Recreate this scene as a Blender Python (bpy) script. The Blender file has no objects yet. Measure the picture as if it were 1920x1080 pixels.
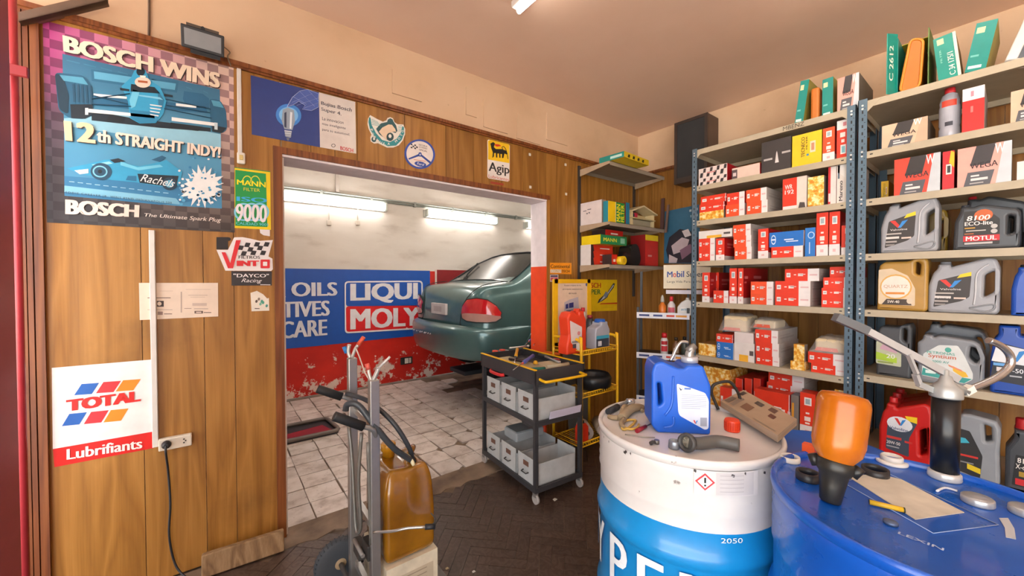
import bpy, bmesh, math, random
from mathutils import Vector, Matrix
random.seed(7)
S = bpy.context.scene
C = S.collection
# ------------------------------------------------------------------ camera
FPX = 722.24; YAW = 0.652655; PITCH = -0.017035; ROLL = -0.0016957
H = 1.375
_f = Vector((math.sin(YAW)*math.cos(PITCH), math.cos(YAW)*math.cos(PITCH), math.sin(PITCH)))
_r0 = Vector((math.cos(YAW), -math.sin(YAW), 0)); _u0 = _r0.cross(_f)
_r = _r0*math.cos(ROLL) + _u0*math.sin(ROLL); _u = -_r0*math.sin(ROLL) + _u0*math.cos(ROLL)
CAM = Vector((0, 0, H))
cd = bpy.data.cameras.new('camera'); cam = bpy.data.objects.new('camera', cd); C.objects.link(cam)
cd.sensor_width = 36; cd.lens = FPX/1920*36; cd.clip_start = .02
cam.matrix_world = Matrix(((_r.x, _u.x, -_f.x, 0), (_r.y, _u.y, -_f.y, 0), (_r.z, _u.z, -_f.z, H), (0, 0, 0, 1)))
S.camera = cam
# ------------------------------------------------------------------ world, daylight from the street side (-X)
w = bpy.data.worlds.new('sky'); S.world = w; w.use_nodes = True
bg = w.node_tree.nodes['Background']; bg.inputs[0].default_value = (0.97, 0.98, 1.0, 1); bg.inputs[1].default_value = 4.4
sl = bpy.data.lights.new('sun', 'SUN'); sl.energy = 42.0; sl.angle = .02; sl.color = (1, .95, .87)
so = bpy.data.objects.new('sun', sl); C.objects.link(so); so.location = (8, -4, 9); so.rotation_euler = Vector((-.42, .12, -.9)).to_track_quat('-Z', 'Y').to_euler()   # behind the building, falls on the street only
pl = bpy.data.lights.new('shopfront_portal', 'AREA'); pl.shape = 'RECTANGLE'; pl.size = 6.6; pl.size_y = 2.8
pl.cycles.is_portal = True
po = bpy.data.objects.new('shopfront_portal', pl); C.objects.link(po)
po.location = (-1.25, -1.1, 1.4); po.rotation_euler = (math.pi/2, 0, -math.pi/2)
S.view_settings.view_transform = 'Standard'; S.view_settings.look = 'None'
S.view_settings.exposure = 0.32; S.view_settings.gamma = 1.0; S.view_settings.use_curve_mapping = False
TUBE_POWER = 9.0        # emission of the fluorescent diffusers
FRONT_TUBE = 22.0
# ------------------------------------------------------------------ pixel -> world
def ray(px, py): return _f + _r*((px-960)/FPX) - _u*((py-540)/FPX)
def onY(px, py, y): d = ray(px, py); return CAM + d*(y/d.y)
def onX(px, py, x): d = ray(px, py); return CAM + d*(x/d.x)
def onZ(px, py, z=0.): d = ray(px, py); return CAM + d*((z-H)/d.z)
def at(px, py, depth): return CAM + ray(px, py)*depth
def V(*a): return Vector(a)
# ------------------------------------------------------------------ materials
def lin(h):
    h = h.lstrip('#'); o = []
    for i in (0, 2, 4):
        c = int(h[i:i+2], 16)/255; o.append(c/12.92 if c <= .04045 else ((c+.055)/1.055)**2.4)
    return (*o, 1)
_M = {}
def newmat(name):
    m = bpy.data.materials.new(name); m.use_nodes = True
    nt = m.node_tree; return m, nt, nt.nodes['Principled BSDF']
def nd(nt, t, **kw):
    n = nt.nodes.new(t)
    for k, v in kw.items():
        if k in n.inputs: n.inputs[k].default_value = v
        else: setattr(n, k, v)
    return n
def noise(nt, scale, detail=3, vec=None, stretch=None, rough=.55):
    tc = nd(nt, 'ShaderNodeTexCoord'); mp = nd(nt, 'ShaderNodeMapping')
    nt.links.new(tc.outputs['Object'], mp.inputs[0])
    if stretch: mp.inputs['Scale'].default_value = stretch
    n = nd(nt, 'ShaderNodeTexNoise'); n.inputs['Scale'].default_value = scale; n.inputs['Detail'].default_value = detail
    n.inputs['Roughness'].default_value = rough
    nt.links.new(mp.outputs[0], n.inputs['Vector']); return n
def ramp(nt, src, stops):
    r = nd(nt, 'ShaderNodeValToRGB'); e = r.color_ramp.elements
    e[0].position, e[0].color = stops[0][0], stops[0][1]
    e[1].position, e[1].color = stops[-1][0], stops[-1][1]
    for p, c in stops[1:-1]:
        q = e.new(p); q.color = c
    nt.links.new(src, r.inputs[0]); return r
def bump(nt, bs, src, strength=.2, dist=.01):
    b = nd(nt, 'ShaderNodeBump'); b.inputs['Strength'].default_value = strength; b.inputs['Distance'].default_value = dist
    nt.links.new(src, b.inputs['Height']); nt.links.new(b.outputs[0], bs.inputs['Normal'])
def scl(c, k): return (min(c[0]*k, 1), min(c[1]*k, 1), min(c[2]*k, 1), 1)
SPECIAL = {}
def M(key):
    if key in _M: return _M[key]
    if key in SPECIAL: _M[key] = SPECIAL[key](); return _M[key]
    p = key.split(','); col = lin(p[0]); o = dict(r=.5, m=0, v=.06, s=14, e=0, t=0, a=1, c=0)
    for q in p[1:]: o[q[0]] = float(q[1:])
    m, nt, b = newmat('paint_'+p[0].lstrip('#'))
    n = noise(nt, o['s'], 3)
    rp = ramp(nt, n.outputs['Fac'], [(.3, scl(col, 1-o['v'])), (.7, scl(col, 1+o['v']))])
    nt.links.new(rp.outputs[0], b.inputs['Base Color'])
    b.inputs['Roughness'].default_value = o['r']; b.inputs['Metallic'].default_value = o['m']
    if o['t']: b.inputs['Transmission Weight'].default_value = o['t']; b.inputs['IOR'].default_value = 1.3
    if o['a'] < 1: b.inputs['Alpha'].default_value = o['a']
    if o['c']: b.inputs['Coat Weight'].default_value = o['c']; b.inputs['Coat Roughness'].default_value = .08
    if o['e']:
        b.inputs['Emission Color'].default_value = col; b.inputs['Emission Strength'].default_value = o['e']
    _M[key] = m; return m
def special(f): SPECIAL[f.__name__] = f; return f
def mix_dirt(nt, a, bcol, fac):
    mx = nd(nt, 'ShaderNodeMix', data_type='RGBA'); nt.links.new(fac, mx.inputs[0])
    nt.links.new(a, mx.inputs[6]); mx.inputs[7].default_value = bcol; return mx.outputs[2]
def wood_maker(name, c1, c2, c3, seedscale=1.0, r=.42):
    def f():
        m, nt, b = newmat(name)
        oi = nd(nt, 'ShaderNodeObjectInfo')
        tc = nd(nt, 'ShaderNodeTexCoord'); mp = nd(nt, 'ShaderNodeMapping'); mp.inputs['Scale'].default_value = (7*seedscale, 7*seedscale, .55)
        ad = nd(nt, 'ShaderNodeVectorMath', operation='ADD'); cb = nd(nt, 'ShaderNodeCombineXYZ')
        mu = nd(nt, 'ShaderNodeMath', operation='MULTIPLY'); mu.inputs[1].default_value = 17
        nt.links.new(oi.outputs['Random'], mu.inputs[0]); nt.links.new(mu.outputs[0], cb.inputs[2]); nt.links.new(mu.outputs[0], cb.inputs[0])
        nt.links.new(tc.outputs['Object'], ad.inputs[0]); nt.links.new(cb.outputs[0], ad.inputs[1]); nt.links.new(ad.outputs[0], mp.inputs[0])
        n = nd(nt, 'ShaderNodeTexNoise'); n.inputs['Scale'].default_value = 1.1; n.inputs['Detail'].default_value = 2; n.inputs['Distortion'].default_value = .6
        nt.links.new(mp.outputs[0], n.inputs['Vector'])
        k = nd(nt, 'ShaderNodeMath', operation='MULTIPLY'); k.inputs[1].default_value = 11
        nt.links.new(n.outputs['Fac'], k.inputs[0]); fr = nd(nt, 'ShaderNodeMath', operation='PINGPONG'); fr.inputs[1].default_value = 1
        nt.links.new(k.outputs[0], fr.inputs[0])
        fine = noise(nt, 3, 4, stretch=(60, 60, 1.6))
        ad2 = nd(nt, 'ShaderNodeMath', operation='MULTIPLY_ADD'); ad2.inputs[1].default_value = .55
        nt.links.new(fine.outputs['Fac'], ad2.inputs[0]); mu3 = nd(nt, 'ShaderNodeMath', operation='MULTIPLY'); mu3.inputs[1].default_value = .5
        nt.links.new(fr.outputs[0], mu3.inputs[0]); nt.links.new(mu3.outputs[0], ad2.inputs[2])
        rp = ramp(nt, ad2.outputs[0], [(.15, lin(c1)), (.5, lin(c2)), (.85, lin(c3))])
        hs = nd(nt, 'ShaderNodeHueSaturation'); mr = nd(nt, 'ShaderNodeMapRange'); mr.inputs[3].default_value = .86; mr.inputs[4].default_value = 1.12
        nt.links.new(oi.outputs['Random'], mr.inputs[0]); nt.links.new(mr.outputs[0], hs.inputs['Value']); nt.links.new(rp.outputs[0], hs.inputs['Color'])
        sp = noise(nt, 2.2, 6); sr = ramp(nt, sp.outputs['Fac'], [(.6, (0, 0, 0, 1)), (.78, (.5, .5, .5, 1))])
        nt.links.new(mix_dirt(nt, hs.outputs[0], lin('#4a2c12'), sr.outputs[0]), b.inputs['Base Color'])
        b.inputs['Roughness'].default_value = r
        bump(nt, b, fine.outputs['Fac'], .06, .004); return m
    SPECIAL[name] = f
wood_maker('panel_wood', '#85571f', '#9b6a2b', '#ab7938')
wood_maker('dark_trim_wood', '#5b2d12', '#7c431d', '#8e5428', 1.6)
wood_maker('old_board', '#6e5236', '#866846', '#9c7e5a', 1.3, .8)
wood_maker('parquet_wood', '#3a2b23', '#4a3a31', '#57473d', 1.8, .4)
@special
def plaster():
    m, nt, b = newmat('plaster')
    n = noise(nt, 1.3, 6); rp = ramp(nt, n.outputs['Fac'], [(.25, lin('#bd9c7d')), (.5, lin('#d6b797')), (.8, lin('#e0c5a8'))])
    n2 = noise(nt, 30, 3); sp = ramp(nt, n2.outputs['Fac'], [(.72, (0, 0, 0, 1)), (.8, (.5, .5, .5, 1))])
    nt.links.new(mix_dirt(nt, rp.outputs[0], lin('#9b7d63'), sp.outputs[0]), b.inputs['Base Color'])
    b.inputs['Roughness'].default_value = .85; bump(nt, b, n2.outputs['Fac'], .12, .006); return m
@special
def ceiling_paint():
    m, nt, b = newmat('ceiling_paint')
    n = noise(nt, .8, 5); rp = ramp(nt, n.outputs['Fac'], [(.25, lin('#e4c0a8')), (.5, lin('#ecccb6')), (.8, lin('#f0d6c4'))])
    nt.links.new(rp.outputs[0], b.inputs['Base Color']); b.inputs['Roughness'].default_value = .8
    n2 = noise(nt, 6, 4); bump(nt, b, n2.outputs['Fac'], .12, .012); return m
@special
def rear_plaster():
    m, nt, b = newmat('rear_plaster')
    n = noise(nt, 1.6, 6, stretch=(1, 1, 3)); rp = ramp(nt, n.outputs['Fac'], [(.25, lin('#b8ada2')), (.45, lin('#d8d1c8')), (.8, lin('#e4dfd8'))])
    nt.links.new(rp.outputs[0], b.inputs['Base Color']); b.inputs['Roughness'].default_value = .8; return m
@special
def red_dado():
    m, nt, b = newmat('red_dado')
    n = noise(nt, 2, 4); rp = ramp(nt, n.outputs['Fac'], [(.3, lin('#b71c14')), (.7, lin('#d92a1a'))])
    tc = nd(nt, 'ShaderNodeTexCoord'); sx = nd(nt, 'ShaderNodeSeparateXYZ'); nt.links.new(tc.outputs['Object'], sx.inputs[0])
    mr = nd(nt, 'ShaderNodeMapRange'); mr.inputs[1].default_value = .1; mr.inputs[2].default_value = .8; mr.inputs[3].default_value = .10; mr.inputs[4].default_value = -.10
    nt.links.new(sx.outputs['Z'], mr.inputs[0])
    pn = noise(nt, 5, 8, rough=.7); ad = nd(nt, 'ShaderNodeMath', operation='ADD'); nt.links.new(pn.outputs['Fac'], ad.inputs[0]); nt.links.new(mr.outputs[0], ad.inputs[1])
    pk = ramp(nt, ad.outputs[0], [(.62, (0, 0, 0, 1)), (.65, (1, 1, 1, 1))])
    nt.links.new(mix_dirt(nt, rp.outputs[0], lin('#e2cfc4'), pk.outputs[0]), b.inputs['Base Color'])
    b.inputs['Roughness'].default_value = .45; bump(nt, b, pk.outputs[0], .3, -.004); return m
@special
def grime_concrete():
    m, nt, b = newmat('grime_concrete')
    n = noise(nt, 5, 8); rp = ramp(nt, n.outputs['Fac'], [(.3, lin('#4a3c33')), (.5, lin('#74614f')), (.75, lin('#917c68'))])
    nt.links.new(rp.outputs[0], b.inputs['Base Color']); b.inputs['Roughness'].default_value = .75
    bump(nt, b, n.outputs['Fac'], .5, .02); return m
@special
def tile_white():
    m, nt, b = newmat('tile_white')
    oi = nd(nt, 'ShaderNodeObjectInfo')
    n = noise(nt, 9, 6); rp = ramp(nt, n.outputs['Fac'], [(.3, lin('#a99a90')), (.5, lin('#cfc5bd')), (.75, lin('#dcd4ce'))])
    hs = nd(nt, 'ShaderNodeHueSaturation'); mr = nd(nt, 'ShaderNodeMapRange'); mr.inputs[3].default_value = .86; mr.inputs[4].default_value = 1.06
    nt.links.new(oi.outputs['Random'], mr.inputs[0]); nt.links.new(mr.outputs[0], hs.inputs['Value']); nt.links.new(rp.outputs[0], hs.inputs['Color'])
    st = noise(nt, 40, 4); sp = ramp(nt, st.outputs['Fac'], [(.62, (0, 0, 0, 1)), (.7, (.6, .6, .6, 1))])
    nt.links.new(mix_dirt(nt, hs.outputs[0], lin('#7a6a60'), sp.outputs[0]), b.inputs['Base Color'])
    b.inputs['Roughness'].default_value = .45; return m
def grad_maker(name, stops, axis=2, lo=0, hi=1, r=.35, checker=None, fade=None):
    """printed colour gradient along an object axis (flat print)"""
    def f():
        m, nt, b = newmat(name)
        tc = nd(nt, 'ShaderNodeTexCoord'); sx = nd(nt, 'ShaderNodeSeparateXYZ'); nt.links.new(tc.outputs['Object'], sx.inputs[0])
        mr = nd(nt, 'ShaderNodeMapRange'); mr.inputs[1].default_value = lo; mr.inputs[2].default_value = hi
        nt.links.new(sx.outputs[axis], mr.inputs[0])
        rp = ramp(nt, mr.outputs[0], [(p, lin(c)) for p, c in stops]); out = rp.outputs[0]
        if fade:
            m2 = nd(nt, 'ShaderNodeMapRange'); m2.inputs[1].default_value = fade[0]; m2.inputs[2].default_value = fade[1]; nt.links.new(sx.outputs[0], m2.inputs[0])
            mu = nd(nt, 'ShaderNodeMath', operation='MULTIPLY'); nt.links.new(m2.outputs[0], mu.inputs[0]); nt.links.new(mr.outputs[0], mu.inputs[1])
            out = mix_dirt(nt, out, lin(fade[2]), mu.outputs[0])
        if checker:
            ck = nd(nt, 'ShaderNodeTexChecker'); ck.inputs['Scale'].default_value = checker
            ck.inputs['Color1'].default_value = (1, 1, 1, 1); ck.inputs['Color2'].default_value = (.5, .44, .5, 1)
            of = nd(nt, 'ShaderNodeMapping'); of.inputs['Location'].default_value = (0, .013, 0); of.inputs['Scale'].default_value = (1, 0, 1.15)
            nt.links.new(tc.outputs['Object'], of.inputs[0]); nt.links.new(of.outputs[0], ck.inputs[0])
            mx = nd(nt, 'ShaderNodeMix', data_type='RGBA', blend_type='MULTIPLY'); mx.inputs[0].default_value = 1
            nt.links.new(out, mx.inputs[6]); nt.links.new(ck.outputs[0], mx.inputs[7]); out = mx.outputs[2]
        nt.links.new(out, b.inputs['Base Color']); b.inputs['Roughness'].default_value = r; return m
    SPECIAL[name] = f
grad_maker('poster_back', [(0, '#2a282c'), (.3, '#353036'), (.55, '#5d4a5c'), (.75, '#a04a7c'), (1, '#c04a90')], 2, 0, .84, .35, 24, (-.25, .3, '#dcc0b0'))
grad_maker('poster_photo', [(0, '#3787b4'), (.5, '#4a95ba'), (1, '#356f90')], 2, .1, .7)
@special
def car_paint():
    m, nt, b = newmat('car_paint')
    n = noise(nt, 3, 6); rp = ramp(nt, n.outputs['Fac'], [(.3, lin('#3f6163')), (.7, lin('#4e7273'))])
    nt.links.new(rp.outputs[0], b.inputs['Base Color']); b.inputs['Metallic'].default_value = .35; b.inputs['Roughness'].default_value = .3
    b.inputs['Coat Weight'].default_value = .7; b.inputs['Coat Roughness'].default_value = .1; return m
@special
def amber_plastic():
    m, nt, b = newmat('amber_plastic')
    n = noise(nt, 6, 4); rp = ramp(nt, n.outputs['Fac'], [(.3, lin('#74480c')), (.7, lin('#9c6a16'))])
    nt.links.new(rp.outputs[0], b.inputs['Base Color']); b.inputs['Roughness'].default_value = .2
    b.inputs['Subsurface Weight'].default_value = .25; b.inputs['Subsurface Radius'].default_value = (.05, .03, .005)
    b.inputs['Coat Weight'].default_value = .7; b.inputs['Coat Roughness'].default_value = .06; return m
@special
def orange_plastic():
    m, nt, b = newmat('orange_plastic')
    n = noise(nt, 6, 4); rp = ramp(nt, n.outputs['Fac'], [(.3, lin('#a8560c')), (.7, lin('#c67418'))])
    nt.links.new(rp.outputs[0], b.inputs['Base Color']); b.inputs['Roughness'].default_value = .22
    return m
@special
def clear_film():
    m, nt, b = newmat('clear_film')
    b.inputs['Base Color'].default_value = (.9, .9, .9, 1); b.inputs['Roughness'].default_value = .12; b.inputs['Alpha'].default_value = .28
    n = noise(nt, 25, 4); bump(nt, b, n.outputs['Fac'], .8, .02); return m
@special
def cardboard():
    m, nt, b = newmat('cardboard')
    n = noise(nt, 4, 4, stretch=(1, 1, 30)); rp = ramp(nt, n.outputs['Fac'], [(.3, lin('#9c866f')), (.7, lin('#b39c84'))])
    nt.links.new(rp.outputs[0], b.inputs['Base Color']); b.inputs['Roughness'].default_value = .8; return m
@special
def gold_print():
    m, nt, b = newmat('gold_print')
    n = noise(nt, 45, 2); rp = ramp(nt, n.outputs['Fac'], [(.38, lin('#d98a1c')), (.5, lin('#f2c14e')), (.62, lin('#fbe7b0'))])
    nt.links.new(rp.outputs[0], b.inputs['Base Color']); b.inputs['Roughness'].default_value = .4; return m
@special
def drum_white():
    m, nt, b = newmat('drum_white')
    n = noise(nt, 3, 5); rp = ramp(nt, n.outputs['Fac'], [(.3, lin('#c9c4c0')), (.7, lin('#e2dedb'))])
    st = noise(nt, 14, 7, rough=.7); sp = ramp(nt, st.outputs['Fac'], [(.68, (0, 0, 0, 1)), (.72, (.8, .8, .8, 1))])
    nt.links.new(mix_dirt(nt, rp.outputs[0], lin('#6e625a'), sp.outputs[0]), b.inputs['Base Color'])
    b.inputs['Roughness'].default_value = .35; b.inputs['Coat Weight'].default_value = .3; return m
@special
def drum_blue():
    m, nt, b = newmat('drum_blue')
    n = noise(nt, 3, 6); rp = ramp(nt, n.outputs['Fac'], [(.3, lin('#0c4aa6')), (.7, lin('#105cc0'))])
    nt.links.new(rp.outputs[0], b.inputs['Base Color']); b.inputs['Roughness'].default_value = .3
    st = noise(nt, 9, 7); rr = ramp(nt, st.outputs['Fac'], [(.3, (.24, .24, .24, 1)), (.7, (.36, .36, .36, 1))]); nt.links.new(rr.outputs[0], b.inputs['Roughness'])
    b.inputs['Coat Weight'].default_value = .3; return m
# ------------------------------------------------------------------ mesh building
_txt = {}
def text_mesh(s, bold=.0, shear=0., spacing=1.0):
    k = (s, bold, shear, spacing)
    if k in _txt: return _txt[k]
    cu = bpy.data.curves.new('t', 'FONT'); cu.body = s; cu.size = 1; cu.resolution_u = 3; cu.offset = 0; cu.shear = shear
    cu.space_character = spacing; cu.fill_mode = 'FRONT'
    ob = bpy.data.objects.new('t', cu); C.objects.link(ob); bpy.context.view_layer.update()
    dg = bpy.context.evaluated_depsgraph_get(); me = bpy.data.meshes.new_from_object(ob.evaluated_get(dg))
    vs = [(v.co.x, v.co.y) for v in me.vertices]; fs = [tuple(p.vertices) for p in me.polygons]
    bpy.data.objects.remove(ob); bpy.data.curves.remove(cu); bpy.data.meshes.remove(me)
    x0 = min(v[0] for v in vs); x1 = max(v[0] for v in vs); y0 = min(v[1] for v in vs); y1 = max(v[1] for v in vs)
    b = bold*.55; base = [(x, y) for x, y in vs]; V2 = []; F2 = []
    for li, (dx, dy) in enumerate(((0, 0),) if b < .006 else [(dx_, 0) for dx_ in (-b, 0, b)] if b < .045 else [(dx_*b, dy_*b) for dx_ in (-1, -.5, 0, .5, 1) for dy_ in (-.3, .3)]):
        o = len(V2); V2 += [(x+dx, y+dy, li) for x, y in base]; F2 += [tuple(i+o for i in f) for f in fs]
    if b >= .006: x0 -= b; x1 += b
    if b >= .045: y0 -= b*.3; y1 += b*.3
    r = ([((x-x0)/(x1-x0), (y-y0)/max(y1-y0, 1e-6)) for x, y, _ in V2], F2, [q[2] for q in V2]); _txt[k] = r; return r
def outline_mesh(loops, thick, bevel, res=3):
    """2-D outline with holes, extruded; x,y in plane, z from 0 to thick"""
    cu = bpy.data.curves.new('o', 'CURVE'); cu.dimensions = '2D'; cu.fill_mode = 'BOTH'
    cu.extrude = max(thick/2-bevel, .0005); cu.bevel_depth = bevel; cu.bevel_resolution = res; cu.offset = -bevel
    for lp in loops:
        sp = cu.splines.new('POLY'); sp.points.add(len(lp)-1); sp.use_cyclic_u = True
        for p, q in zip(sp.points, lp): p.co = (q[0], q[1], 0, 1)
    ob = bpy.data.objects.new('o', cu); C.objects.link(ob); bpy.context.view_layer.update()
    dg = bpy.context.evaluated_depsgraph_get(); me = bpy.data.meshes.new_from_object(ob.evaluated_get(dg))
    vs = [Vector((v.co.x, v.co.y, v.co.z+thick/2)) for v in me.vertices]; fs = [tuple(p.vertices) for p in me.polygons]
    bpy.data.objects.remove(ob); bpy.data.curves.remove(cu); bpy.data.meshes.remove(me)
    return vs, fs
def rounded(pts, rad, n=4):
    """round the corners of a 2-D polygon"""
    out = []; N = len(pts)
    for i in range(N):
        p = Vector(pts[i]); a = Vector(pts[i-1]); b = Vector(pts[(i+1) % N])
        r = rad[i] if isinstance(rad, (list, tuple)) else rad
        da, db = (a-p), (b-p); t = min(r, da.length*.48, db.length*.48)
        if t < 1e-5: out.append(tuple(p)); continue
        s, e = p+da.normalized()*t, p+db.normalized()*t
        for k in range(n+1):
            u = k/n; q = s*(1-u)**2+p*2*u*(1-u)+e*u*u; out.append(tuple(q))
    return out
def crom(pts, k=6):
    pts = [Vector(p) for p in pts]; out = []
    for i in range(len(pts)-1):
        p0 = pts[max(i-1, 0)]; p1 = pts[i]; p2 = pts[i+1]; p3 = pts[min(i+2, len(pts)-1)]
        for j in range(k):
            t = j/k
            out.append(.5*((2*p1)+(p2-p0)*t+(2*p0-5*p1+4*p2-p3)*t*t+(3*p1-p0-3*p2+p3)*t**3))
    out.append(pts[-1]); return out
class MB:
    def __init__(s, xf=None): s.v = []; s.f = []; s.m = []; s.s = []; s.xf = xf
    def add(s, vs, fs, mat, smooth=False):
        o = len(s.v); s.v += [Vector(v) for v in vs]
        for f in fs: s.f.append(tuple(i+o for i in f)); s.m.append(mat); s.s.append(smooth)
        return s
    def obox(s, o, a, b, c, mat):
        o, a, b, c = Vector(o), Vector(a), Vector(b), Vector(c)
        vs = [o, o+a, o+a+b, o+b, o+c, o+a+c, o+a+b+c, o+b+c]
        fs = [(0, 3, 2, 1), (4, 5, 6, 7), (0, 1, 5, 4), (1, 2, 6, 5), (2, 3, 7, 6), (3, 0, 4, 7)]
        if isinstance(mat, str): return s.add(vs, fs, mat)
        for f, mm in zip(fs, mat): s.add([vs[i] for i in f], [(0, 1, 2, 3)], mm)
        return s
    def box(s, lo, hi, mat): return s.obox(lo, (hi[0]-lo[0], 0, 0), (0, hi[1]-lo[1], 0), (0, 0, hi[2]-lo[2]), mat)
    def bbox(s, lo, hi, bv, mat):
        """box with chamfered/rounded edges"""
        bm = bmesh.new(); bmesh.ops.create_cube(bm, size=1)
        for v in bm.verts: v.co = Vector([lo[i]+(v.co[i]+.5)*(hi[i]-lo[i]) for i in range(3)])
        bmesh.ops.bevel(bm, geom=bm.edges[:], offset=bv, segments=2, affect='EDGES', profile=.5)
        bm.verts.index_update(); s.add([v.co.copy() for v in bm.verts], [tuple(v.index for v in f.verts) for f in bm.faces], mat); bm.free(); return s
    def poly(s, pts, mat): return s.add(pts, [tuple(range(len(pts)))], mat)
    def prism(s, pts, vec, mat, side=None):
        pts = [Vector(p) for p in pts]; n = len(pts); vec = Vector(vec)
        vs = pts+[p+vec for p in pts]
        s.add(vs, [tuple(range(n-1, -1, -1)), tuple(range(n, 2*n))]+[(i, (i+1) % n, n+(i+1) % n, n+i) for i in range(n)], mat); return s
    def cyl(s, p0, p1, r0, mat, r1=None, n=16, caps=True, smooth=True):
        p0, p1 = Vector(p0), Vector(p1); r1 = r0 if r1 is None else r1; d = (p1-p0).normalized()
        a = d.orthogonal().normalized(); b = d.cross(a); vs = []
        for p, r in ((p0, r0), (p1, r1)):
            for i in range(n): t = 2*math.pi*i/n; vs.append(p+a*(math.cos(t)*r)+b*(math.sin(t)*r))
        s.add(vs, [(i, (i+1) % n, n+(i+1) % n, n+i) for i in range(n)], mat, smooth)
        if caps: s.add(vs[:n], [tuple(range(n-1, -1, -1))], mat); s.add(vs[n:], [tuple(range(n))], mat)
        return s
    def lathe(s, prof, c, mat, n=28, ax=None, smooth=True, cap0=True, cap1=True, sx=1, sy=1):
        """prof: (r, z) list revolved about axis ax through c"""
        c = Vector(c); ax = Vector(ax).normalized() if ax else Vector((0, 0, 1))
        a = Vector((1, 0, 0)) if abs(ax.z) > .99 else ax.orthogonal().normalized(); b = ax.cross(a)
        vs = []; k = len(prof)
        for r, z in prof:
            for i in range(n): t = 2*math.pi*i/n; vs.append(c+ax*z+a*(math.cos(t)*r*sx)+b*(math.sin(t)*r*sy))
        mats = mat if isinstance(mat, list) else [mat]*(k-1)
        for j in range(k-1): s.add(vs[j*n:(j+2)*n], [(i, (i+1) % n, n+(i+1) % n, n+i) for i in range(n)], mats[j], smooth)
        if cap0 and prof[0][0] > 1e-4: s.add(vs[:n], [tuple(range(n-1, -1, -1))], mats[0])
        if cap1 and prof[-1][0] > 1e-4: s.add(vs[-n:], [tuple(range(n))], mats[-1])
        return s
    def tube(s, pts, r, mat, n=8, k=0, closed=False):
        pts = crom(pts, k) if k else [Vector(p) for p in pts]
        N = len(pts); rs = r if isinstance(r, (list, tuple)) else None; vs = []
        t0 = (pts[1]-pts[0]).normalized(); a = t0.orthogonal().normalized()
        for i, p in enumerate(pts):
            t = (pts[(i+1) % N if closed else min(i+1, N-1)]-pts[i-1 if (closed or i) else 0]).normalized()
            a = (a-t*a.dot(t)); a = a.normalized() if a.length > 1e-5 else t.orthogonal().normalized(); b = t.cross(a)
            rr = (rs[0]+(rs[1]-rs[0])*i/(N-1)) if rs else r
            vs += [p+a*(math.cos(2*math.pi*j/n)*rr)+b*(math.sin(2*math.pi*j/n)*rr) for j in range(n)]
        m = N if closed else N-1
        s.add(vs, [(i*n+j, i*n+(j+1) % n, ((i+1) % N)*n+(j+1) % n, ((i+1) % N)*n+j) for i in range(m) for j in range(n)], mat, True)
        if not closed: s.add(vs[:n], [tuple(range(n-1, -1, -1))], mat); s.add(vs[-n:], [tuple(range(n))], mat)
        return s
    def text(s, t, bl, br, tl, tr, mat, bold=.0, shear=0., spacing=1.0):
        """lettering whose bounding box is stretched over four world corners"""
        vs, fs, ly = text_mesh(t, bold, shear, spacing); bl, br, tl, tr = map(Vector, (bl, br, tl, tr)); nn = (br-bl).cross(tl-bl).normalized()*.00012
        return s.add([bl*(1-x)*(1-y)+br*x*(1-y)+tl*(1-x)*y+tr*x*y+nn*(l if l < 3 else l*.5) for (x, y), l in zip(vs, ly)], fs, mat)
    def build(s, name, parent=None, recalc=True):
        vs = [s.xf @ v for v in s.v] if s.xf else s.v
        org = Vector((0, 0, 0))
        if parent:
            p = parent
            while p: org += p.location; p = p.parent
        else:
            xs = [v.x for v in vs]; ys = [v.y for v in vs]; zs = [v.z for v in vs]
            org = Vector(((min(xs)+max(xs))/2, (min(ys)+max(ys))/2, min(zs)))
        me = bpy.data.meshes.new(name); me.from_pydata([v-org for v in vs], [], s.f)
        keys = []
        for k in s.m:
            if k not in keys: keys.append(k)
        for k in keys: me.materials.append(M(k))
        ix = {k: i for i, k in enumerate(keys)}
        me.polygons.foreach_set('material_index', [ix[k] for k in s.m]); me.polygons.foreach_set('use_smooth', s.s)
        if recalc:
            bm = bmesh.new(); bm.from_mesh(me)
            if any(s.s): bmesh.ops.remove_doubles(bm, verts=bm.verts, dist=1e-5)
            bmesh.ops.recalc_face_normals(bm, faces=bm.faces); bm.to_mesh(me); bm.free()
        me.update()
        o = bpy.data.objects.new(name, me); C.objects.link(o)
        if parent: o.parent = parent
        else: o.location = org
        return o
def tag(o, label, cat, group=None, kind=None):
    o['label'] = label; o['category'] = cat
    if group: o['group'] = group
    if kind: o['kind'] = kind
    return o
def thing(name, label, cat, loc, group=None):
    o = bpy.data.objects.new(name, None); C.objects.link(o); o.location = loc; o.empty_display_size = .05
    return tag(o, label, cat, group)
def struct(o, label=None, cat=None):
    o['kind'] = 'structure'
    if label: o['label'] = label
    if cat: o['category'] = cat
    return o
# ================================================================== the setting
YA = 2.38; YP = 2.392; WT = .17; XB = 3.46; XP = 3.472; CEIL = 2.865; TRIM0 = 2.44; TRIM1 = 2.472
DX0, DX1, DZ = .279, 2.178, 2.052
YR = 5.17; RCEIL = 3.25; RX0, RX1 = -1.0, 6.8
XL = -.62
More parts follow.
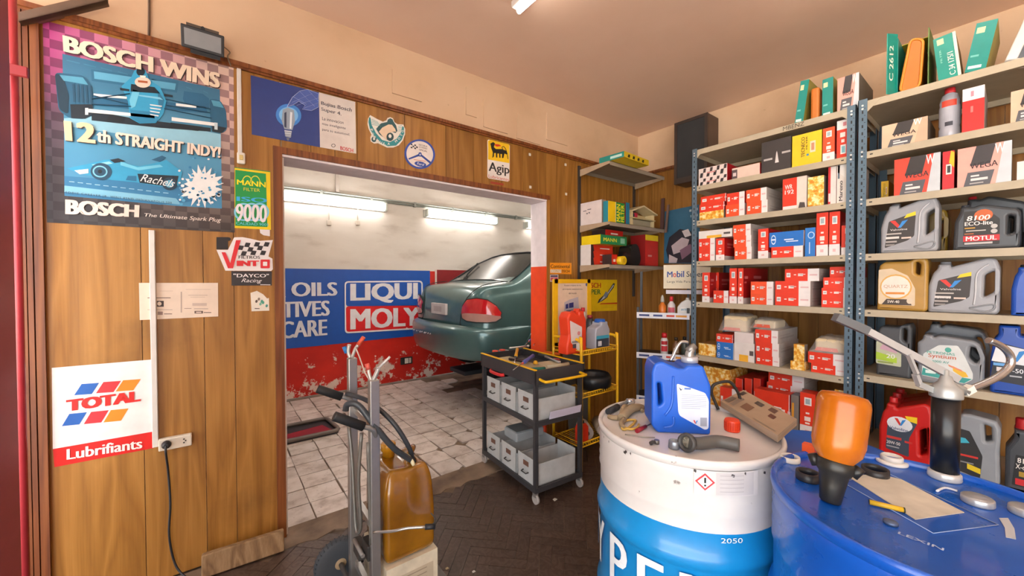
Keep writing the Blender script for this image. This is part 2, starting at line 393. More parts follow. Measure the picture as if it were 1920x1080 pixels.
# ---- floors
fl = struct(MB().box((-1.2, -4.3, -.15), (XP+.15, YP-.02, -.006), 'grime_concrete').build('floor'))
L, Wd = .24, .06; n = 4
c45 = math.cos(math.pi/4); blocks = []
for i in range(-60, 60):
    for j in range(-14, 15):
        for kind in (0, 1):
            if kind == 0: x0, y0, lx, ly = i+n*j, i-n*j, n, 1
            else: x0, y0, lx, ly = n+i+n*j, -(n-1)+i-n*j, 1, n
            cx, cy = (x0+lx/2)*Wd, (y0+ly/2)*Wd
            X, Y = cx*c45-cy*c45+1.2, cx*c45+cy*c45+.6
            if -1.0 < X < 3.3 and -3 < Y < YA-.1: blocks.append((X, Y, kind))
def block_mesh(kind):
    m = MB(); a = Wd-.0022; b = L-.0022
    lx, ly = (b, a) if kind == 0 else (a, b)
    R = Matrix.Rotation(math.pi/4, 3, 'Z')
    m.obox(R @ V(-lx/2, -ly/2, -.012), R @ V(lx, 0, 0), R @ V(0, ly, 0), V(0, 0, .012), 'parquet_wood'); return m
blocks.sort(key=lambda b: (b[0]-1.15)**2+(b[1]-1.75)**2)
protos = [None, None]; rest = MB()
for idx, (X, Y, k) in enumerate(blocks):
    if idx < 300:
        if protos[k] is None:
            o = block_mesh(k).build('parquet_block', fl); o.data.transform(Matrix.Translation(fl.location)); protos[k] = o
        else:
            o = protos[k].copy(); C.objects.link(o); o.parent = fl
        o.location = V(X, Y, random.uniform(-.0012, .0004))-fl.location
    else:
        m = block_mesh(k); rest.add([v+V(X, Y, random.uniform(-.001, 0)) for v in m.v], m.f, 'parquet_wood')
rb = rest.build('parquet_remainder', fl); rb['kind'] = 'stuff'
# threshold between the rooms
m = MB(); N = 40
for i in range(N):
    x0 = DX0-.02+(DX1-DX0+.04)*i/N; x1 = DX0-.02+(DX1-DX0+.04)*(i+1)/N
    j0 = .012*math.sin(i*1.7)+.008*math.sin(i*4.1); j1 = .012*math.sin((i+1)*1.7)+.008*math.sin((i+1)*4.1)
    m.prism([(x0, YA-.12+j0, -.03), (x1, YA-.12+j1, -.03), (x1, YA+.07, -.03), (x0, YA+.07, -.03)], (0, 0, .034), 'grime_concrete')
struct(m.build('trim_1'))
# rear tiled floor
fr = struct(MB().box((RX0, YA-.1, -.2), (RX1, YR+.05, -.012), 'grime_concrete').build('floor'))
ts = .2; gx0 = .242; gy0 = YA+.075; rnd = random.Random(3)
for iy in range(14):
    for ix in range(-1, 19):
        x = gx0+ix*ts; y = gy0+iy*ts
        if y+ts > YR: continue
        if x > 2.35+.25*math.sin(iy*1.9) and y > 4.05+.12*math.sin(ix): continue
        g = .004; cut = [0]*4
        if x > .75:
            for q in range(4):
                if rnd.random() < .28: cut[q] = rnd.uniform(.01, .07)
        elif rnd.random() < .4: cut[rnd.randrange(4)] = rnd.uniform(.01, .03)
        cs = [(g, g), (ts-g, g), (ts-g, ts-g), (g, ts-g)]; pts = []
        for q in range(4):
            c = Vector(cs[q]); p = Vector(cs[q-1]); nx = Vector(cs[(q+1) % 4])
            if cut[q]: pts += [c+(p-c).normalized()*cut[q], c+(nx-c).normalized()*cut[q]*rnd.uniform(.5, 1)]
            else: pts.append(c)
        jx, jy = (rnd.uniform(-.004, .004), rnd.uniform(-.004, .004)); dz = rnd.uniform(-.002, .001)
        MB().prism([(x+p.x+jx, y+p.y+jy, -.014) for p in pts], (0, 0, .014+dz), 'tile_white').build('floor_tile', fr)
# ---- walls
m = MB()
m.box((XL-.35, YP, 0), (DX0, YP+WT, CEIL), 'plaster'); m.box((DX0, YP, DZ), (DX1, YP+WT, CEIL), 'plaster'); m.box((DX1, YP, 0), (XP+.15, YP+WT, CEIL), 'plaster')
wb = struct(m.build('wall_back'))
def plank(parent, lo, hi): MB().box(lo, hi, 'panel_wood').build('plank', parent)
xs = [onY(p, 700, YA).x for p in (98, 268, 384, 441)]; xs[0] = -.60; xs.append(DX0-.005)
for a, b in zip(xs, xs[1:]): plank(wb, (a+.0015, YA, .0), (b-.0015, YP, TRIM0))
xs = [DX0]+[onY(p, 300, YA).x for p in (583, 628, 670, 759, 836, 888)]+[1.72, 1.93, DX1]
for a, b in zip(xs, xs[1:]): plank(wb, (a+.0015, YA, DZ), (b-.0015, YP, TRIM0))
xs = [DX1, 2.30, 2.40, 2.53, 2.68, 2.78, 2.95, 3.08, 3.19, 3.36, XB]
for a, b in zip(xs, xs[1:]): plank(wb, (a+.0015, YA, 0), (b-.0015, YP, TRIM0))
m = MB()
for (z0, z1, d) in ((TRIM0, TRIM0+.013, .012), (TRIM0+.011, TRIM1, .022)): m.box((-.61, YA-d, z0), (XB, YP, z1), 'dark_trim_wood')
m.build('top_moulding', wb)
m = MB()
for x0, x1 in ((-.615, -.597), (-.594, -.580), (-.576, -.552)): m.box((x0, YA-.016, 0), (x1, YP, TRIM0), 'dark_trim_wood')
m.build('corner_moulding', wb)
# plaster patches of filled-in holes
for (a, b, c, d) in ((873, 163, 893, 215), (906, 186, 951, 238), (968, 212, 1012, 259), (1024, 212, 1063, 262), (735, 130, 790, 175)):
    m = MB(); P = [onY(a, b, YP), onY(c, b+(c-a)*.36, YP), onY(c, d+(c-a)*.3, YP), onY(a, d, YP)]
    m.prism([p+V(0, -.009, 0) for p in P], (0, .010, 0), 'plaster'); m.build('plaster_patch', wb)
# door casing and painted jambs
m = MB(); m.box((DX0-.04, YA-.018, 0), (DX0, YA-.0005, DZ+.035), 'dark_trim_wood'); struct(m.build('trim_2'))
m = MB(); m.box((DX0, YA-.018, DZ), (DX1+.03, YA-.0005, DZ+.035), 'dark_trim_wood'); struct(m.build('trim_3'))
m = MB(); m.box((DX1, YA-.014, 0), (DX1+.03, YA-.0005, DZ), 'panel_wood'); struct(m.build('trim_4'))
JY = YP+WT
m = MB(); m.box((DX0+.001, YA-.01, DZ-.012), (DX1-.001, JY, DZ-.0005), '#e8dfe2,r.5'); struct(m.build('trim_5'))
m = MB(); m.box((DX1-.012, YA-.005, 1.50), (DX1-.0005, JY, DZ-.013), '#e8dfe2,r.5'); m.box((DX1-.012, YA-.005, 0), (DX1-.0005, JY, 1.50), '#e8491b,r.45'); struct(m.build('trim_6'))
m = MB(); m.box((DX0+.0005, YA+.004, 0), (DX0+.01, JY, DZ-.013), '#e6ded8,r.5'); struct(m.build('trim_7'))
# right wall with panelling behind the shelving
wr = struct(MB().box((XP, -4.3, 0), (XP+.15, YP, CEIL), 'plaster').build('wall_right'))
y = YA-.002; rw = random.Random(5)
while y > -1.6:
    b = y-rw.choice((.09, .12, .16, .2)); plank(wr, (XB, b+.0015, 0), (XP, y-.0015, TRIM0)); y = b
m = MB()
for (z0, z1, d) in ((TRIM0, TRIM0+.013, .012), (TRIM0+.011, TRIM1, .022)): m.box((XB-d, -1.6, z0), (XP, YA-.023, z1), 'dark_trim_wood')
m.build('top_moulding', wr)
struct(MB().box((-1.2, -4.45, 0), (XP+.15, -4.3, CEIL), 'plaster').build('wall_front'))
struct(MB().box((-1.2, -4.45, CEIL), (XP+.15, YP+WT, CEIL+.15), 'ceiling_paint').build('ceiling'))
struct(MB().box((-1.2, -4.45, 2.75), (-1.05, YP, CEIL), 'plaster').build('wall_left'))
# return of the wall beside the street gate
m = MB(); m.box((-.80, YA+.03, 0), (XL, YP+WT-.01, CEIL), 'plaster')
P = [onY(28, 70, YA+.027), onY(56, 88, YA+.027), onY(57, 205, YA+.027), onY(30, 190, YA+.027)]
m.prism(P, (0, .005, 0), '#a58a35,r.7,v.3,s9'); P = [onY(33, 205, YA+.026), onY(57, 205, YA+.026), onY(80, 1078, YA+.026), onY(55, 1078, YA+.026)]
m.prism(P, (0, .005, 0), 'panel_wood'); struct(m.build('wall_left_return'))
struct(MB().box((-14, -12, -.2), (-1.2, 12, -.02), '#b8b2aa,r.9').build('ground'))
# ---- rear room shell
wrr = struct(MB().box((RX0, YR, 0), (RX1, YR+.15, RCEIL), 'rear_plaster').build('wall_rear'))
MB().box((RX0, YR-.006, 0), (RX1, YR, 1.525), 'red_dado').build('painted_dado', wrr)
struct(MB().box((RX0-.15, YP+WT, 0), (RX0, YR+.15, RCEIL), 'rear_plaster').build('wall_rear_left'))
struct(MB().box((RX1, YP+WT, 0), (RX1+.15, YR+.15, RCEIL), 'rear_plaster').build('wall_rear_right'))
struct(MB().box((RX0-.15, YP+WT, RCEIL), (RX1+.15, YR+.15, RCEIL+.15), 'rear_plaster').build('ceiling'))
struct(MB().box((RX0, YP+WT-.03, CEIL+.15), (RX1, YP+WT, RCEIL), 'rear_plaster').build('wall_rear_front'))
struct(MB().box((XP+.15, YP, 0), (RX1, YP+WT, RCEIL), 'rear_plaster').build('wall_rear_front'))
# ================================================================== things on the back wall (drawn from their place on the wall plane)
class Flat:
    """flat printed things on a plane y = const or x = const, outlined by photo pixels"""
    def __init__(s, plane, val, sgn=-1): s.pl = plane; s.val = val; s.k = 0
    def p(s, px, py, k=0):
        o = onY(px, py, s.val) if s.pl == 'y' else onX(px, py, s.val)
        n = V(0, -1, 0) if s.pl == 'y' else V(-1, 0, 0)
        return o+n*(.0006*k)
WA = Flat('y', YA-.0015)
def sheet(m, F, quad, mat, t=.0015):
    n = V(0, 1, 0) if F.pl == 'y' else V(1, 0, 0)
    m.prism([F.p(*q) for q in quad], n*t, mat)
def shape(m, F, pts, mat, k=1): m.poly([F.p(x, y, k) for x, y in pts], mat)
def txt(m, F, s, bl, br, tl, tr, mat, k=2, bold=.02, shear=0, sp=1.0): m.text(s, F.p(*bl, k), F.p(*br, k), F.p(*tl, k), F.p(*tr, k), mat, bold, shear, sp)
def disc(F, cx, cy, rx, ry, rot=0, n=28):
    return [(cx+rx*math.cos(t)*math.cos(rot)-ry*math.sin(t)*math.sin(rot), cy+rx*math.cos(t)*math.sin(rot)+ry*math.sin(t)*math.cos(rot)) for t in [2*math.pi*i/n for i in range(n)]]
def ring(m, F, cx, cy, rx, ry, r2, mat, k, rot=0, n=28, a0=0, a1=2*math.pi):
    for i in range(n):
        q = []
        for t, f in ((a0+(a1-a0)*i/n, 1), (a0+(a1-a0)*(i+1)/n, 1), (a0+(a1-a0)*(i+1)/n, r2), (a0+(a1-a0)*i/n, r2)):
            x, y = rx*f*math.cos(t), ry*f*math.sin(t); q.append((cx+x*math.cos(rot)-y*math.sin(rot), cy+x*math.sin(rot)+y*math.cos(rot)))
        shape(m, F, q, mat, k)
def lettering(m, parent): return m.build('lettering', parent, recalc=False)
# ---------------- racing poster
PQ = [(80, 38), (438, 127), (440, 436), (88, 417)]
base = WA.p(260, 436)
t = thing('racing_poster', 'large racing poster with pink checkered border and two blue race cars', 'poster', base)
m = MB(); sheet(m, WA, PQ, 'poster_back'); m.build('poster_sheet', t)
m = MB()
shape(m, WA, [(117, 101), (412, 168), (415, 296), (416, 391), (330, 386), (121, 367), (120, 234)], 'poster_photo', 1)
D = '#12384c'; Bl = '#2f9cc8'; Lt = '#78c3e0'; Wh = '#e9ecec'; Cr = '#e8cdbd'; Dk = '#0f2431'; Md = '#1f6389'
def sh(pts, c, k=2): shape(m, WA, pts, c, k)
sh([(120, 222), (230, 214), (414, 252), (414, 278), (300, 262), (120, 236)], '#8fc4da', 2)          # track under the upper car
sh([(171, 130), (335, 153), (332, 174), (172, 152)], '#276a8c', 2)                                  # rear wing
sh([(176, 134), (330, 157), (328, 169), (177, 148)], '#5aa6c8', 3)
sh([(170, 178), (250, 190), (250, 205), (170, 197)], Md, 3); sh([(300, 190), (385, 200), (390, 212), (300, 205)], Md, 3)
sh([(345, 171), (380, 176), (392, 185), (392, 203), (350, 200), (343, 186)], Md, 3)                  # far tyre
sh(rounded([(103, 136), (158, 142), (173, 165), (176, 214), (160, 224), (130, 222), (110, 207)], 9), '#215f80', 4)
sh(rounded([(103, 138), (118, 141), (130, 180), (128, 215), (112, 206)], 6), D, 5); sh([(132, 196), (174, 196), (174, 215), (160, 223), (134, 222)], Dk, 5)
sh(rounded([(392, 185), (413, 188), (424, 208), (426, 243), (416, 251), (396, 247)], 7), '#215f80', 4); sh([(398, 235), (425, 240), (416, 250), (398, 247)], Dk, 5)
sh([(172, 208), (250, 222), (395, 240), (395, 247), (300, 240), (172, 226)], Dk, 3)
sh([(163, 204), (290, 217), (290, 222), (163, 211)], Wh, 6); sh([(322, 220), (405, 231), (405, 237), (322, 227)], Wh, 6)
sh([(228, 162), (246, 146), (252, 133), (262, 127), (273, 132), (280, 150), (300, 163), (312, 190), (306, 215), (292, 231), (262, 232), (244, 222), (240, 190)], Bl, 5)
sh(disc(WA, 264, 135, 8, 8), Dk, 6); sh([(246, 158), (290, 164), (300, 176), (245, 172)], Dk, 6); sh(disc(WA, 268, 155, 15, 10, .1), Cr, 7)
sh([(225, 165), (243, 168), (243, 172), (226, 170)], Dk, 6); sh([(308, 176), (324, 179), (324, 183), (308, 181)], Dk, 6)
for i in range(4): sh([(281, 196+i*6), (304-i*2, 199+i*6), (303-i*2, 201+i*6), (282, 198+i*6)], Wh, 7)
sh([(258, 178), (300, 183), (306, 188), (262, 181)], Lt, 7)
# finer drawing on the upper car
sh([(112, 141), (156, 146), (166, 160), (120, 152)], '#4f9ab8', 6); sh([(396, 188), (412, 191), (420, 203), (400, 199)], '#4f9ab8', 6)
for i in range(5): sh([(136+i*8, 158+i*.8), (140+i*8, 158.5+i*.8), (142+i*8, 192+i*.6), (138+i*8, 192+i*.6)], '#1a4f6c', 6)
for a, b in (((172, 186), (244, 176)), ((172, 196), (246, 200)), ((310, 186), (395, 205)), ((308, 204), (396, 222)), ((176, 180), (240, 196)), ((312, 198), (394, 212))): m.tube([WA.p(*a, 7), WA.p(*b, 7)], .0022, '#17455e', 5)
sh([(176, 176), (238, 182), (238, 186), (176, 181)], Wh, 7); sh([(330, 194), (368, 199), (368, 203), (330, 199)], Wh, 7)
sh([(244, 206), (300, 212), (294, 230), (262, 231), (246, 222)], '#2684ae', 6); sh([(250, 168), (262, 172), (254, 200), (246, 204), (243, 188)], '#6cc4e2', 6); sh([(296, 170), (308, 188), (304, 206), (297, 196)], '#1f7298', 6)
sh([(160, 203), (166, 203), (166, 216), (160, 216)], '#c8d6dc', 7); sh([(402, 230), (408, 231), (408, 244), (402, 243)], '#c8d6dc', 7); sh([(205, 216), (235, 220), (226, 230), (200, 226)], '#0c1c26', 5); sh([(320, 230), (380, 238), (372, 246), (318, 240)], '#0c1c26', 5)
sh([(259, 151), (277, 153), (277, 157), (259, 155)], '#a5562f', 8); sh([(262, 142), (274, 143), (272, 147), (264, 146)], '#f0e2d4', 8)
for i in range(9): sh([(125+i*32, 112+i*7.2), (150+i*30, 118+i*7), (150+i*30, 120+i*7), (125+i*32, 114+i*7.2)], '#3d7d9e', 2)
# lower car in profile
sh([(121, 330), (413, 352), (413, 372), (300, 384), (121, 366)], '#2c78a6', 2)
sh([(121, 348), (330, 372), (340, 384), (121, 360)], '#79b9d6', 3)
sh([(126, 316), (172, 306), (196, 300), (226, 299), (240, 308), (262, 312), (300, 304), (312, 300), (342, 322), (336, 348), (300, 350), (255, 342), (210, 338), (150, 326)], Bl, 4)
sh([(258, 326), (335, 330), (330, 352), (262, 343)], Dk, 5); sh([(206, 300), (222, 297), (236, 303), (215, 306)], Dk, 5)
sh(disc(WA, 190, 322, 20, 16, .1), '#1b4a66', 6); sh(disc(WA, 188, 322, 14, 11, .1), Lt, 7); sh(disc(WA, 188, 322, 11, 8.5, .1), '#1b4a66', 8); sh(disc(WA, 188, 322, 4, 3.5), Dk, 9)
sh([(140, 320), (166, 317), (166, 325), (150, 327)], Wh, 6)
sh(disc(WA, 318, 345, 14, 12, .1), '#143a50', 6); sh(disc(WA, 318, 345, 8, 7, .1), '#5fb0d0', 7); sh([(226, 303), (258, 314), (300, 309), (306, 313), (260, 320), (226, 310)], '#6cc4e2', 5); sh([(172, 309), (205, 303), (212, 307), (178, 312)], '#8fd6ec', 5); sh([(240, 330), (256, 330), (256, 340), (236, 338)], '#1f6f98', 5); sh([(284, 300), (304, 292), (312, 296), (300, 304)], '#1b5a7c', 5)
for i in range(12): sh([(130+i*16, 340+i*1.9), (140+i*16, 341+i*1.9), (140+i*16, 342.2+i*1.9), (130+i*16, 341.2+i*1.9)], '#9fd0e4', 5)
rs = random.Random(11); star = []
for i in range(40):
    a = 2*math.pi*i/40; r_ = (1 if i % 2 else .68)*rs.uniform(.8, 1.1); star.append((378+42*r_*math.cos(a), 350+42*r_*math.sin(a)*.95))
sh(star, Wh, 6)
for i in range(70):
    a = rs.uniform(0, 6.28); r_ = rs.uniform(.2, 1.25); x, y = 378+42*r_*math.cos(a), 348+44*r_*math.sin(a)
    if x > 414 or y > 390: continue
    d = rs.uniform(1.5, 4); sh(disc(WA, x, y, d, d*.8, 0, 6), rs.choice(('#4fa5cf', '#2b7faf', Wh, Wh)), 7)
txt(m, WA, 'Rachels', (263, 340), (326, 352), (266, 326), (330, 338), Wh, 9, .0, .35)
m.build('printed_picture', t, recalc=False)
m = MB()
for args in (('BOSCH WINS', (120, 98), (412, 167), (118, 67), (413, 139), '#ecd6bd', .10), ('12', (123, 264), (180, 270), (120, 227), (180, 233), '#f0cfa6', .10), ('th STRAIGHT INDY!', (182, 267), (413, 297), (182, 243), (414, 277), '#f0dccb', .09)):
    m = MB()
    for dx, k in ((1.6, 10), (0, 12)): txt(m, WA, args[0], *[(x+dx, y+dx) for x, y in args[1:5]], args[5] if k == 12 else '#33282c', k, args[6])
    lettering(m, t)
for args in (('BOSCH', (123, 402), (261, 408), (123, 374), (262, 385), '#ead2c6', 10, .12), ('The Ultimate Spark Plug', (271, 408), (414, 419), (271, 400), (415, 409), '#e8dcd2', 10, .02, .2)):
    m = MB(); txt(m, WA, *args); lettering(m, t)
m = MB(); txt(m, WA, 'EDDIE CHEEVER JR. WINS 82ND INDIANAPOLIS 500', (124, 364), (322, 384), (124, 359), (322, 379), '#222233', 10, .0, 0, 1.3)
lettering(m, t)
# ---------------- oil brand sign, lower left
t = thing('oil_sign', 'white and red tin sign with striped oil brand logo low on panelling', 'sign', WA.p(196, 860))
m = MB(); sheet(m, WA, [(97, 690), (287, 674), (288, 809), (99, 842)], '#e9e6e4,r.3', .002); sheet(m, WA, [(99, 842), (288, 809), (289, 840), (102, 876)], '#d8231f,r.3', .002); m.build('sign_plate', t)
m = MB()
def para(x0, x1, y0, y1, sl, c): shape(m, WA, [(x0, y0), (x1, y0+sl*(x1-x0)), (x1-14, y1+sl*(x1-x0)), (x0-14, y1)], c, 1)
for x0, x1, c in ((153, 186, '#1e5fb4'), (194, 227, '#e0303a'), (231, 264, '#f08a1e')):
    para(x0, x1, 720-(x0-153)*.09, 741-(x0-153)*.09, -.07, c); para(x0-23, x1-23, 776-(x0-153)*.09, 799-(x0-153)*.09, -.1, c)
txt(m, WA, 'TOTAL', (124, 772), (264, 752), (124, 750), (264, 732), '#d8231f', 3, .14); lettering(m, t); m = MB()
txt(m, WA, 'Lubrifiants', (125, 862), (267, 840), (125, 842), (267, 821), '#f2e6e2', 3, .06)
lettering(m, t)
# ---------------- blue spark plug sign
t = thing('spark_plug_sign', 'long blue and white spark plug sign above the doorway corner', 'sign', WA.p(570, 285))
m = MB(); sheet(m, WA, [(470, 141), (598, 173), (600, 276), (472, 252)], '#2d4387,r.35', .003); sheet(m, WA, [(598, 173), (666, 191), (668, 288), (600, 276)], '#dbd3cd,r.35', .003); m.build('sign_plate', t)
m = MB()
sh2 = lambda pts, c, k=1: shape(m, WA, pts, c, k)
sh2(disc(WA, 541, 216, 24, 21, .2), '#3f86d8', 1); sh2(disc(WA, 541, 216, 18, 15, .2), '#7fc0f2', 2)
sh2([(530, 206), (540, 202), (551, 207), (553, 228), (548, 244), (533, 242), (528, 226)], '#9aa7b8', 3); sh2([(533, 212), (537, 210), (537, 240), (533, 238)], '#37415a', 4); sh2([(544, 210), (548, 211), (546, 242), (543, 241)], '#e6edf4', 4)
sh2([(533, 244), (547, 246), (545, 258), (535, 256)], '#c3ccd6', 3); sh2([(537, 258), (543, 259), (541, 264), (538, 263)], '#707a88', 3)
for y in (247, 251, 254): sh2([(533, y), (547, y+2), (547, y+3), (533, y+1)], '#55607a', 4)
hand = [(538, 201), (548, 183), (562, 171), (577, 168), (597, 176), (597, 201), (584, 208), (566, 205), (572, 198), (560, 190), (550, 197)]
sh2(hand, '#4a63ae', 3)
hv = [WA.p(x, y, 5) for x, y in hand]; m.tube(hv+[hv[0]], .0012, '#b9c6ec', 5)
for a, b in (((550, 182), (575, 196)), ((562, 172), (590, 200)), ((577, 169), (597, 190)), ((548, 192), (585, 176)), ((556, 198), (597, 184)), ((570, 203), (597, 193))): m.tube([WA.p(*a, 5), WA.p(*b, 5)], .0008, '#9fb0e4', 4)
m.build('printed_picture', t, recalc=False); m = MB()
txt(m, WA, 'Bujias Bosch', (602, 198), (659, 212), (602, 190), (660, 203), '#4a4a58', 2, .02); txt(m, WA, 'Super 4.', (602, 209), (640, 219), (602, 201), (640, 210), '#4a4a58', 2, .02)
for i, s_ in enumerate(('La innovacion', 'mas inteligente', 'para su automovil.')):
    e = (644, 648, 656)[i]; txt(m, WA, s_, (604, 225+i*10.5), (e, 225+i*10.5+(e-604)*.2), (604, 219+i*10.5), (e, 219+i*10.5+(e-604)*.2), '#4a4a58', 2, .01)
lettering(m, t); m = MB()
txt(m, WA, 'BOSCH', (638, 281), (662, 286), (638, 274), (662, 279), '#cf2a34', 2, .04); ring(m, WA, 625, 273, 4, 3.4, .7, '#555555', 2)
lettering(m, t)
# ---------------- small stickers over and beside the doorway
t = thing('motorcycle_sticker', 'teal shield sticker of a racing motorcyclist above the doorway', 'sticker', WA.p(725, 277))
T1 = lambda cx, cy: (670+cx/7.712, 190+cy/7.712)
m = MB(); sheet(m, WA, [T1(*q) for q in [(185, 198), (285, 255), (370, 295), (420, 275), (435, 240), (475, 228), (515, 245), (535, 300), (580, 330), (665, 335), (692, 400), (690, 480), (655, 570), (600, 635), (520, 668), (430, 668), (350, 630), (300, 605), (245, 610), (195, 580), (188, 520), (205, 480), (165, 400), (148, 330), (155, 250)]], '#e8e4da', .001); m.build('sticker_sheet', t)
m = MB(); ts_ = lambda pts, c, k=1: shape(m, WA, [T1(*q) for q in pts], c, k)
ts_([(170, 230), (190, 235), (205, 340), (270, 460), (360, 560), (470, 590), (570, 540), (630, 450), (650, 360), (672, 370), (678, 460), (640, 560), (560, 640), (440, 650), (340, 600), (240, 500), (180, 400), (160, 300)], '#2f8f96', 1)
ts_([(270, 400), (340, 320), (430, 300), (440, 265), (475, 245), (510, 262), (520, 290), (560, 350), (580, 430), (550, 460), (500, 440), (450, 480), (440, 560), (400, 540), (320, 480)], '#24555c', 2)
ts_([(310, 440), (360, 380), (450, 335), (500, 340), (545, 400), (560, 440), (500, 440), (430, 490), (425, 560), (380, 530)], '#e3cbb0', 3)
ts_(disc(WA, 472, 515, 52, 60), '#1f474e', 4); ts_(disc(WA, 470, 505, 22, 28), '#e8e4da', 5); ts_(disc(WA, 240, 550, 38, 40), '#24555c', 4); ts_(disc(WA, 240, 545, 16, 20), '#e8e4da', 5)
for i in range(4): ts_([(205, 255+i*25), (300+i*12, 300+i*18), (300+i*12, 308+i*18), (205, 263+i*25)], '#7fb3b6', 2); ts_([(590, 360+i*22), (645, 345+i*25), (645, 353+i*25), (590, 368+i*22)], '#7fb3b6', 2)
for i, ch in enumerate('FORMULA-MOTO'):
    a = math.radians(172-i*14.5); cx, cy = 430+228*math.cos(a), 385+232*math.sin(a); ux, uy = math.sin(a), -math.cos(a)   # baseline direction
    hx, hy = -math.cos(a), -math.sin(a); q = 17
    c4 = [(cx-ux*q-hx*q, cy-uy*q-hy*q), (cx+ux*q-hx*q, cy+uy*q-hy*q), (cx-ux*q+hx*q, cy-uy*q+hy*q), (cx+ux*q+hx*q, cy+uy*q+hy*q)]
    if ch != '-': m.text(ch, *[WA.p(*T1(*z), 6) for z in c4], '#f0ede6', .04)
lettering(m, t)
t = thing('steering_wheel_sticker', 'round blue and white steering wheel sticker above the doorway', 'sticker', WA.p(786, 318))
m = MB(); m.prism([WA.p(x, y) for x, y in disc(WA, 787, 289, 29, 27.5, .5, 36)], (0, .001, 0), '#2448a8,r.3'); m.build('sticker_sheet', t)
m = MB(); shape(m, WA, disc(WA, 787, 289, 25.4, 24, .5, 32), '#e6ddd8', 1)
ts_ = lambda pts, c, k=1: shape(m, WA, [T1(*q) for q in pts], c, k)
ts_([(735, 825), (880, 765), (905, 745), (930, 770), (1075, 885), (1062, 912), (925, 800), (900, 800), (885, 795), (745, 845)], '#24489c', 2); ts_(disc(WA, 905, 765, 24, 28), '#24489c', 3); ts_(disc(WA, 906, 772, 10, 14), '#c9d2e6', 4)
for i in range(4):
    for j in range(3):
        if (i+j) % 2 == 0: ts_([(770+i*26, 610+j*22+i*6), (796+i*26, 616+j*22+i*6), (796+i*26, 638+j*22+i*6), (770+i*26, 632+j*22+i*6)], '#3a3a44', 2)
for i, s_ in enumerate(('ESCUELA', 'DE MANEJO', 'OFICIAL')): m.text(s_, *[WA.p(*T1(*q), 2) for q in ((890, 640+i*35), (1010, 668+i*35), (890, 615+i*35), (1010, 643+i*35))], '#4a3a44', .02)
ts_([(815, 838), (985, 862), (985, 872), (815, 848)], '#d08a78', 2)
ts_(disc(WA, 910, 908, 86, 36, .2), '#24489c', 3); m.text('Ford', *[WA.p(*T1(*q), 5) for q in ((860, 918), (965, 938), (860, 878), (965, 900))], '#eef0f6', .01, .3)
lettering(m, t)
t = thing('dog_sticker', 'tall yellow and white lubricant sticker with black six-legged dog', 'sticker', WA.p(935, 342))
m = MB(); sheet(m, WA, rounded([(914, 261), (956, 271), (955, 341), (914, 334)], 4), '#e9e2dc', .001); m.build('sticker_sheet', t)
m = MB(); shape(m, WA, [(915, 264), (920, 262), (955, 271), (955, 306), (915, 299)], '#f0c419', 1)
Q = lambda cx, cy: (860+cx/5.32, 100+cy/5.32)
sd = lambda pts, c, k: shape(m, WA, [Q(*q) for q in pts], c, k)
sd([(315, 900), (345, 885), (362, 900), (350, 935), (370, 955), (430, 955), (470, 970), (488, 1000), (480, 1010), (455, 1000), (445, 1045), (432, 1045), (432, 1005), (415, 1005), (418, 1042), (405, 1042), (402, 1000), (385, 1000), (385, 1040), (372, 1040), (370, 995), (352, 995), (350, 1030), (335, 1045), (340, 990), (325, 950)], '#22201c', 2)
sd([(358, 905), (400, 908), (425, 925), (380, 932), (362, 922)], '#d8351c', 3)
tp = [WA.p(*Q(*q), 3) for q in ((440, 960), (430, 940), (445, 930), (462, 945), (478, 985), (490, 1055))]; m.tube(tp, .0025, '#22201c', 5, 4)
txt(m, WA, 'Agip', (916, 326), (955, 331), (916, 303), (955, 311), '#2c2a2a', 2, .04); txt(m, WA, 'Lubricantes', (916, 333), (954, 340), (916, 327), (954, 334), '#c8442e', 2, .0)
lettering(m, t)
m = MB(); sheet(m, WA, [(920, 340), (944, 344), (944, 348), (920, 344)], '#a3402c', .001); tag(m.build('red_sticker'), 'tiny red strip sticker below the dog sticker', 'sticker')
for i, (px, py) in enumerate(((993, 290), (994, 351), (1060, 309), (1061, 364))):
    c = WA.p(px, py); m = MB(); m.bbox((c.x-.011, YA-.008, c.z-.011), (c.x+.011, YA-.0005, c.z+.011), .003, '#ded5c8'); 
    tag(m.build('adhesive_pad'), 'small white pad stuck to panelling, '+('upper left of four', 'lower left of four', 'upper right of four', 'lower right of four')[i]+' beside the doorway top', 'pad', 'white pads on the panelling')
t = thing('filter_sticker', 'green and yellow filter brand sticker with large 9000 lettering', 'sticker', WA.p(475, 430))
N4 = lambda cx, cy: (430+cx/6, 270+cy/6)
m = MB(); sheet(m, WA, [N4(60, 262), N4(460, 310), N4(468, 965), N4(60, 945)], '#f2d21a,r.3', .001); m.build('sticker_sheet', t)
m = MB(); s4 = lambda pts, c, k=1: shape(m, WA, [N4(*q) for q in pts], c, k)
t4 = lambda s_, a, b, c, d, col, k=2, bold=.03, shear=0: m.text(s_, *[WA.p(*N4(*q), k) for q in (a, b, c, d)], col, bold, shear)
s4([(66, 290), (412, 335), (428, 935), (66, 920)], '#12994a', 1); s4([(60, 262), (460, 308), (460, 316), (60, 270)], '#12994a', 1)
t4('MANN', (84, 455), (410, 490), (84, 400), (410, 430), '#f2e21a', 3, .05); t4('FILTER', (160, 525), (345, 540), (160, 490), (345, 505), '#e0d83a', 3, .0)
for cx in (200, 290): ring(m, WA, *N4(cx, 440), 60/6, 85/6, .86, '#d8d83a', 2, 0, 14, math.pi, 2*math.pi)
t4('ISO', (80, 640), (425, 665), (80, 590), (425, 610), '#39aee6', 3, .06)
for i in range(3): ring(m, WA, *N4(160+i*90, 765), 18, 17, .8, '#7fd0ea', 2+i)
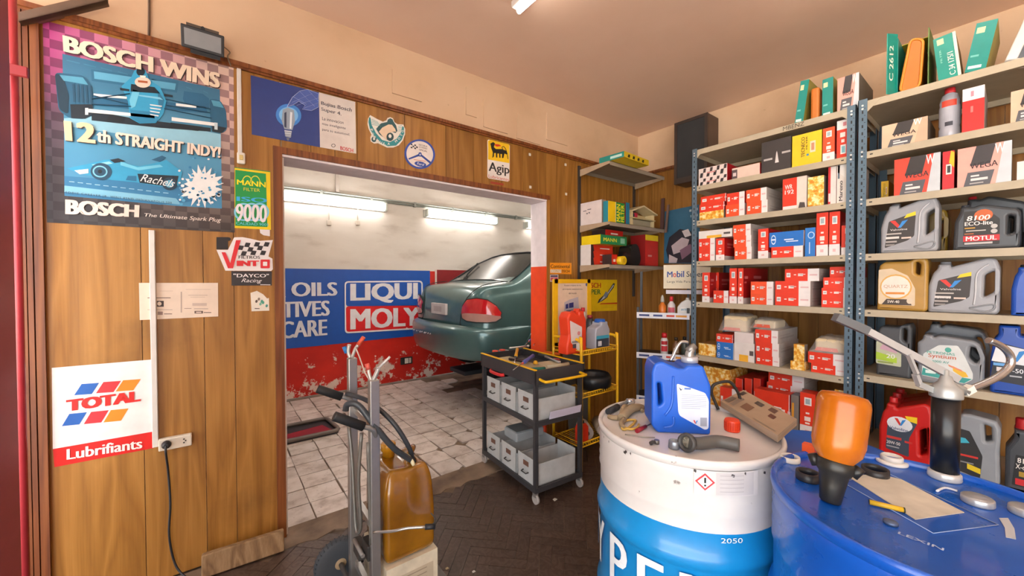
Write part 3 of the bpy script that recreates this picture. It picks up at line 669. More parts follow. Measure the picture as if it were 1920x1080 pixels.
t4('9000', (68, 870), (420, 885), (72, 670), (425, 690), '#ece6ea', 6, .06); t4('CALIDAD 9001', (75, 905), (435, 925), (75, 875), (435, 895), '#6fd0e0', 7, .02)
lettering(m, t)
m = MB(); sheet(m, WA, [(487, 430), (506, 431), (506, 443), (494, 441), (488, 437)], '#e6e0e2', .001); tag(m.build('paper_scrap'), 'torn white paper scrap below the green filter sticker', 'paper')
t = thing('checkered_flag_sticker', 'red and white filter sticker with checkered flag left of the doorway', 'sticker', WA.p(465, 507))
V6 = lambda cx, cy: (400+cx/6, 420+cy/6)
m = MB(); sheet(m, WA, [V6(*q) for q in [(35, 290), (165, 290), (235, 150), (330, 148), (420, 165), (520, 190), (670, 180), (620, 365), (665, 390), (670, 510), (650, 528), (135, 525)]], '#ebe6e6', .001); m.build('sticker_sheet', t)
m = MB(); s6 = lambda pts, c, k=1: shape(m, WA, [V6(*q) for q in pts], c, k)
t6 = lambda s_, a, b, c, d, col, k=2, bold=.03, shear=0: m.text(s_, *[WA.p(*V6(*q), k) for q in (a, b, c, d)], col, bold, shear)
for i in range(6):
    for j in range(3):
        x = 312+i*54; y = 192+j*48+14*math.sin(i*1.1)+i*4; sk = -20*j
        s6([(x+sk, y), (x+54+sk, y+6), (x+34+sk, y+54), (x-20+sk, y+48)], '#26242a' if (i+j) % 2 else '#e8e4e4', 1+(i+j) % 2)
s6([(92, 318), (135, 318), (190, 440), (255, 182), (308, 182), (222, 498), (165, 498)], '#dc2430', 4)
t6('FILTROS', (283, 390), (525, 392), (285, 355), (525, 358), '#2a262a', 4, .03); t6('INT', (262, 472), (515, 474), (262, 412), (515, 412), '#dc2430', 4, .14)
s6(rounded([(530, 400), (635, 400), (635, 498), (530, 498)], 12), '#dc2430', 4); s6(rounded([(558, 425), (606, 425), (606, 472), (558, 472)], 6), '#ebe6e6', 5)
t6('1', (35, 285), (165, 285), (35, 148), (165, 148), '#1e1c20', 3, .16); s6(disc(WA, 170, 170, 26, 20), '#1e1c20', 3)
lettering(m, t)
t = thing('racing_sticker', 'black and white racing sticker under the checkered flag sticker', 'sticker', WA.p(472, 536))
m = MB(); sheet(m, WA, [V6(202, 530), V6(658, 532), V6(658, 692), V6(205, 693)], '#2b2a30,r.35', .001); m.build('sticker_sheet', t)
m = MB(); t6('"DAYCO"', (225, 600), (625, 600), (225, 558), (625, 562), '#ece8e8', 2, .04); t6('Racing', (312, 668), (545, 672), (318, 612), (550, 618), '#ece8e8', 2, .0, .35); s6([(528, 678), (642, 680), (642, 688), (528, 687)], '#d8d4d4', 2)
lettering(m, t)
t = thing('torn_sticker', 'small torn white sticker with green specks left of the doorway', 'sticker', WA.p(488, 583))
m = MB(); sheet(m, WA, [V6(*q) for q in [(418, 775), (490, 752), (560, 790), (605, 838), (625, 832), (630, 975), (430, 982)]], '#e8e0d2', .001)
m.build('sticker_sheet', t); m = MB()
for x, y, c in ((485, 870, '#5a4a40'), (545, 870, '#52a890'), (560, 885, '#52a890'), (600, 920, '#3f8f88'), (512, 845, '#8a7a6a'), (530, 900, '#7ab8a0')): s6(disc(WA, x, y, 14, 18, .3, 8), c, 1)
s6([(465, 946), (520, 948), (520, 956), (465, 955)], '#4a423c', 1); m.build('print', t, recalc=False)
t = thing('leaflet_sheet', 'cream printed leaflet sheet stuck behind the white cable duct', 'leaflet', WA.p(335, 600))
F2 = lambda cx, cy: (250+cx/11.294, 520+cy/11.294)
m = MB(); sheet(m, WA, [F2(118, 118), F2(1792, 118), F2(1798, 828), F2(135, 905)], '#e6d3c0,r.6', .0006); m.build('paper', t)
m = MB(); s2 = lambda x0, y0, x1, y1, c: shape(m, WA, [F2(x0, y0), F2(x1, y0), F2(x1, y1), F2(x0, y1)], c, 1)
for x0, y0, x1, y1, c in ((300, 425, 790, 442, '#7a6458'), (1003, 305, 1028, 745, '#b5a397'), (500, 498, 645, 622, '#3c302c'), (300, 682, 830, 692, '#a8958a'), (515, 725, 625, 795, '#9a7f74'), (650, 768, 820, 782, '#6a544c'), (1160, 374, 1570, 384, '#b5a194'), (1210, 415, 1520, 423, '#bda99c'), (1250, 545, 1555, 605, '#cbb6a8'), (1080, 654, 1230, 664, '#8a7468'), (1285, 660, 1585, 672, '#a89488'), (1295, 710, 1475, 765, '#6a564e'), (1490, 738, 1650, 752, '#4a3a34'), (1110, 250, 1640, 262, '#cdb9aa'), (560, 285, 840, 295, '#d2bca8')): s2(x0, y0, x1, y1, c)
shape(m, WA, [F2(*q) for q in disc(WA, 553, 558, 45, 42)], '#e6d3c0', 2); shape(m, WA, [F2(*q) for q in ((1330, 728), (1440, 728), (1440, 750), (1330, 750))], '#e6d3c0', 2); m.build('print', t, recalc=False)
# belt brand stickers right of the doorway
S6 = lambda cx, cy: (1020+cx/5.4, 480+cy/5.4)
t = thing('belt_sticker', 'orange belt brand sticker on panelling right of the doorway', 'sticker', WA.p(*S6(170, 185)))
m = MB(); sheet(m, WA, [S6(60, 68), S6(278, 70), S6(278, 185), S6(60, 180)], '#f29a1c,r.4', .001); m.build('sticker_sheet', t)
m = MB(); m.text('Continental', *[WA.p(*S6(*q), 2) for q in ((66, 122), (260, 122), (66, 85), (260, 88))], '#4a2c10', .03); shape(m, WA, [S6(64, 136), S6(175, 138), S6(175, 170), S6(64, 168)], '#eadfd4', 1)
m.text('CONTI', *[WA.p(*S6(*q), 3) for q in ((70, 163), (172, 165), (70, 140), (172, 142))], '#d8a83a', .03); m.text('TECH', *[WA.p(*S6(*q), 3) for q in ((178, 165), (258, 167), (178, 140), (258, 142))], '#2c2018', .04); lettering(m, t)
t = thing('small_flag_sticker', 'tiny red and white sticker under the orange belt sticker', 'sticker', WA.p(*S6(100, 258)))
m = MB(); sheet(m, WA, [S6(58, 190), S6(145, 188), S6(145, 258), S6(58, 260)], '#e6dede,r.4', .001); m.build('sticker_sheet', t)
m = MB(); shape(m, WA, [S6(66, 196), S6(138, 195), S6(138, 212), S6(66, 213)], '#4a4468', 1); shape(m, WA, [S6(66, 218), S6(138, 217), S6(138, 250), S6(66, 252)], '#d85a64', 1); shape(m, WA, [S6(75, 245), S6(100, 225), S6(128, 245), S6(100, 238)], '#efe2e2', 2); m.build('print', t, recalc=False)
t = thing('yellow_plug_sign', 'yellow spark plug sign partly behind the wire rack panel', 'sign', WA.p(1125, 585))
m = MB(); sheet(m, WA, [S6(390, 240), S6(740, 240), S6(740, 552), S6(390, 565)], '#f0c81a,r.35', .002); m.build('sign_plate', t)
m = MB(); m.text('BOSCH', *[WA.p(*S6(*q), 2) for q in ((395, 322), (575, 322), (395, 272), (575, 272))], '#c8281c', .05); m.text('SUPER', *[WA.p(*S6(*q), 2) for q in ((395, 390), (575, 388), (395, 338), (575, 338))], '#3a7a3c', .04)
s5 = lambda pts, c, k=1: shape(m, WA, [S6(*q) for q in pts], c, k)
s5([(540, 480), (555, 440), (600, 400), (640, 370), (700, 275), (718, 278), (705, 320), (655, 385), (640, 420), (590, 455)], '#33343c', 2); s5([(560, 465), (600, 410), (650, 365), (700, 290), (705, 300), (650, 380), (610, 430)], '#c9ced6', 3); s5([(600, 400), (625, 355), (650, 385), (625, 425)], '#7d8aa0', 4)
s5([(580, 478), (740, 470), (740, 486), (560, 490)], '#c8481c', 2); s5([(575, 505), (735, 500), (735, 504), (575, 509)], '#d8b018', 1); s5([(575, 522), (700, 518), (700, 522), (575, 526)], '#d8b018', 1)
lettering(m, t)
# ---------------- cable ducts, switch, socket, floodlight
def duct(name, px0, py0, px1, py1, wd, label, cat='cable duct'):
    a, b = WA.p(px0, py0), WA.p(px1, py1); x = (a.x+b.x)/2
    m = MB(); m.bbox((x-wd/2, YA-.016, min(a.z, b.z)), (x+wd/2, YA-.004, max(a.z, b.z)), .002, '#d8d2cc,r.4'); m.box((x-wd/2-.001, YA-.0045, min(a.z, b.z)), (x+wd/2+.001, YA-.0005, max(a.z, b.z)), '#cfc8c2,r.4')
    return tag(m.build(name), label, cat)
duct('cable_duct', 447, 130, 451, 288, .017, 'short white cable duct running down to the light switch')
duct('cable_duct', 285, 432, 292, 837, .02, 'long white cable duct from the racing poster to the socket')
sc = WA.p(452, 298); t = thing('light_switch', 'small cream light switch beside the racing poster', 'switch', V(sc.x, YA-.001, sc.z-.03))
MB().bbox((sc.x-.017, YA-.024, sc.z-.028), (sc.x+.017, YA-.001, sc.z+.028), .006, '#e2dcd2,r.4').build('housing', t); MB().bbox((sc.x-.008, YA-.028, sc.z-.011), (sc.x+.008, YA-.023, sc.z+.014), .002, '#d9c07a,r.4').build('rocker', t)
a, b = WA.p(298, 824), WA.p(360, 812); cz = (a.z+b.z)/2-.022
t = thing('power_socket', 'cream surface wall socket beside the striped oil sign', 'socket', V((a.x+b.x)/2, YA, cz-.03))
MB().bbox((a.x, YA-.03, cz-.027), (b.x, YA-.001, cz+.027), .004, '#dcd2c0,r.45,v.12').build('housing', t)
m = MB()
for k in range(3): m.cyl((b.x-.028+.006*(k % 2), YA-.031, cz-.006+.008*k), (b.x-.028+.006*(k % 2), YA-.0295, cz-.006+.008*k), .0035, '#3a332c', n=8)
m.build('outlet_holes', t)
t2 = thing('extension_cord', 'black power cord and plug hanging from the wall socket', 'cord', V(a.x+.028, YA-.06, .003))
pc = V(a.x+.028, YA-.03, cz+.003)
MB().lathe([(.016, 0), (.018, .008), (.016, .022), (.008, .032)], pc, '#232325,r.5', 14, (0, -1, 0)).build('plug', t2)
pts = [pc+V(0, -.03, 0), pc+V(0, -.035, -.03)]+[WA.p(*q)+V(0, -.02, 0) for q in ((316, 880), (320, 940), (318, 1000), (328, 1050))]+[V(pts_x, YA-.05, .012) for pts_x in (-.14,)]+[V(-.09, YA-.12, .006), V(.02, YA-.2, .006)]
MB().tube(pts, .0045, '#26272b,r.5', 8, 6).build('cable', t2)
# floodlight above the poster
K5 = lambda cx, cy: (330+cx/9.82, 20+cy/9.82)
f = onY(*K5(500, 560), YP-.1); t = thing('floodlight', 'black outdoor floodlight on the wall above the racing poster', 'floodlight', f+V(0, 0, -.06))
fx = Matrix.Translation(f) @ Matrix.Rotation(math.radians(22), 4, 'X')
w2, h2 = .078, .046
m = MB(fx); m.bbox((-w2, -.012, -h2), (w2, .01, h2), .004, '#2e2f33,r.45'); m.prism([(-w2*.8, .01, -h2*.7), (w2*.8, .01, -h2*.7), (w2*.55, .06, -h2*.4), (-w2*.55, .06, -h2*.4)], (0, 0, h2*1.1), '#33302c,r.5'); m.box((-w2*.75, 0, h2*.6), (w2*.75, .045, h2*1.25), '#5a4b3e,r.5'); m.cyl((0, -.005, h2*1.12), (0, .01, h2*1.12), .008, '#1c1c1e', n=10); m.build('housing', t)
MB(fx).box((-w2*.85, -.0145, -h2*.72), (w2*.85, -.012, h2*.72), '#8f9499,r.12').build('lens_glass', t)
m = MB(fx); m.box((-w2*.6, -.004, -h2*1.35), (w2*.8, .03, -h2), '#1d1f24,r.5'); m.build('junction_box', t)
m = MB(); m.box((f.x-.012, f.y+.03, f.z-.02), (f.x+.012, YP+.005, f.z+.005), '#2a2a2a,r.5'); m.build('bracket', t)
m = MB(); q = WA.p(*K5(880, 740)); m.tube([q+V(0, -.04, 0), WA.p(*K5(990, 800))+V(0, -.02, 0), WA.p(*K5(950, 900))+V(0, -.03, 0), WA.p(*K5(1010, 1060))+V(0, -.026, 0)], .003, '#7a6a55,r.6', 6, 4); m.build('cable', t)
m = MB(); a, b = onY(274, 0, YP-.004), onY(279, 68, YP-.004); m.tube([V(b.x, YP-.005, CEIL-.01), V(b.x+.003, YP-.005, (b.z+CEIL)/2), V(b.x, YP-.005, TRIM1)], .0045, '#6a5647,r.6', 6, 4); tag(m.build('riser_cable'), 'thin brown cable running up the plaster above the racing poster', 'cable')
# ---------------- street gate, far left
gp = V(-.574, 2.2, 0); t = thing('gate_post', 'red painted steel gate post with latch at the far left', 'gate post', gp)
MB().cyl(gp, gp+V(0, 0, CEIL-.005), .0115, '#a8323a,r.4', n=14).build('post', t)
lt = onY(30, 133, 2.17); MB().bbox((lt.x-.16, 2.155, lt.z-.018), (lt.x+.03, 2.175, lt.z+.018), .003, '#93262b,r.45').build('latch_bar', t)
m = MB(); m.prism([(-.538, 2.03, 0), (-.558, 2.035, 0), (-.93, .55, 0), (-.91, .545, 0)], (0, 0, CEIL-.01), '#9c4a58,r.4'); tag(m.build('gate_leaf'), 'dull red steel gate leaf at the left edge of the picture', 'gate')  # edge in view; unseen length added to block daylight from the back wall
m = MB(); m.obox(onY(35, 40, 2.33), onY(200, 0, 2.30)-onY(35, 40, 2.33), (0, .03, 0), (0, 0, .035), '#5d4634,r.55,v.2'); m.obox(onY(35, 40, 2.33), onY(200, 0, 2.30)-onY(35, 40, 2.33), (0, .05, 0), (0, 0, .005), '#6b5340,r.55,v.2'); tag(m.build('gate_rail'), 'rusty steel gate rail crossing the upper left corner', 'rail')
# board leaning at the foot of the wall
m = MB(); c0 = onZ(378, 1079, .0)
P = [onY(378, 1075, 2.22), onY(505, 1010, 2.33), onY(520, 1040, 2.33), onY(520, 1050, 2.33), onY(385, 1110, 2.22)]
c = V(.05, 2.26, 0); xf = Matrix.Translation((.115, 2.262, .0)) @ Matrix.Rotation(math.radians(-3), 4, 'Z') @ Matrix.Rotation(math.radians(-12), 4, 'X')
m = MB(xf); m.bbox((-.19, -.02, 0.005), (.14, .02, .105), .006, 'old_board'); tag(m.build('wood_offcut'), 'worn wooden board offcut lying at the foot of the wall', 'board')
# ---------------- ceiling lamp
c = onZ(968, 18, CEIL-.03); t = thing('ceiling_lamp', 'white fluorescent batten lamp on the front room ceiling', 'lamp', V(c.x, c.y-.6, CEIL-.06))
MB().bbox((c.x-.035, c.y-1.22, CEIL-.035), (c.x+.035, c.y, CEIL-.001), .004, '#d9d2cc,r.4').build('batten', t)
MB().cyl((c.x, c.y-1.2, CEIL-.05), (c.x, c.y-.02, CEIL-.05), .014, '#fff4e6,e%g' % FRONT_TUBE, n=12).build('tube', t)
c2 = onZ(1445, -14, CEIL-.03); t = thing('ceiling_lamp', 'second fluorescent batten lamp on the ceiling near the shelving', 'lamp', V(c2.x, c2.y-.6, CEIL-.06))
MB().bbox((c2.x-.035, c2.y-1.22, CEIL-.035), (c2.x+.035, c2.y, CEIL-.001), .004, '#d9d2cc,r.4').build('batten', t)
MB().cyl((c2.x, c2.y-1.2, CEIL-.05), (c2.x, c2.y-.02, CEIL-.05), .014, '#fff4e6,e%g' % FRONT_TUBE, n=12).build('tube', t)
# ================================================================== rear room
WR = Flat('y', YR-.014)
def R(px, py, k=0): return WR.p(px, py, k)
# banner: runs on behind the wall on the left
b0, b1 = R(806, 507), R(806, 628)
xl = R(527, 503).x-1.55; zt, zb = R(527, 503).z, R(527, 654).z
t = thing('oil_banner', 'blue vinyl banner with large white lettering along the red wall', 'banner', V(1.2, YR-.02, zb))
nx = 60; vs = []; fs = []
for i in range(nx+1):
    u = i/nx; x = xl+(b0.x-xl)*u
    for j in range(9):
        v = j/8; z = zb+(zt-zb)*v+.006*math.sin(u*9)*(1-v); yy = YR-.015-.003*math.sin(u*40+v*6)*(.4+.6*math.sin(v*3.1))-.001*math.sin(u*90-v*9)
        vs.append((x, yy, z))
for i in range(nx):
    for j in range(8): a = i*9+j; fs.append((a, a+9, a+10, a+1))
m = MB(); m.add(vs, fs, '#1d57b4,r.35,v.04', True); m.build('banner_sheet', t)
WB = Flat('y', YR-.024); m = MB()
B3 = lambda cx, cy: (520+cx/3, 440+cy/3)
def zrow(cx, cy): return WB.p(*B3(cx, cy))
# left column of lettering, drawn in metres along the banner
def col_text(s, x1, cyb, cyt, cxm, wd):
    zb_, zt_ = zrow(cxm, cyb).z, zrow(cxm, cyt).z; y = YR-.025
    m.text(s, (x1-wd, y, zb_), (x1, y, zb_), (x1-wd, y, zt_), (x1, y, zt_), '#dfe3ee,r.4', .08)
x1 = zrow(338, 300).x; w1 = (x1-zrow(78, 300).x)
col_text('OILS', x1, 346, 268, 200, w1); col_text('MOTOR', zrow(48, 300).x, 352, 272, 40, w1*1.42)
x2 = zrow(295, 410).x; col_text('ADDITIVES', x2, 460, 373, 200, (x2-zrow(22, 410).x)*1.98)
x3 = zrow(281, 520).x; col_text('CARE', x3, 572, 480, 200, (x3-zrow(24, 520).x)*1.03); col_text('CAR', x3-(x3-zrow(24, 520).x)*1.25, 576, 482, 30, w1*.9)
# boxed logo
LB = [B3(380, 252), B3(818, 248), B3(818, 522), B3(380, 556)]
def lg(pts, c, k): shape(m, WB, [B3(*q) for q in pts], c, k)
lg(rounded([(378, 262), (818, 258), (818, 530), (380, 556)], 22), '#e6e6ec,r.4', 0); lg(rounded([(386, 270), (810, 266), (810, 400), (386, 403)], 16), '#1d57b4,r.4', 1); lg(rounded([(386, 403), (810, 397), (810, 522), (388, 547)], 16), '#dc2226,r.4', 1)
m.text('LIQUI', *[WB.p(*B3(*q), 3) for q in ((410, 390), (790, 378), (410, 275), (790, 270))], '#e6e6ec,r.4', .085); m.text('MOLY', *[WB.p(*B3(*q), 3) for q in ((410, 535), (802, 510), (410, 418), (802, 408))], '#e6e6ec,r.4', .085)
lettering(m, t)
m = MB(); a = R(812, 507); z2 = R(812, 640).z
m.box((a.x+.06, YR-.014, z2), (a.x+1.3, YR-.010, a.z+.01), '#8f1a20,r.5'); m.box((a.x+.03, YR-.015, z2), (a.x+.06, YR-.010, a.z+.01), '#d8c4bc,r.5'); tag(m.build('red_banner'), 'dark red banner on the wall behind the green car', 'banner')
# fluorescent fittings
def fitting(x0, x1, z, label):
    y = YR-.055
    t = thing('fluorescent_fitting', label, 'lamp', V((x0+x1)/2, YR, z-.05), 'fluorescent fittings on the rear wall')
    MB().bbox((x0-.01, YR-.03, z-.055), (x1+.01, YR-.001, z+.055), .006, '#d9dcd8,r.4').build('backplate', t)
    o = MB(); o.bbox((x0+.02, YR-.11, z-.05), (x1-.02, YR-.03, z+.05), .02, '#fff6ee,e%g' % TUBE_POWER); o.build('diffuser', t)
    for xa, xb in ((x0, x0+.03), (x1-.03, x1)): MB().bbox((xa, YR-.114, z-.054), (xb, YR-.028, z+.054), .012, '#cfd8cf,r.4').build('end_cap', t)
zt_ = R(725, 395).z
fitting(.56, 1.80, zt_+.035, 'lit fluorescent fitting on the rear wall, nearest the doorway left')
fitting(2.36, 3.60, zt_+.02, 'lit fluorescent fitting on the rear wall above the car boot')
fitting(4.20, 5.44, zt_+.01, 'lit fluorescent fitting on the rear wall cut off by the right jamb')
def fill_fitting(x0, x1, z, label):     # unseen lamps added over the doorway to light the rear wall evenly
    y = YP+WT; t = thing('fluorescent_fitting', label, 'lamp', V((x0+x1)/2, y, z-.05), 'added unseen fill lamps over the doorway')
    MB().bbox((x0-.01, y+.001, z-.055), (x1+.01, y+.03, z+.055), .006, '#d9dcd8,r.4').build('backplate', t)
    MB().bbox((x0+.02, y+.03, z-.05), (x1-.02, y+.11, z+.05), .02, '#fff6ee,e%g' % (TUBE_POWER*2)).build('diffuser', t)
for i, x in enumerate((.1, 1.6, 3.1)): fill_fitting(x, x+1.24, 2.55, ('first', 'second', 'third')[i]+' added fill lamp, unseen over the doorway inside the rear room')
m = MB(); za = R(526, 348).z; 
m.cyl((RX0, YR-.03, za-.01), (RX1, YR-.03, za-.01), .011, '#9aa09a,r.4', n=10); m.cyl((RX0, YR-.025, za-.04), (RX1, YR-.025, za-.04), .014, '#7f8680,r.4', n=10)
for i in range(9): x = .4+i*.6; m.box((x, YR-.045, za-.06), (x+.03, YR-.0005, za+.004), '#8b8f8a,r.5')
tag(m.build('conduit'), 'grey cable conduit running along the rear wall above the lamps', 'conduit')
for px, py, s_ in ((617, 418, 'left'), (671, 418, 'right')):
    p = R(px, py); m = MB(); m.tube([V(p.x, YR-.012, zt_-.02), V(p.x, YR-.012, p.z+.03)], .006, '#cfc8c0', 6); m.bbox((p.x-.025, YR-.04, p.z-.03), (p.x+.025, YR-.002, p.z+.03), .006, '#d6cfc4,r.4')
    tag(m.build('pull_switch'), 'small cream switch box below the first fitting, '+s_+' of the pair', 'switch', 'switch boxes under the first fitting')
p = R(632, 330); m = MB(); m.bbox((p.x-.02, YR-.03, za+.01), (p.x+.02, YR-.001, RCEIL-.01), .004, '#c4bcb4,r.5'); tag(m.build('vertical_duct'), 'white vertical cable duct on the rear wall above the conduit', 'cable duct')
p = R(762, 676); t = thing('rear_socket', 'small black and white wall socket on the red wall', 'socket', V(p.x, YR-.01, p.z-.05))
MB().bbox((p.x-.085, YR-.03, p.z-.05), (p.x+.085, YR-.006, p.z+.05), .006, '#2b2a2a,r.5').build('frame', t); m = MB(); m.box((p.x-.03, YR-.034, p.z-.035), (p.x+.02, YR-.03, p.z+.035), '#d8d2c8'); m.box((p.x+.03, YR-.034, p.z-.035), (p.x+.06, YR-.03, p.z+.035), '#c9c3ba'); m.build('modules', t)
# tray on the tiles
a, b, c, d = onZ(527, 838), onZ(628, 818), onZ(617, 793), onZ(527, 803)
t = thing('oil_tray', 'black rimmed shallow tray with dark red inside on the tiles', 'tray', V(.6, 3.95, 0))
m = MB(); x0, x1, y0, y1 = .2, .87, 3.72, 4.12
m.prism(rounded([(x0, y0), (x1, y0), (x1, y1), (x0, y1)], .05) and [V(x, y, .0) for x, y in rounded([(x0, y0), (x1, y0), (x1-.03, y1), (x0, y1)], .05)], (0, 0, .012), '#2c2a2c,r.4'); m.build('base', t)
rim = [V(x, y, .03) for x, y in rounded([(x0, y0), (x1, y0), (x1-.03, y1), (x0, y1)], .06)]
MB().tube(rim, .018, '#6e6660,r.5', 6, 0, True).build('rim', t)
MB().prism([V(x, y, .012) for x, y in ((x0+.03, y0+.04), (x1-.05, y0+.04), (x1-.1, y1-.16), (x0+.03, y1-.26))], (0, 0, .012), '#8a1c28,r.3').build('red_liner', t)
# ------------------------------------------------------------------ the car (tail towards -X), raised on a low lift
LIFT = .335; CY = 3.86; HW = .80; TX = 1.955
t = thing('car', 'dark green saloon car with red tail lamp seen from behind', 'car', V(TX+2.0, CY, LIFT))
# x, zbot, zmid(crease) , zbelt, hw_low, hw_mid, hw_belt, ztop, hw_top
T_ = [(.00, .38, .56, .68, .50, .62, .56, .72, .50), (.04, .31, .56, .74, .60, .70, .66, .88, .58), (.09, .29, .56, .82, .68, .76, .72, .975, .64), (.18, .27, .57, .87, .73, .80, .76, 1.01, .69),
      (.32, .25, .57, .89, .75, .815, .785, 1.02, .71), (.44, .24, .57, .90, .76, .82, .79, 1.03, .71), (.60, .23, .57, .915, .77, .825, .79, 1.12, .68), (.84, .22, .57, .92, .77, .825, .79, 1.28, .61),
      (1.08, .21, .57, .92, .77, .825, .79, 1.39, .56), (1.36, .2, .57, .92, .77, .825, .79, 1.435, .55), (2.0, .2, .56, .91, .77, .825, .785, 1.44, .55), (2.5, .2, .55, .90, .77, .82, .78, 1.38, .55),
      (2.85, .2, .55, .88, .77, .82, .77, 1.19, .60), (3.15, .2, .54, .86, .77, .82, .76, .97, .66), (3.6, .22, .53, .80, .76, .81, .73, .88, .62), (3.95, .25, .50, .69, .72, .77, .66, .77, .56), (4.1, .33, .48, .58, .55, .62, .52, .62, .45)]
rows = []
for (x, zb_, zm, zbe, hl, hm, hb, ztp, ht) in T_:
    half = [(0, zb_), (hl*.7, zb_), (hl, zb_+.03), (hm-.01, zm-.14), (hm, zm), (hm-.012, (zm+zbe)/2+.03), (hb, zbe), (hb-.03, zbe+.03 if ztp > zbe+.05 else zbe), (ht+(hb-ht)*.45, zbe+(ztp-zbe)*.55), (ht+.02, ztp-.035*(1 if ztp > 1.1 else .4)), (ht-.08, ztp-.006), (ht*.5, ztp+.008), (0, ztp+.012)]
    full = [(-y, z) for y, z in half]+[(y, z) for y, z in half[-2:0:-1]]
    rows.append([V(TX+x, CY+y, LIFT+z) for y, z in full])
n_ = len(rows[0]); vs = [p for r_ in rows for p in r_]
fs = [(i*n_+j, i*n_+(j+1) % n_, (i+1)*n_+(j+1) % n_, (i+1)*n_+j) for i in range(len(rows)-1) for j in range(n_)]
fs += [tuple(range(n_)), tuple(range((len(rows)-1)*n_, len(rows)*n_))[::-1]]
m = MB(); m.add(vs, fs, 'car_paint', True); body = m.build('body', t)
sb = body.modifiers.new('smooth', 'SUBSURF'); sb.levels = 2; sb.render_levels = 2
def cp(x, y, z): return V(TX+x, CY+y, LIFT+z)
GL = '#14191c,r.06,c1'
# rear window (raised glass patch following the loft), quarter window
def patch(pts_grid, mat, name, par, smooth=True):
    vs = [p for r_ in pts_grid for p in r_]; k = len(pts_grid[0]); m = MB()
    m.add(vs, [(i*k+j, i*k+j+1, (i+1)*k+j+1, (i+1)*k+j) for i in range(len(pts_grid)-1) for j in range(k-1)], mat, smooth); return m.build(name, par)
grid = []
for x, zt2, hw_ in ((.47, 1.035, .66), (.62, 1.125, .635), (.85, 1.275, .585), (1.06, 1.372, .53)):
    grid.append([cp(x-.012, hw_*u, zt2+.022-.035*abs(u)**3) for u in (-1, -.9, -.5, 0, .5, .9, 1)])
rwn = patch(grid, '#15191a,r.22', 'rear_window', t)
m = MB(); edge = [grid[0][i] for i in range(7)]+[grid[i][6] for i in (1, 2, 3)]+[grid[3][i] for i in (5, 4, 3, 2, 1, 0)]+[grid[i][0] for i in (2, 1)]
m.tube([p+V(-.004, 0, .004) for p in edge], .009, '#191c1d,r.5', 6, 0, True); m.build('window_seal', rwn)
for s_ in (-1, 1):
    q = [(1.32, .95), (1.62, .95), (1.64, 1.27), (1.50, 1.27)]
    g1 = []
    for x, z in q: hw_ = .775-(z-.9)*.46; g1.append(cp(x, s_*(hw_+.012), z))
    m = MB(); m.poly(g1, GL); m.build('side_window', t)
    g2 = [cp(x, s_*(.775-(z-.9)*.46+.012), z) for x, z in ((1.68, .95), (2.72, .94), (2.45, 1.28), (1.70, 1.30))]; m = MB(); m.poly(g2, GL); m.build('side_window', t)
# tail lamps wrapping the corner
for s_ in (-1, 1):
    pth = [(.04, .45, .655, .80), (.04, .54, .635, .865), (.075, .665, .63, .88), (.14, .755, .63, .865), (.21, .80, .64, .81), (.265, .812, .67, .74)]
    up, mid, low = [], [], []
    for x, y, z0, z1 in pth: zm = z0+(z1-z0)*.36; low.append(cp(x-.04, s_*(y+.024), z0+.012)); mid.append(cp(x-.052, s_*(y+.03), zm+.01)); up.append(cp(x-.030, s_*(y+.016), z1))
    lp = patch([mid, [(a+b)/2+V(-.006, s_*.004, 0) for a, b in zip(mid, up)], up], '#b3121c,r.12,c1', 'tail_lamp', t)
    patch([low, mid], '#b98f86,r.15,c1', 'indicator_lens', lp)
    m = MB(); m.tube(low+up[::-1], .006, '#20292a,r.5', 6, 0, True); m.build('lamp_seal', lp)
# boot lid seam, plate, bumper
m = MB(); seam = [cp(.44, -.66, 1.035), cp(.25, -.655, 1.02), (cp(.10, -.60, .965)), cp(.03, -.47, .82), cp(.0, -.44, .62), cp(-.005, -.40, .585), cp(-.01, .40, .585), cp(.0, .44, .62), cp(.03, .47, .82), cp(.10, .60, .965), cp(.25, .655, 1.02), cp(.44, .66, 1.035)]
m.tube([p+V(-.006, 0, .004) for p in seam], .0045, '#131c1d,r.6', 5, 3); m.build('boot_seam', t)
m = MB(); m.bbox((TX-.022, CY-.15, LIFT+.68), (TX+.01, CY+.19, LIFT+.80), .004, '#b9b4b4,r.5'); pt = m.build('number_plate', t)
m = MB(); m.box((TX-.024, CY-.07, LIFT+.71), (TX-.0225, CY+.12, LIFT+.77), '#a39a9c,r.6'); m.build('blurred_print', pt)
bump_rows = []
for (dz, off) in ((.26, -.01), (.28, .04), (.40, .07), (.52, .075), (.575, .065), (.60, .0)):
    r_ = []
    for x, y in ((.75, -.80), (.45, -.80), (.25, -.775), (.10, -.70), (.02, -.56), (-.02, -.3), (-.03, 0), (-.02, .3), (.02, .56), (.10, .70), (.25, .775), (.45, .80), (.75, .80)):
        nn = V(-1 if abs(y) < .6 else -.5, (y/.8) if abs(y) > .5 else 0, 0).normalized(); r_.append(cp(x-.05, y, dz)+nn*off*(.4 if x > .6 else 1))
    bump_rows.append(r_)
bo = patch(bump_rows, 'car_paint', 'bumper', t); sb = bo.modifiers.new('smooth', 'SUBSURF'); sb.levels = 1; sb.render_levels = 2
m = MB()
for i in range(14): yv = -.1+i*.05+random.uniform(-.02, .02); m.poly([cp(-.168, yv, .475+random.uniform(0, .02)), cp(-.168, yv+.03, .475+random.uniform(0, .012)), cp(-.165, yv+.025, .49), cp(-.165, yv+.005, .495)], '#d2d0cc')
m.build('paint_chips', bo)['kind'] = 'stuff'
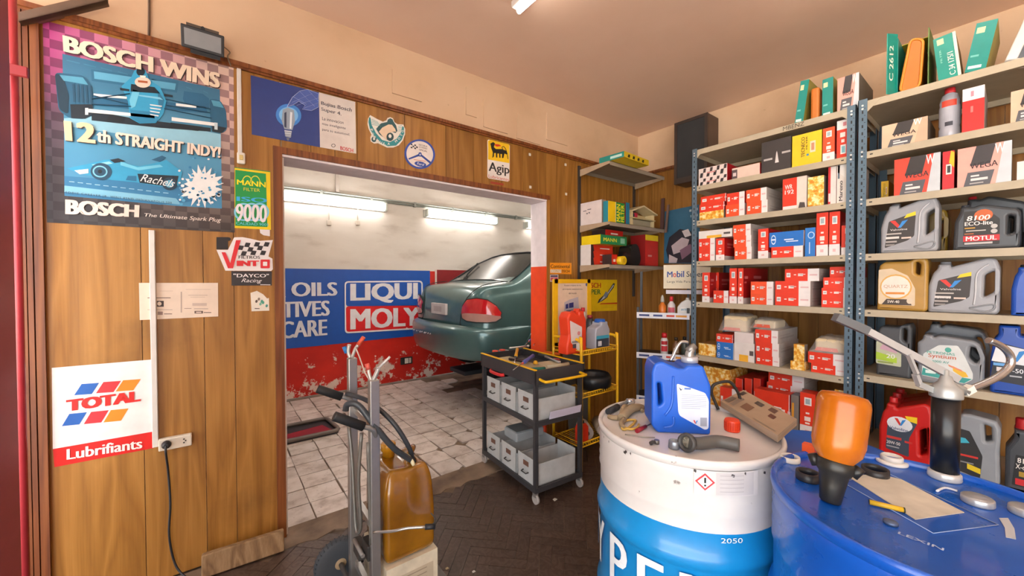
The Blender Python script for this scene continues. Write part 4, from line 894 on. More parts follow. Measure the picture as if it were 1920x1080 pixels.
m = MB(); m.tube([cp(.50, .30, 1.08), cp(.56, .36, 1.13), cp(.80, .5, 1.28)], .010, '#15181a,r.5', 6); m.cyl(cp(.46, .28, 1.04), cp(.50, .30, 1.09), .022, '#15181a', n=10); m.build('rear_wiper', t)
for wx in (.82, 3.25):
    for s_ in (-1, 1):
        c = cp(wx, s_*.745, .20); ax = V(0, s_, 0)
        wl = MB().lathe([(.17, -.09), (.25, -.09), (.278, -.07), (.283, 0), (.278, .07), (.25, .088), (.19, .08)], c, '#19191b,r.7', 28, ax).build('tyre', t)
        MB().lathe([(.19, .07), (.17, .05), (.06, .055), (.03, .07)], c, '#8f9498,r.35,m.6', 20, ax).build('wheel_rim', wl)
        arch = [cp(wx+.335*math.cos(a), s_*.832, .24+.335*math.sin(a)) for a in [math.pi*i/14 for i in range(15)]]
        m = MB(); m.poly([p for p in arch], '#0e0f10,r.8'); m.tube(arch, .014, 'car_paint', 6); m.build('wheel_arch', t)
# low lift under the car
t = thing('car_lift', 'low dark steel lift platform under the green car', 'lift', V(TX+2.0, CY, 0))
for yy in (-.62, .62):
    MB().bbox((TX+.55, CY+yy-.2, .16), (TX+3.8, CY+yy+.2, .215), .01, '#3a3d42,r.6').build('runway', t)
    for xx in (1.2, 3.1): MB().bbox((TX+xx-.12, CY+yy-.1, 0), (TX+xx+.12, CY+yy+.1, .16), .01, '#2e3136,r.6').build('support', t)
# ================================================================== slotted-angle shelving along the right wall
XS = 2.80; SD = .55
STEEL = '#5d7383,r.45,m.3'; TAN = '#b5a890,r.55'
def shelving(name, label, y1, y0, zs, ztop):
    t = thing(name, label, 'shelving', V(XS+SD/2, (y0+y1)/2, 0))
    a = .038
    for x, sx in ((XS-.002, 1), (XS+SD, -1)):
        for y, sy in ((y1, -1), (y0, 1)):
            m = MB(); m.box((min(x, x+sx*.003), min(y, y+sy*a), 0), (max(x, x+sx*.003), max(y, y+sy*a), ztop), STEEL); m.box((min(x, x+sx*a), min(y, y+sy*.003), 0), (max(x, x+sx*a), max(y, y+sy*.003), ztop), STEEL)
            if sx == 1:
                z = .05; i = 0
                while z < ztop-.05:
                    yc = y+sy*.019; m.box((x-.0006, yc-.003, z), (x, yc+.003, z+.016), '#15181b'); m.box((x-.0006, yc-.012, z+.026), (x, yc-.007, z+.029), '#15181b'); z += .0385
                for zz in zs:
                    for dz in (-.012, .012 if zz < ztop-.03 else -.03): m.cyl((x-.004, y+sy*.019, zz+dz-.01), (x, y+sy*.019, zz+dz-.01), .005, '#d5d8d6,r.3,m.4', n=8)
            m.build('upright', t)
    for zz in zs:
        m = MB(); e = .004
        m.box((XS+.001, y0+e, zz-.002), (XS+SD-.001, y1-e, zz), TAN)
        m.box((XS+.0015, y0+a, zz-.036), (XS+.0035, y1-a, zz), TAN); m.box((XS+.0035, y0+a, zz-.036), (XS+.02, y1-a, zz-.034), TAN); m.box((XS+SD-.004, y0+a, zz-.036), (XS+SD-.002, y1-a, zz), TAN); m.box((XS+SD-.02, y0+a, zz-.036), (XS+SD-.004, y1-a, zz-.034), TAN)
        for y in (y0+e, y1-e-.002): m.box((XS+.04, y, zz-.036), (XS+SD-.04, y+.002, zz), TAN)
        for y in (y0+a+.012, y1-a-.024): m.box((XS+.0008, y, zz-.02), (XS+.0015, y+.012, zz-.014), '#2a2622')
        m.build('shelf_board', t)
    for y, sy in ((y1-a, -1), (y0+a, 1)):
        m = MB(); m.prism([(XS+.0002, y, zs[0]-.002), (XS+.0002, y+sy*.055, zs[0]-.002), (XS+.0002, y, zs[0]-.06)], (.0012, 0, 0), TAN); m.build('gusset', t)
    return t
ZL = [2.335, 2.07, 1.817, 1.521, 1.221, .83, .43, .09]
ZR = [2.348, 2.074, 1.817, 1.521, 1.218, .862, .43, .09]
shelving('shelving_unit', 'slotted steel shelving unit packed with red filter boxes', 1.467, .545, ZL, 2.345)
ur = shelving('shelving_unit', 'slotted steel shelving unit holding oil jugs at the right edge', .537, -.385, ZR, 2.36)
m = MB(); m.text('MBENZ', V(XS-.0005, onX(1468, 240, XS).y, 2.306), V(XS-.0005, onX(1508, 232, XS).y, 2.306), V(XS-.0005, onX(1468, 240, XS).y, 2.33), V(XS-.0005, onX(1508, 232, XS).y, 2.33), '#4a4036', .0); 
o = m.build('handwriting', bpy.data.objects['shelving_unit'])
U = V(0, -1, 0); W_ = V(1, 0, 0); Zv = V(0, 0, 1)
def carton(label, px0, px1, ytop, z0, style, s=.03, d=.3, name='filter_box', group=None, cat='box', yaw=0, X=None, tilt=0):
    X = (XS+s) if X is None else X
    c = (px0+px1)/2; a, b = onX(px0, 500, X).y, onX(px1, 500, X).y; wd = a-b
    z1 = onX(c, ytop, X).z; h = z1-z0
    org = V(X, a, z0); xf = None
    if yaw or tilt:
        ctr = org+U*wd/2+W_*d/2+Zv*h/2; xf = Matrix.Translation(ctr+Zv*(wd/2*math.sin(abs(tilt))+h/2*(math.cos(tilt)-1)+.0005)) @ Matrix.Rotation(yaw, 4, 'Z') @ Matrix.Rotation(tilt, 4, 'X') @ Matrix.Translation(-ctr)
    st = STY[style]; m = MB(xf)
    side = st.get('side', st['front']); top = st.get('top', st['front'])
    m.obox(org, U*wd, W_*d, Zv*h, [top, top, st['front'], side, st['front'], st.get('lside', side)])
    def P(u, v, k=1): return org+U*(wd*u)+Zv*(h*v)-W_*(.0004*k)
    def Q(u, v, k=1): return org+U*(wd+.0004*k)+W_*(d*u)+Zv*(h*v)
    for pr in st.get('prints', ()):
        kd, g = pr[0], P
        if kd[0] == 's' : kd = kd[1:]; g = Q
        if kd == 'rect': _, u0, v0, u1, v1, col = pr[:6]; k = pr[6] if len(pr) > 6 else 1; m.poly([g(u0, v0, k), g(u1, v0, k), g(u1, v1, k), g(u0, v1, k)], col)
        elif kd == 'poly': _, pts, col = pr[:3]; k = pr[3] if len(pr) > 3 else 1; m.poly([g(u, v, k) for u, v in pts], col)
        elif kd == 'text':
            _, tx, u0, v0, u1, v1, col = pr[:7]; k = 4; m.text(tx, g(u0, v0, k), g(u1, v0, k), g(u0, v1, k), g(u1, v1, k), col, pr[7] if len(pr) > 7 else .03)
        elif kd == 'vtext':
            _, tx, u0, v0, u1, v1, col = pr[:7]; k = 4; m.text(tx, g(u1, v0, k), g(u1, v1, k), g(u0, v0, k), g(u0, v1, k), col, .03)
    tag(m.build(name, None, recalc=False), label, cat, group)
    return z1
RD = '#e23a20,r.4'; RO = '#ea5022,r.4'; DR = '#b01a1c,r.4'; WHT = '#e6e0df,r.45'; GRY = '#b9b2ad,r.5'; INK = '#f2dcd6'
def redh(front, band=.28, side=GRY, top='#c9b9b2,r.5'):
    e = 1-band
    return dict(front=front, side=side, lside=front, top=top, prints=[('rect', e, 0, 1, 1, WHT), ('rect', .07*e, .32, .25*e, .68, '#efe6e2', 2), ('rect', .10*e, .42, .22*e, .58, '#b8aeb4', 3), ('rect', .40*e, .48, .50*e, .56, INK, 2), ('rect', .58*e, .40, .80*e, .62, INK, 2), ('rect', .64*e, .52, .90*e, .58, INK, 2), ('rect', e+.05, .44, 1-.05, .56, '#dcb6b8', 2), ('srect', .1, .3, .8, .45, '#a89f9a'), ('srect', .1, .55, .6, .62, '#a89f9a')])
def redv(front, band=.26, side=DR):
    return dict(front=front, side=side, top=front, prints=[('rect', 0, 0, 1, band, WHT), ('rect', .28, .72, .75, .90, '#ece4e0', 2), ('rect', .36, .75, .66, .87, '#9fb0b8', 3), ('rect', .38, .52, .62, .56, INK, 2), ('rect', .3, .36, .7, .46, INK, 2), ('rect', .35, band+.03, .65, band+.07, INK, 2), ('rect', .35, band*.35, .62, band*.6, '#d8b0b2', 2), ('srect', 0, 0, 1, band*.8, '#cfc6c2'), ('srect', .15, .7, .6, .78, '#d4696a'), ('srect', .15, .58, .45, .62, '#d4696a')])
def wega(main, dark, pale, big=True):
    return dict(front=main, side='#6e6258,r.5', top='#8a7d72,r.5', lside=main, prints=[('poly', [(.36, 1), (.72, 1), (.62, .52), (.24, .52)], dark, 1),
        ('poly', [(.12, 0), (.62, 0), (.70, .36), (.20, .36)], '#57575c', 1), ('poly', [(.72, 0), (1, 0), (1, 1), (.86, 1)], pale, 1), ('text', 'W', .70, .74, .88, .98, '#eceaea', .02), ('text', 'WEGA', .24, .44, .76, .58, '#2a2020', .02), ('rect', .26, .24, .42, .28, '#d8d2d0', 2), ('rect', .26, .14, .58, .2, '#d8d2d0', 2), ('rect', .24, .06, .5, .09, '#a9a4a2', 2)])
STY = {
 'red': redh(RD), 'orange': redh(RO), 'redlong': redh(RD, .32), 'redside': redh(RD, .3, DR, DR), 'redplain': redh(RD, .02, DR, '#d6402a'), 'redv': redv(RD), 'orangev': redv(RO), 'redvt': redv(RD, .2),
 'redwhite_top': dict(front=RD, side=DR, top=WHT, prints=[('rect', 0, .76, 1, 1, WHT), ('srect', 0, .76, 1, 1, '#d8cfcb'), ('rect', .4, .84, .62, .94, '#d88a90', 2), ('rect', .22, .56, .55, .68, INK, 2), ('rect', .3, .42, .5, .5, INK, 2), ('rect', .25, .12, .6, .36, '#e9e4e2', 2), ('rect', .32, .15, .54, .32, '#7fb8c4', 3)]),
 'striped': dict(front='#e3d2cc', side='#b31c24', top='#c9b4ac', prints=[('poly', [(.04+i*.24, .1), (.14+i*.24, .1), (.17+i*.24, .55), (.07+i*.24, .55)], '#2e2a2c') for i in range(4)]+[('poly', [(.16+i*.24, .55), (.25+i*.24, .55), (.27+i*.24, .95), (.18+i*.24, .95)], '#3a3032') for i in range(4)]+[('rect', .3, .42, .6, .52, '#d88a86', 2)]),
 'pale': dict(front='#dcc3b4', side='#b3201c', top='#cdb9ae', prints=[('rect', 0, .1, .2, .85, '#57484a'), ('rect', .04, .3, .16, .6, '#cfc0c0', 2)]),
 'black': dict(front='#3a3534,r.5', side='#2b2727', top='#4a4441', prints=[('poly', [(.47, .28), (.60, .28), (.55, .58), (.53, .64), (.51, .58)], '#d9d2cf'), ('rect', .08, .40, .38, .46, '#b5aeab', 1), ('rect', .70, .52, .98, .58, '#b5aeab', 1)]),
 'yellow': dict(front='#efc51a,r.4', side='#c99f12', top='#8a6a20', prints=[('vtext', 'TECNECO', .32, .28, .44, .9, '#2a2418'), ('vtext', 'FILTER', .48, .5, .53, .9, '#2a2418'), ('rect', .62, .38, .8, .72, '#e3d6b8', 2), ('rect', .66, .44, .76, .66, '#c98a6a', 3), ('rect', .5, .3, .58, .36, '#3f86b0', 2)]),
 'wr': dict(front=RD, side='#d9cbc0', top='#c9bdb4', prints=[('text', 'WR', .10, .66, .42, .8, '#f4ece8'), ('text', '192', .10, .50, .48, .63, '#f4ece8'), ('rect', .60, 0, 1, 1, '#dccfc4'), ('rect', .02, 0, .6, .12, '#e4dcd8', 2), ('poly', [(.66, .0), (.96, .0), (.92, .18), (.72, .2)], '#4a4240', 2)]),
 'gold': dict(front='gold_print', side='#8f8379,r.5', top='#b98a4a', prints=[]),
 'goldfull': dict(front='gold_print', side='gold_print', top='#a8743a', prints=[]),
 'mareno_a': dict(front='#dcd4ce', side='#a51c1e', top='#b3262a', prints=[('rect', 0, 0, .3, 1, '#c8242a'), ('rect', .05, .08, .28, .3, '#d9d2cf', 2)]),
 'mareno_b': dict(front='#e0d8cf', side='#c9beb4', top='#cfc5bc', prints=[('vtext', 'Mareno', .25, .06, .62, .56, '#2a2426'), ('poly', [(.1, .78), (.9, .62), (.9, .98), (.1, .98)], '#e9e3dc', 2), ('rect', .1, .62, .3, .95, '#5a6a7a', 2)]),
 'mareno_c': dict(front='#d8302a', side='#d8cfc8', top='#c7281f', prints=[('poly', [(.1, .1), (.75, .2), (.75, .95), (.1, .95)], '#e4ddd8'), ('rect', .25, .6, .6, .85, '#8a8f98', 2), ('poly', [(.7, 0), (1, 0), (1, .62), (.7, .55)], '#d9d4d0', 2)]),
 'paper': dict(front='#e2dcd8', side='#cfc8c2', top='#ece6e2', prints=[('rect', .25, .0, .7, .35, '#e8b030'), ('rect', .76, .35, .95, .6, '#57504e')]),
 'blue': dict(front='#1f6fc4,r.4', side='#e0e4ea', top='#2a78c8', prints=[('rect', .45, .42, .72, .5, '#cfe0f2'), ('rect', .5, .3, .85, .36, '#cfe0f2'), ('poly', [(.13+.075*math.cos(2*math.pi*i/16), .5+.33*math.sin(2*math.pi*i/16)) for i in range(16)], '#cfe0f2', 2), ('poly', [(.13+.058*math.cos(2*math.pi*i/16), .5+.25*math.sin(2*math.pi*i/16)) for i in range(16)], '#1f6fc4,r.4', 3), ('rect', .06, .45, .2, .55, '#cfe0f2', 4)]),
 'bluev': dict(front='#2a78c8,r.4', side='#d8503a', top='#2a78c8', prints=[('poly', [(.6+.34*math.cos(2*math.pi*i/16), .74+.12*math.sin(2*math.pi*i/16)) for i in range(16)], '#b9d2ec', 2), ('poly', [(.6+.25*math.cos(2*math.pi*i/16), .74+.09*math.sin(2*math.pi*i/16)) for i in range(16)], '#2a78c8,r.4', 3), ('rect', .4, .1, .5, .5, '#b9d2ec', 2)]),
 'wega_salmon': wega('#e8a294,r.4', '#3c3739', '#c6ccd2'), 'wega_red': wega('#e2432c,r.4', '#34302f', '#c3c9cf'), 'wega_tan': wega('#d9b79a,r.4', '#3a3534', '#c9a98e'),
 'redyellow': dict(front='#c81f26,r.4', side='#a0161c', top='#b81c22', prints=[('rect', .3, .40, .78, .66, '#e6dfd8'), ('rect', .4, .44, .68, .62, '#3a3a3a', 2), ('poly', [(.55, .7), (1, .55), (1, .95), (.7, 1)], '#e8b81c')]),
 'redwhite_big': dict(front='#dd2a26,r.35', side='#b5b0ae', top=WHT, prints=[('rect', 0, .72, 1, 1, WHT), ('poly', [(.38, .80), (.52, .80), (.52, .92), (.38, .92)], '#d88a98', 2), ('rect', .38, .44, .5, .58, '#e87a74', 2), ('srect', 0, 0, 1, 1, '#b9b4b2')]),
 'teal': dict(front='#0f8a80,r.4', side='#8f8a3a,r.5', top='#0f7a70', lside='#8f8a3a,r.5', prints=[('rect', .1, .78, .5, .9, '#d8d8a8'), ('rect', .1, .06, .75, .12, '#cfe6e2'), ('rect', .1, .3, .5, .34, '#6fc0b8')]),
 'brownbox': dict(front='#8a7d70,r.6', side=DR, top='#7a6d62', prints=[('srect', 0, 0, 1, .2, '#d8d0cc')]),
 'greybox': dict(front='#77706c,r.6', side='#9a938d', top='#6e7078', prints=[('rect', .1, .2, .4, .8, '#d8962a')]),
 'white': dict(front='#e0d6d4,r.5', side='#cfc4c0', top='#d9d0cc', prints=[]),
}
LBF = 'boxes in the red filter shelving'
B = carton
# ---- left unit, second shelf
z = ZL[1]
q = B('lower striped black and white carton at the left end of the second shelf', 1309, 1362, 331, z, 'striped', group=LBF, d=.2); B('upper striped black and white carton at the left end of the second shelf', 1309, 1362, 312, q, 'striped', group=LBF, d=.2)
B('low pale carton beside the striped cartons on the second shelf', 1371, 1423, 311, z, 'pale', group=LBF)
B('black carton with white emblem on the second shelf', 1426, 1481, 262, z, 'black', group=LBF); B('yellow filter carton with torn top on the second shelf', 1483, 1538, 250, z, 'yellow', group=LBF, d=.22)
B('narrow orange carton with white base on the second shelf', 1540, 1562, 240, z, 'orangev', group=LBF); B('red carton with white lid beside the upright on the second shelf', 1566, 1595, 225, z, 'redwhite_top', group=LBF)
# ---- third shelf
z = ZL[2]
q = B('flat golden carton at the left end of the third shelf', 1311, 1356, 396, z, 'gold', group=LBF); q = B('lower long red carton lying on the golden carton', 1311, 1357, 381, q, 'redplain', group=LBF)
B('upper long red carton above the golden carton', 1313, 1360, 366, q, 'redplain', group=LBF)
q = B('lower red carton beside the golden carton on the third shelf', 1360, 1395, 383, z, 'orange', group=LBF); B('upper red carton beside the golden carton on the third shelf', 1362, 1395, 361, q, 'redside', group=LBF)
q = B('lower of two red cartons with grey sides mid third shelf', 1399, 1438, 377, z, 'orange', group=LBF, d=.34); B('upper of two red cartons with grey sides mid third shelf', 1398, 1436, 354, q, 'orange', group=LBF, d=.34)
B('red filter carton printed WR 192 on the third shelf', 1466, 1511, 333, z, 'wr', group=LBF, d=.26); B('golden printed carton right of the WR carton', 1513, 1543, 331, z, 'gold', group=LBF, d=.25)
B('white and red upright carton, left of three at the end of the third shelf', 1551, 1566, 313, z, 'mareno_a', group=LBF); B('white upright carton lettered down its face on the third shelf', 1567, 1585, 306, z, 'mareno_b', group=LBF); B('red and white upright carton against the upright on the third shelf', 1586, 1603, 304, z, 'mareno_c', group=LBF)
# ---- fourth shelf
z = ZL[3]
q = B('lower red carton at the left end of the fourth shelf', 1310, 1340, 468, z, 'red', group=LBF); q = B('upper red carton at the left end of the fourth shelf', 1310, 1340, 447, q, 'red', group=LBF); B('white and yellow flat packet on red cartons at the left end', 1310, 1372, 431, q, 'paper', group=LBF, d=.2, name='filter_packet')
B('red upright carton second from the left on the fourth shelf', 1342, 1358, 447, z, 'redv', group=LBF, d=.28)
q = B('bottom orange carton of the stack of three on the fourth shelf', 1377, 1409, 463, z, 'orange', group=LBF, d=.32); q = B('middle orange carton of the stack of three on the fourth shelf', 1375, 1408, 442, q, 'orange', group=LBF, d=.32); B('top orange carton of the stack of three on the fourth shelf', 1374, 1407, 421, q, 'orange', group=LBF, d=.32)
B('red upright carton in front of the orange stack of three', 1421, 1440, 429, z, 'redv', group=LBF, d=.25)
q = B('red carton under the blue carton on the fourth shelf', 1446, 1505, 462, z, 'red', group=LBF); B('blue carton lying on a red carton on the fourth shelf', 1442, 1506, 434, q, 'blue', group=LBF, d=.25)
B('blue upright carton mid fourth shelf', 1509, 1528, 427, z, 'bluev', group=LBF, d=.25)
B('left of two tall red upright cartons on the fourth shelf', 1530, 1552, 399, z, 'redv', group=LBF); B('right of two tall red upright cartons on the fourth shelf', 1554, 1574, 397, z, 'redv', group=LBF); B('short red upright carton against the upright on the fourth shelf', 1577, 1602, 422, z, 'redv', group=LBF, d=.2)
# ---- fifth shelf
z = ZL[4]
B('narrow red upright carton at the left end of the fifth shelf', 1317, 1331, 511, z, 'redvt', group=LBF, d=.1); B('red upright carton with dark red side on the fifth shelf', 1334, 1348, 511, z, 'redvt', .14, group=LBF, d=.3); B('small red carton with torn white label on the fifth shelf', 1338, 1366, 545, z, 'redside', .02, group=LBF, d=.1)
B('left of three tall red uprights on the fifth shelf', 1368, 1382, 503, z, 'redvt', group=LBF, d=.12); B('middle of three tall red uprights on the fifth shelf', 1384, 1394, 503, z, 'redvt', group=LBF, d=.12); B('right of three tall red uprights with a broad dark side on the fifth shelf', 1396, 1408, 503, z, 'redvt', .16, group=LBF)
q = B('lower orange carton left of centre on the fifth shelf', 1408, 1450, 551, z, 'orange', .02, group=LBF, d=.13); B('upper orange carton left of centre on the fifth shelf', 1408, 1450, 528, q, 'orange', .02, group=LBF, d=.13)
q = B('lower orange carton right of centre on the fifth shelf', 1454, 1520, 550, z, 'redlong', group=LBF, d=.33); q = B('upper orange carton right of centre on the fifth shelf', 1454, 1520, 527, q, 'redlong', group=LBF, d=.33); B('single red carton on top of the centre pile of the fifth shelf', 1472, 1536, 504, q, 'redlong', .04, group=LBF, d=.3)
q = B('bottom red carton of the right stack on the fifth shelf', 1541, 1602, 558, z, 'redlong', .025, group=LBF); q = B('second red carton of the right stack on the fifth shelf', 1541, 1602, 540, q, 'redlong', .025, group=LBF); q = B('third red carton of the right stack on the fifth shelf', 1544, 1602, 520, q, 'redlong', .025, group=LBF); B('topmost dark red carton of the right stack on the fifth shelf', 1556, 1602, 500, q, 'redside', .06, group=LBF)
# ---- sixth shelf
z = ZL[5]
B('small golden carton at the left end of the sixth shelf', 1311, 1343, 645, z, 'goldfull', .04, d=.2, group=LBF)
q = B('lower blue carton of the sixth shelf stack', 1345, 1376, 660, z, 'blue', .025, d=.3, group=LBF); q = B('upper blue carton of the sixth shelf stack', 1345, 1376, 642, q, 'blue', .025, d=.3, group=LBF); B('red carton lying on the two blue cartons', 1344, 1375, 627, q, 'redplain', .025, d=.3, group=LBF)
q0 = B('bottom red carton of the stack of three on the sixth shelf', 1419, 1463, 668, z, 'red', .025, d=.36, group=LBF); q0 = B('middle red carton of the stack of three on the sixth shelf', 1418, 1462, 643, q0, 'red', .025, d=.36, group=LBF); B('top red carton of the stack of three on the sixth shelf', 1417, 1460, 619, q0, 'red', .025, d=.36, group=LBF)
B('small golden carton lying between red stacks on the sixth shelf', 1484, 1510, 678, z, 'goldfull', .02, d=.1, group=LBF)
q1 = B('lower red carton at the right end of the sixth shelf', 1523, 1592, 685, z, 'redlong', .03, d=.3, group=LBF); q1 = B('upper red carton at the right end of the sixth shelf', 1517, 1588, 663, q1, 'redlong', .03, d=.3, group=LBF)
# cream filter packs in clear film
def film_pack(label, px0, px1, ytop, z0, s, d, X=None, col='#e3cfa8'):
    X = XS+s; a, b = onX(px0, 500, X).y, onX(px1, 500, X).y; z1 = onX((px0+px1)/2, ytop, X).z
    t = thing('film_pack', label, 'filter pack', V(X+d/2, (a+b)/2, z0), 'film wrapped filters on the sixth shelf')
    g = .12*(a-b); hgt = z1-z0
    m = MB(); m.bbox((X+.03, b+g, z0+.004), (X+d-.03, a-g, z1-.012), .012, col+',r.8'); m.build('filter_element', t)
    m = MB(); N1, N2 = 12, 8; vs = []
    rp = random.Random(px0)
    for i in range(N1+1):
        for j in range(N2+1):
            u, v = i/N1, j/N2; hh = hgt*min(1, 1.25*math.sin(math.pi*min(max(u, .04), .96))**.45)*min(1, 1.2*math.sin(math.pi*min(max(v, .04), .96))**.45)
            vs.append(V(X+d*v, a-(a-b)*u, z0+.002+(hh+rp.uniform(-.006, .004) if 0 < i < N1 and 0 < j < N2 else 0)))
    m.add(vs, [(i*(N2+1)+j, i*(N2+1)+j+1, (i+1)*(N2+1)+j+1, (i+1)*(N2+1)+j) for i in range(N1) for j in range(N2)], 'clear_film', True); m.build('film_wrap', t)
    m = MB(); m.poly([V(X+.004, a-(a-b)*.15, z0+.01), V(X+.004, b+(a-b)*.25, z0+.01), V(X+.016, b+(a-b)*.3, z0+.03), V(X+.016, a-(a-b)*.2, z0+.03)], '#e0644c'); m.build('red_label', t)
    return z1
zz = onX(1360, 628, XS+.1).z
q2 = B('white and red film carton beside the blue cartons', 1378, 1416, 643, z, 'paper', .03, d=.3, group=LBF, name='filter_packet'); q2 = B('upper white film packet beside the red carton', 1378, 1414, 624, q2, 'white', .03, d=.3, group=LBF, name='filter_packet')
film_pack('film wrapped cream filter on the left, largest of three packs', 1347, 1404, 590, onX(1360, 624, XS+.05).z+.012, .03, .26); film_pack('film wrapped cream filter leaning on the stack of three red cartons', 1405, 1459, 598, onX(1438, 619, XS+.025).z+.001, .05, .24); film_pack('film wrapped cream filter on the right end red cartons', 1518, 1594, 634, q1+.001, .03, .27)
B('small upright golden packet between the red stacks', 1490, 1510, 646, onX(1497, 678, XS+.02).z+.0005, 'gold', .022, d=.06, group=LBF, name='filter_packet')
# ---- seventh shelf
z = ZL[6]
B('large golden carton at the left end of the seventh shelf', 1321, 1370, 690, z, 'goldfull', .1, d=.3, group=LBF); B('red carton with white corner before the golden carton', 1352, 1384, 728, z, 'redside', .02, d=.07, group=LBF)
for i, (a_, b_, nm) in enumerate(((1381, 1394, 'left'), (1398, 1412, 'middle'), (1415, 1428, 'right'))): B(nm+' red upright carton of three on the seventh shelf', a_, b_, 710, z, 'redplain', .12, d=.3, group=LBF)
q = B('large red carton at the front of the seventh shelf', 1417, 1483, 735, z, 'redplain', .02, d=.09, group=LBF)
q = B('lower red carton behind the large red one on the seventh shelf', 1441, 1508, 742, z, 'redlong', .14, d=.3, group=LBF); q = B('middle red carton behind the large red one on the seventh shelf', 1440, 1507, 722, q, 'redlong', .14, d=.3, group=LBF); B('top red carton behind the large red one on the seventh shelf', 1443, 1510, 703, q, 'redlong', .14, d=.3, group=LBF)
B('grey upright carton beside the large red carton', 1486, 1500, 742, z, 'greybox', .03, d=.09, group=LBF)
B('red and white upright carton near the upright on the seventh shelf', 1503, 1532, 738, z, 'redv', .03, d=.1, group=LBF); B('golden carton right end of the seventh shelf', 1568, 1598, 733, z, 'goldfull', .05, d=.3, group=LBF)
# ---- top of the left unit
z = ZL[0]
B('blue-green filter carton leaning on the shelving top, left', 1492, 1508, 154, z, 'teal', .05, d=.24, tilt=.12, group=LBF); B('green filter carton on the shelving top beside an orange filter', 1538, 1558, 148, z, 'teal', .05, d=.24, group=LBF)
def orange_filter(label, px0, px1, ytop, z0, s, d):
    X = XS+s; a, b = onX(px0, 500, X).y, onX(px1, 500, X).y; z1 = onX((px0+px1)/2, ytop, X).z; m = MB(); N = 18
    m.bbox((X, b, z0), (X+d, a, z1), .012, '#c9742a,r.5')
    for i in range(1, N): x = X+d*i/N; m.box((x, b-.001, z0+.01), (x+.003, b, z1-.01), '#8f4c16')
    tag(m.build('air_filter'), label, 'filter')
orange_filter('bare orange panel filter between two green cartons', 1516, 1532, 165, z, .05, .2)
B('white and salmon filter carton on the shelving top', 1566, 1606, 143, z, 'wega_salmon', .03, d=.34, group=LBF)
# ---------------- right unit
RBF = 'boxes in the oil shelving'
z = ZR[0]
t = thing('open_filter_box', 'open green carton with orange filter on top of the oil shelving', 'box', V(XS+.2, onX(1705, 100, XS).y, z), RBF)
X = XS+.04; a, b = onX(1682, 100, X).y, onX(1742, 100, X).y; z1 = onX(1712, 62, X).z
m = MB(); m.box((X, a-.004, z+.001), (X+.3, a, z1), '#0f8a7c,r.4'); m.box((X, b, z+.001), (X+.3, b+.004, z1), '#5f7a3a,r.5'); m.box((X+.296, b, z+.001), (X+.3, a, z1), '#77622f'); m.box((X, b, z+.001), (X+.3, a, z+.004), '#77622f'); m.box((X+.1, b, z1-.004), (X+.3, a, z1), '#b8a832'); m.build('carton', t)
m = MB(); m.obox((X-.001, a+.002, z+.002), (-.05, .03, 0), (0, -.004, 0), (0, 0, z1-z+.02), '#0f8a7c,r.4'); m.build('flap', t)
m = MB(); pa, pb = V(X-.051, a+.032, 0), V(X-.001, a+.002, 0); 
m.text('C 2612', *[V(p_[0], p_[1]-.006, p_[2]) for p_ in ((X-.025, a+.016, z+.07), (X-.025, a+.016, z1-.04), (X-.045, a+.028, z+.07), (X-.045, a+.028, z1-.04))], '#d8e8d8', .03); m.build('lettering', t, recalc=False)
m = MB(); pts = rounded([(a-.012, z+.006), (b+.03, z+.006), (b+.02, z1-.05), (a-.05, z1-.03)], .03); m.prism([V(X-.005, y_, z_) for y_, z_ in pts], (.24, 0, 0), '#c2701f,r.45'); f_ = m.build('orange_filter', t)
m = MB(); m.tube([V(X-.006, y_, z_) for y_, z_ in pts], .006, '#e08a2c,r.4', 6, 0, True); m.build('seal', f_)
STY['teal_c'] = dict(front='#0f8f80,r.4', side='#9a7a3a,r.5', top='#cfc9a0', lside='#cfc9a0', prints=[('vtext', 'C 34 175/1', .52, .06, .78, .58, '#e6ece0'), ('rect', .15, .82, .45, .95, '#cfd8a8'), ('vtext', 'FILTER', .2, .4, .28, .7, '#8fd0c0'), ('rect', .86, 0, 1, 1, '#e0dcc8')])
B('green filter carton printed with a long number on top of the oil shelving', 1748, 1790, 68, z, 'teal_c', .02, d=.3, group=RBF, tilt=-.1)
B('green carton leaning on top of the oil shelving, right of the numbered one', 1812, 1852, 47, z, 'teal', .02, d=.3, group=RBF, tilt=.16)
a, b = onX(1880, 50, XS+.05).y, onX(2010, 50, XS+.05).y
t = thing('white_frame', 'white plastic frame standing on top of the oil shelving', 'frame', V(XS+.1, (a+b)/2, z))
xf = Matrix.Translation((XS+.06, a, z+.004)) @ Matrix.Rotation(math.radians(16), 4, 'X') @ Matrix.Rotation(math.radians(12), 4, 'Y')
h_ = .34; w_ = .30; m = MB(xf)
for lo, hi in (((0, -.035, 0), (.03, 0, h_)), ((0, -w_, 0), (.03, -w_+.035, h_)), ((0, -w_, 0), (.03, 0, .035)), ((0, -w_, h_-.035), (.03, 0, h_))): m.bbox(lo, hi, .004, '#e0dad6,r.4')
m.build('rim', t); MB(xf).box((.012, -w_+.03, .03), (.018, -.03, h_-.03), '#5a6068,r.3').build('panel', t)
z = ZR[1]
B('tan and grey filter carton left on the second shelf of the oil unit', 1650, 1735, 228, z, 'wega_tan', .03, d=.3, group=RBF)
X = XS+.05; c = V(X+.04, (onX(1762, 200, X).y+onX(1797, 200, X).y)/2, z)
t = thing('additive_bottle', 'clear grey bottle with red cap and label beside a red carton', 'bottle', c); zt_ = onX(1778, 162, X).z-z
MB().lathe([(.034, 0), (.037, .006), (.037, .05), (.034, .06), (.037, .07), (.037, zt_*.62), (.034, zt_*.66), (.036, zt_*.72), (.028, zt_*.86), (.016, zt_*.9), (.016, zt_*.93)], c, '#b3b4be,r.15,c.5', 20).build('body', t)
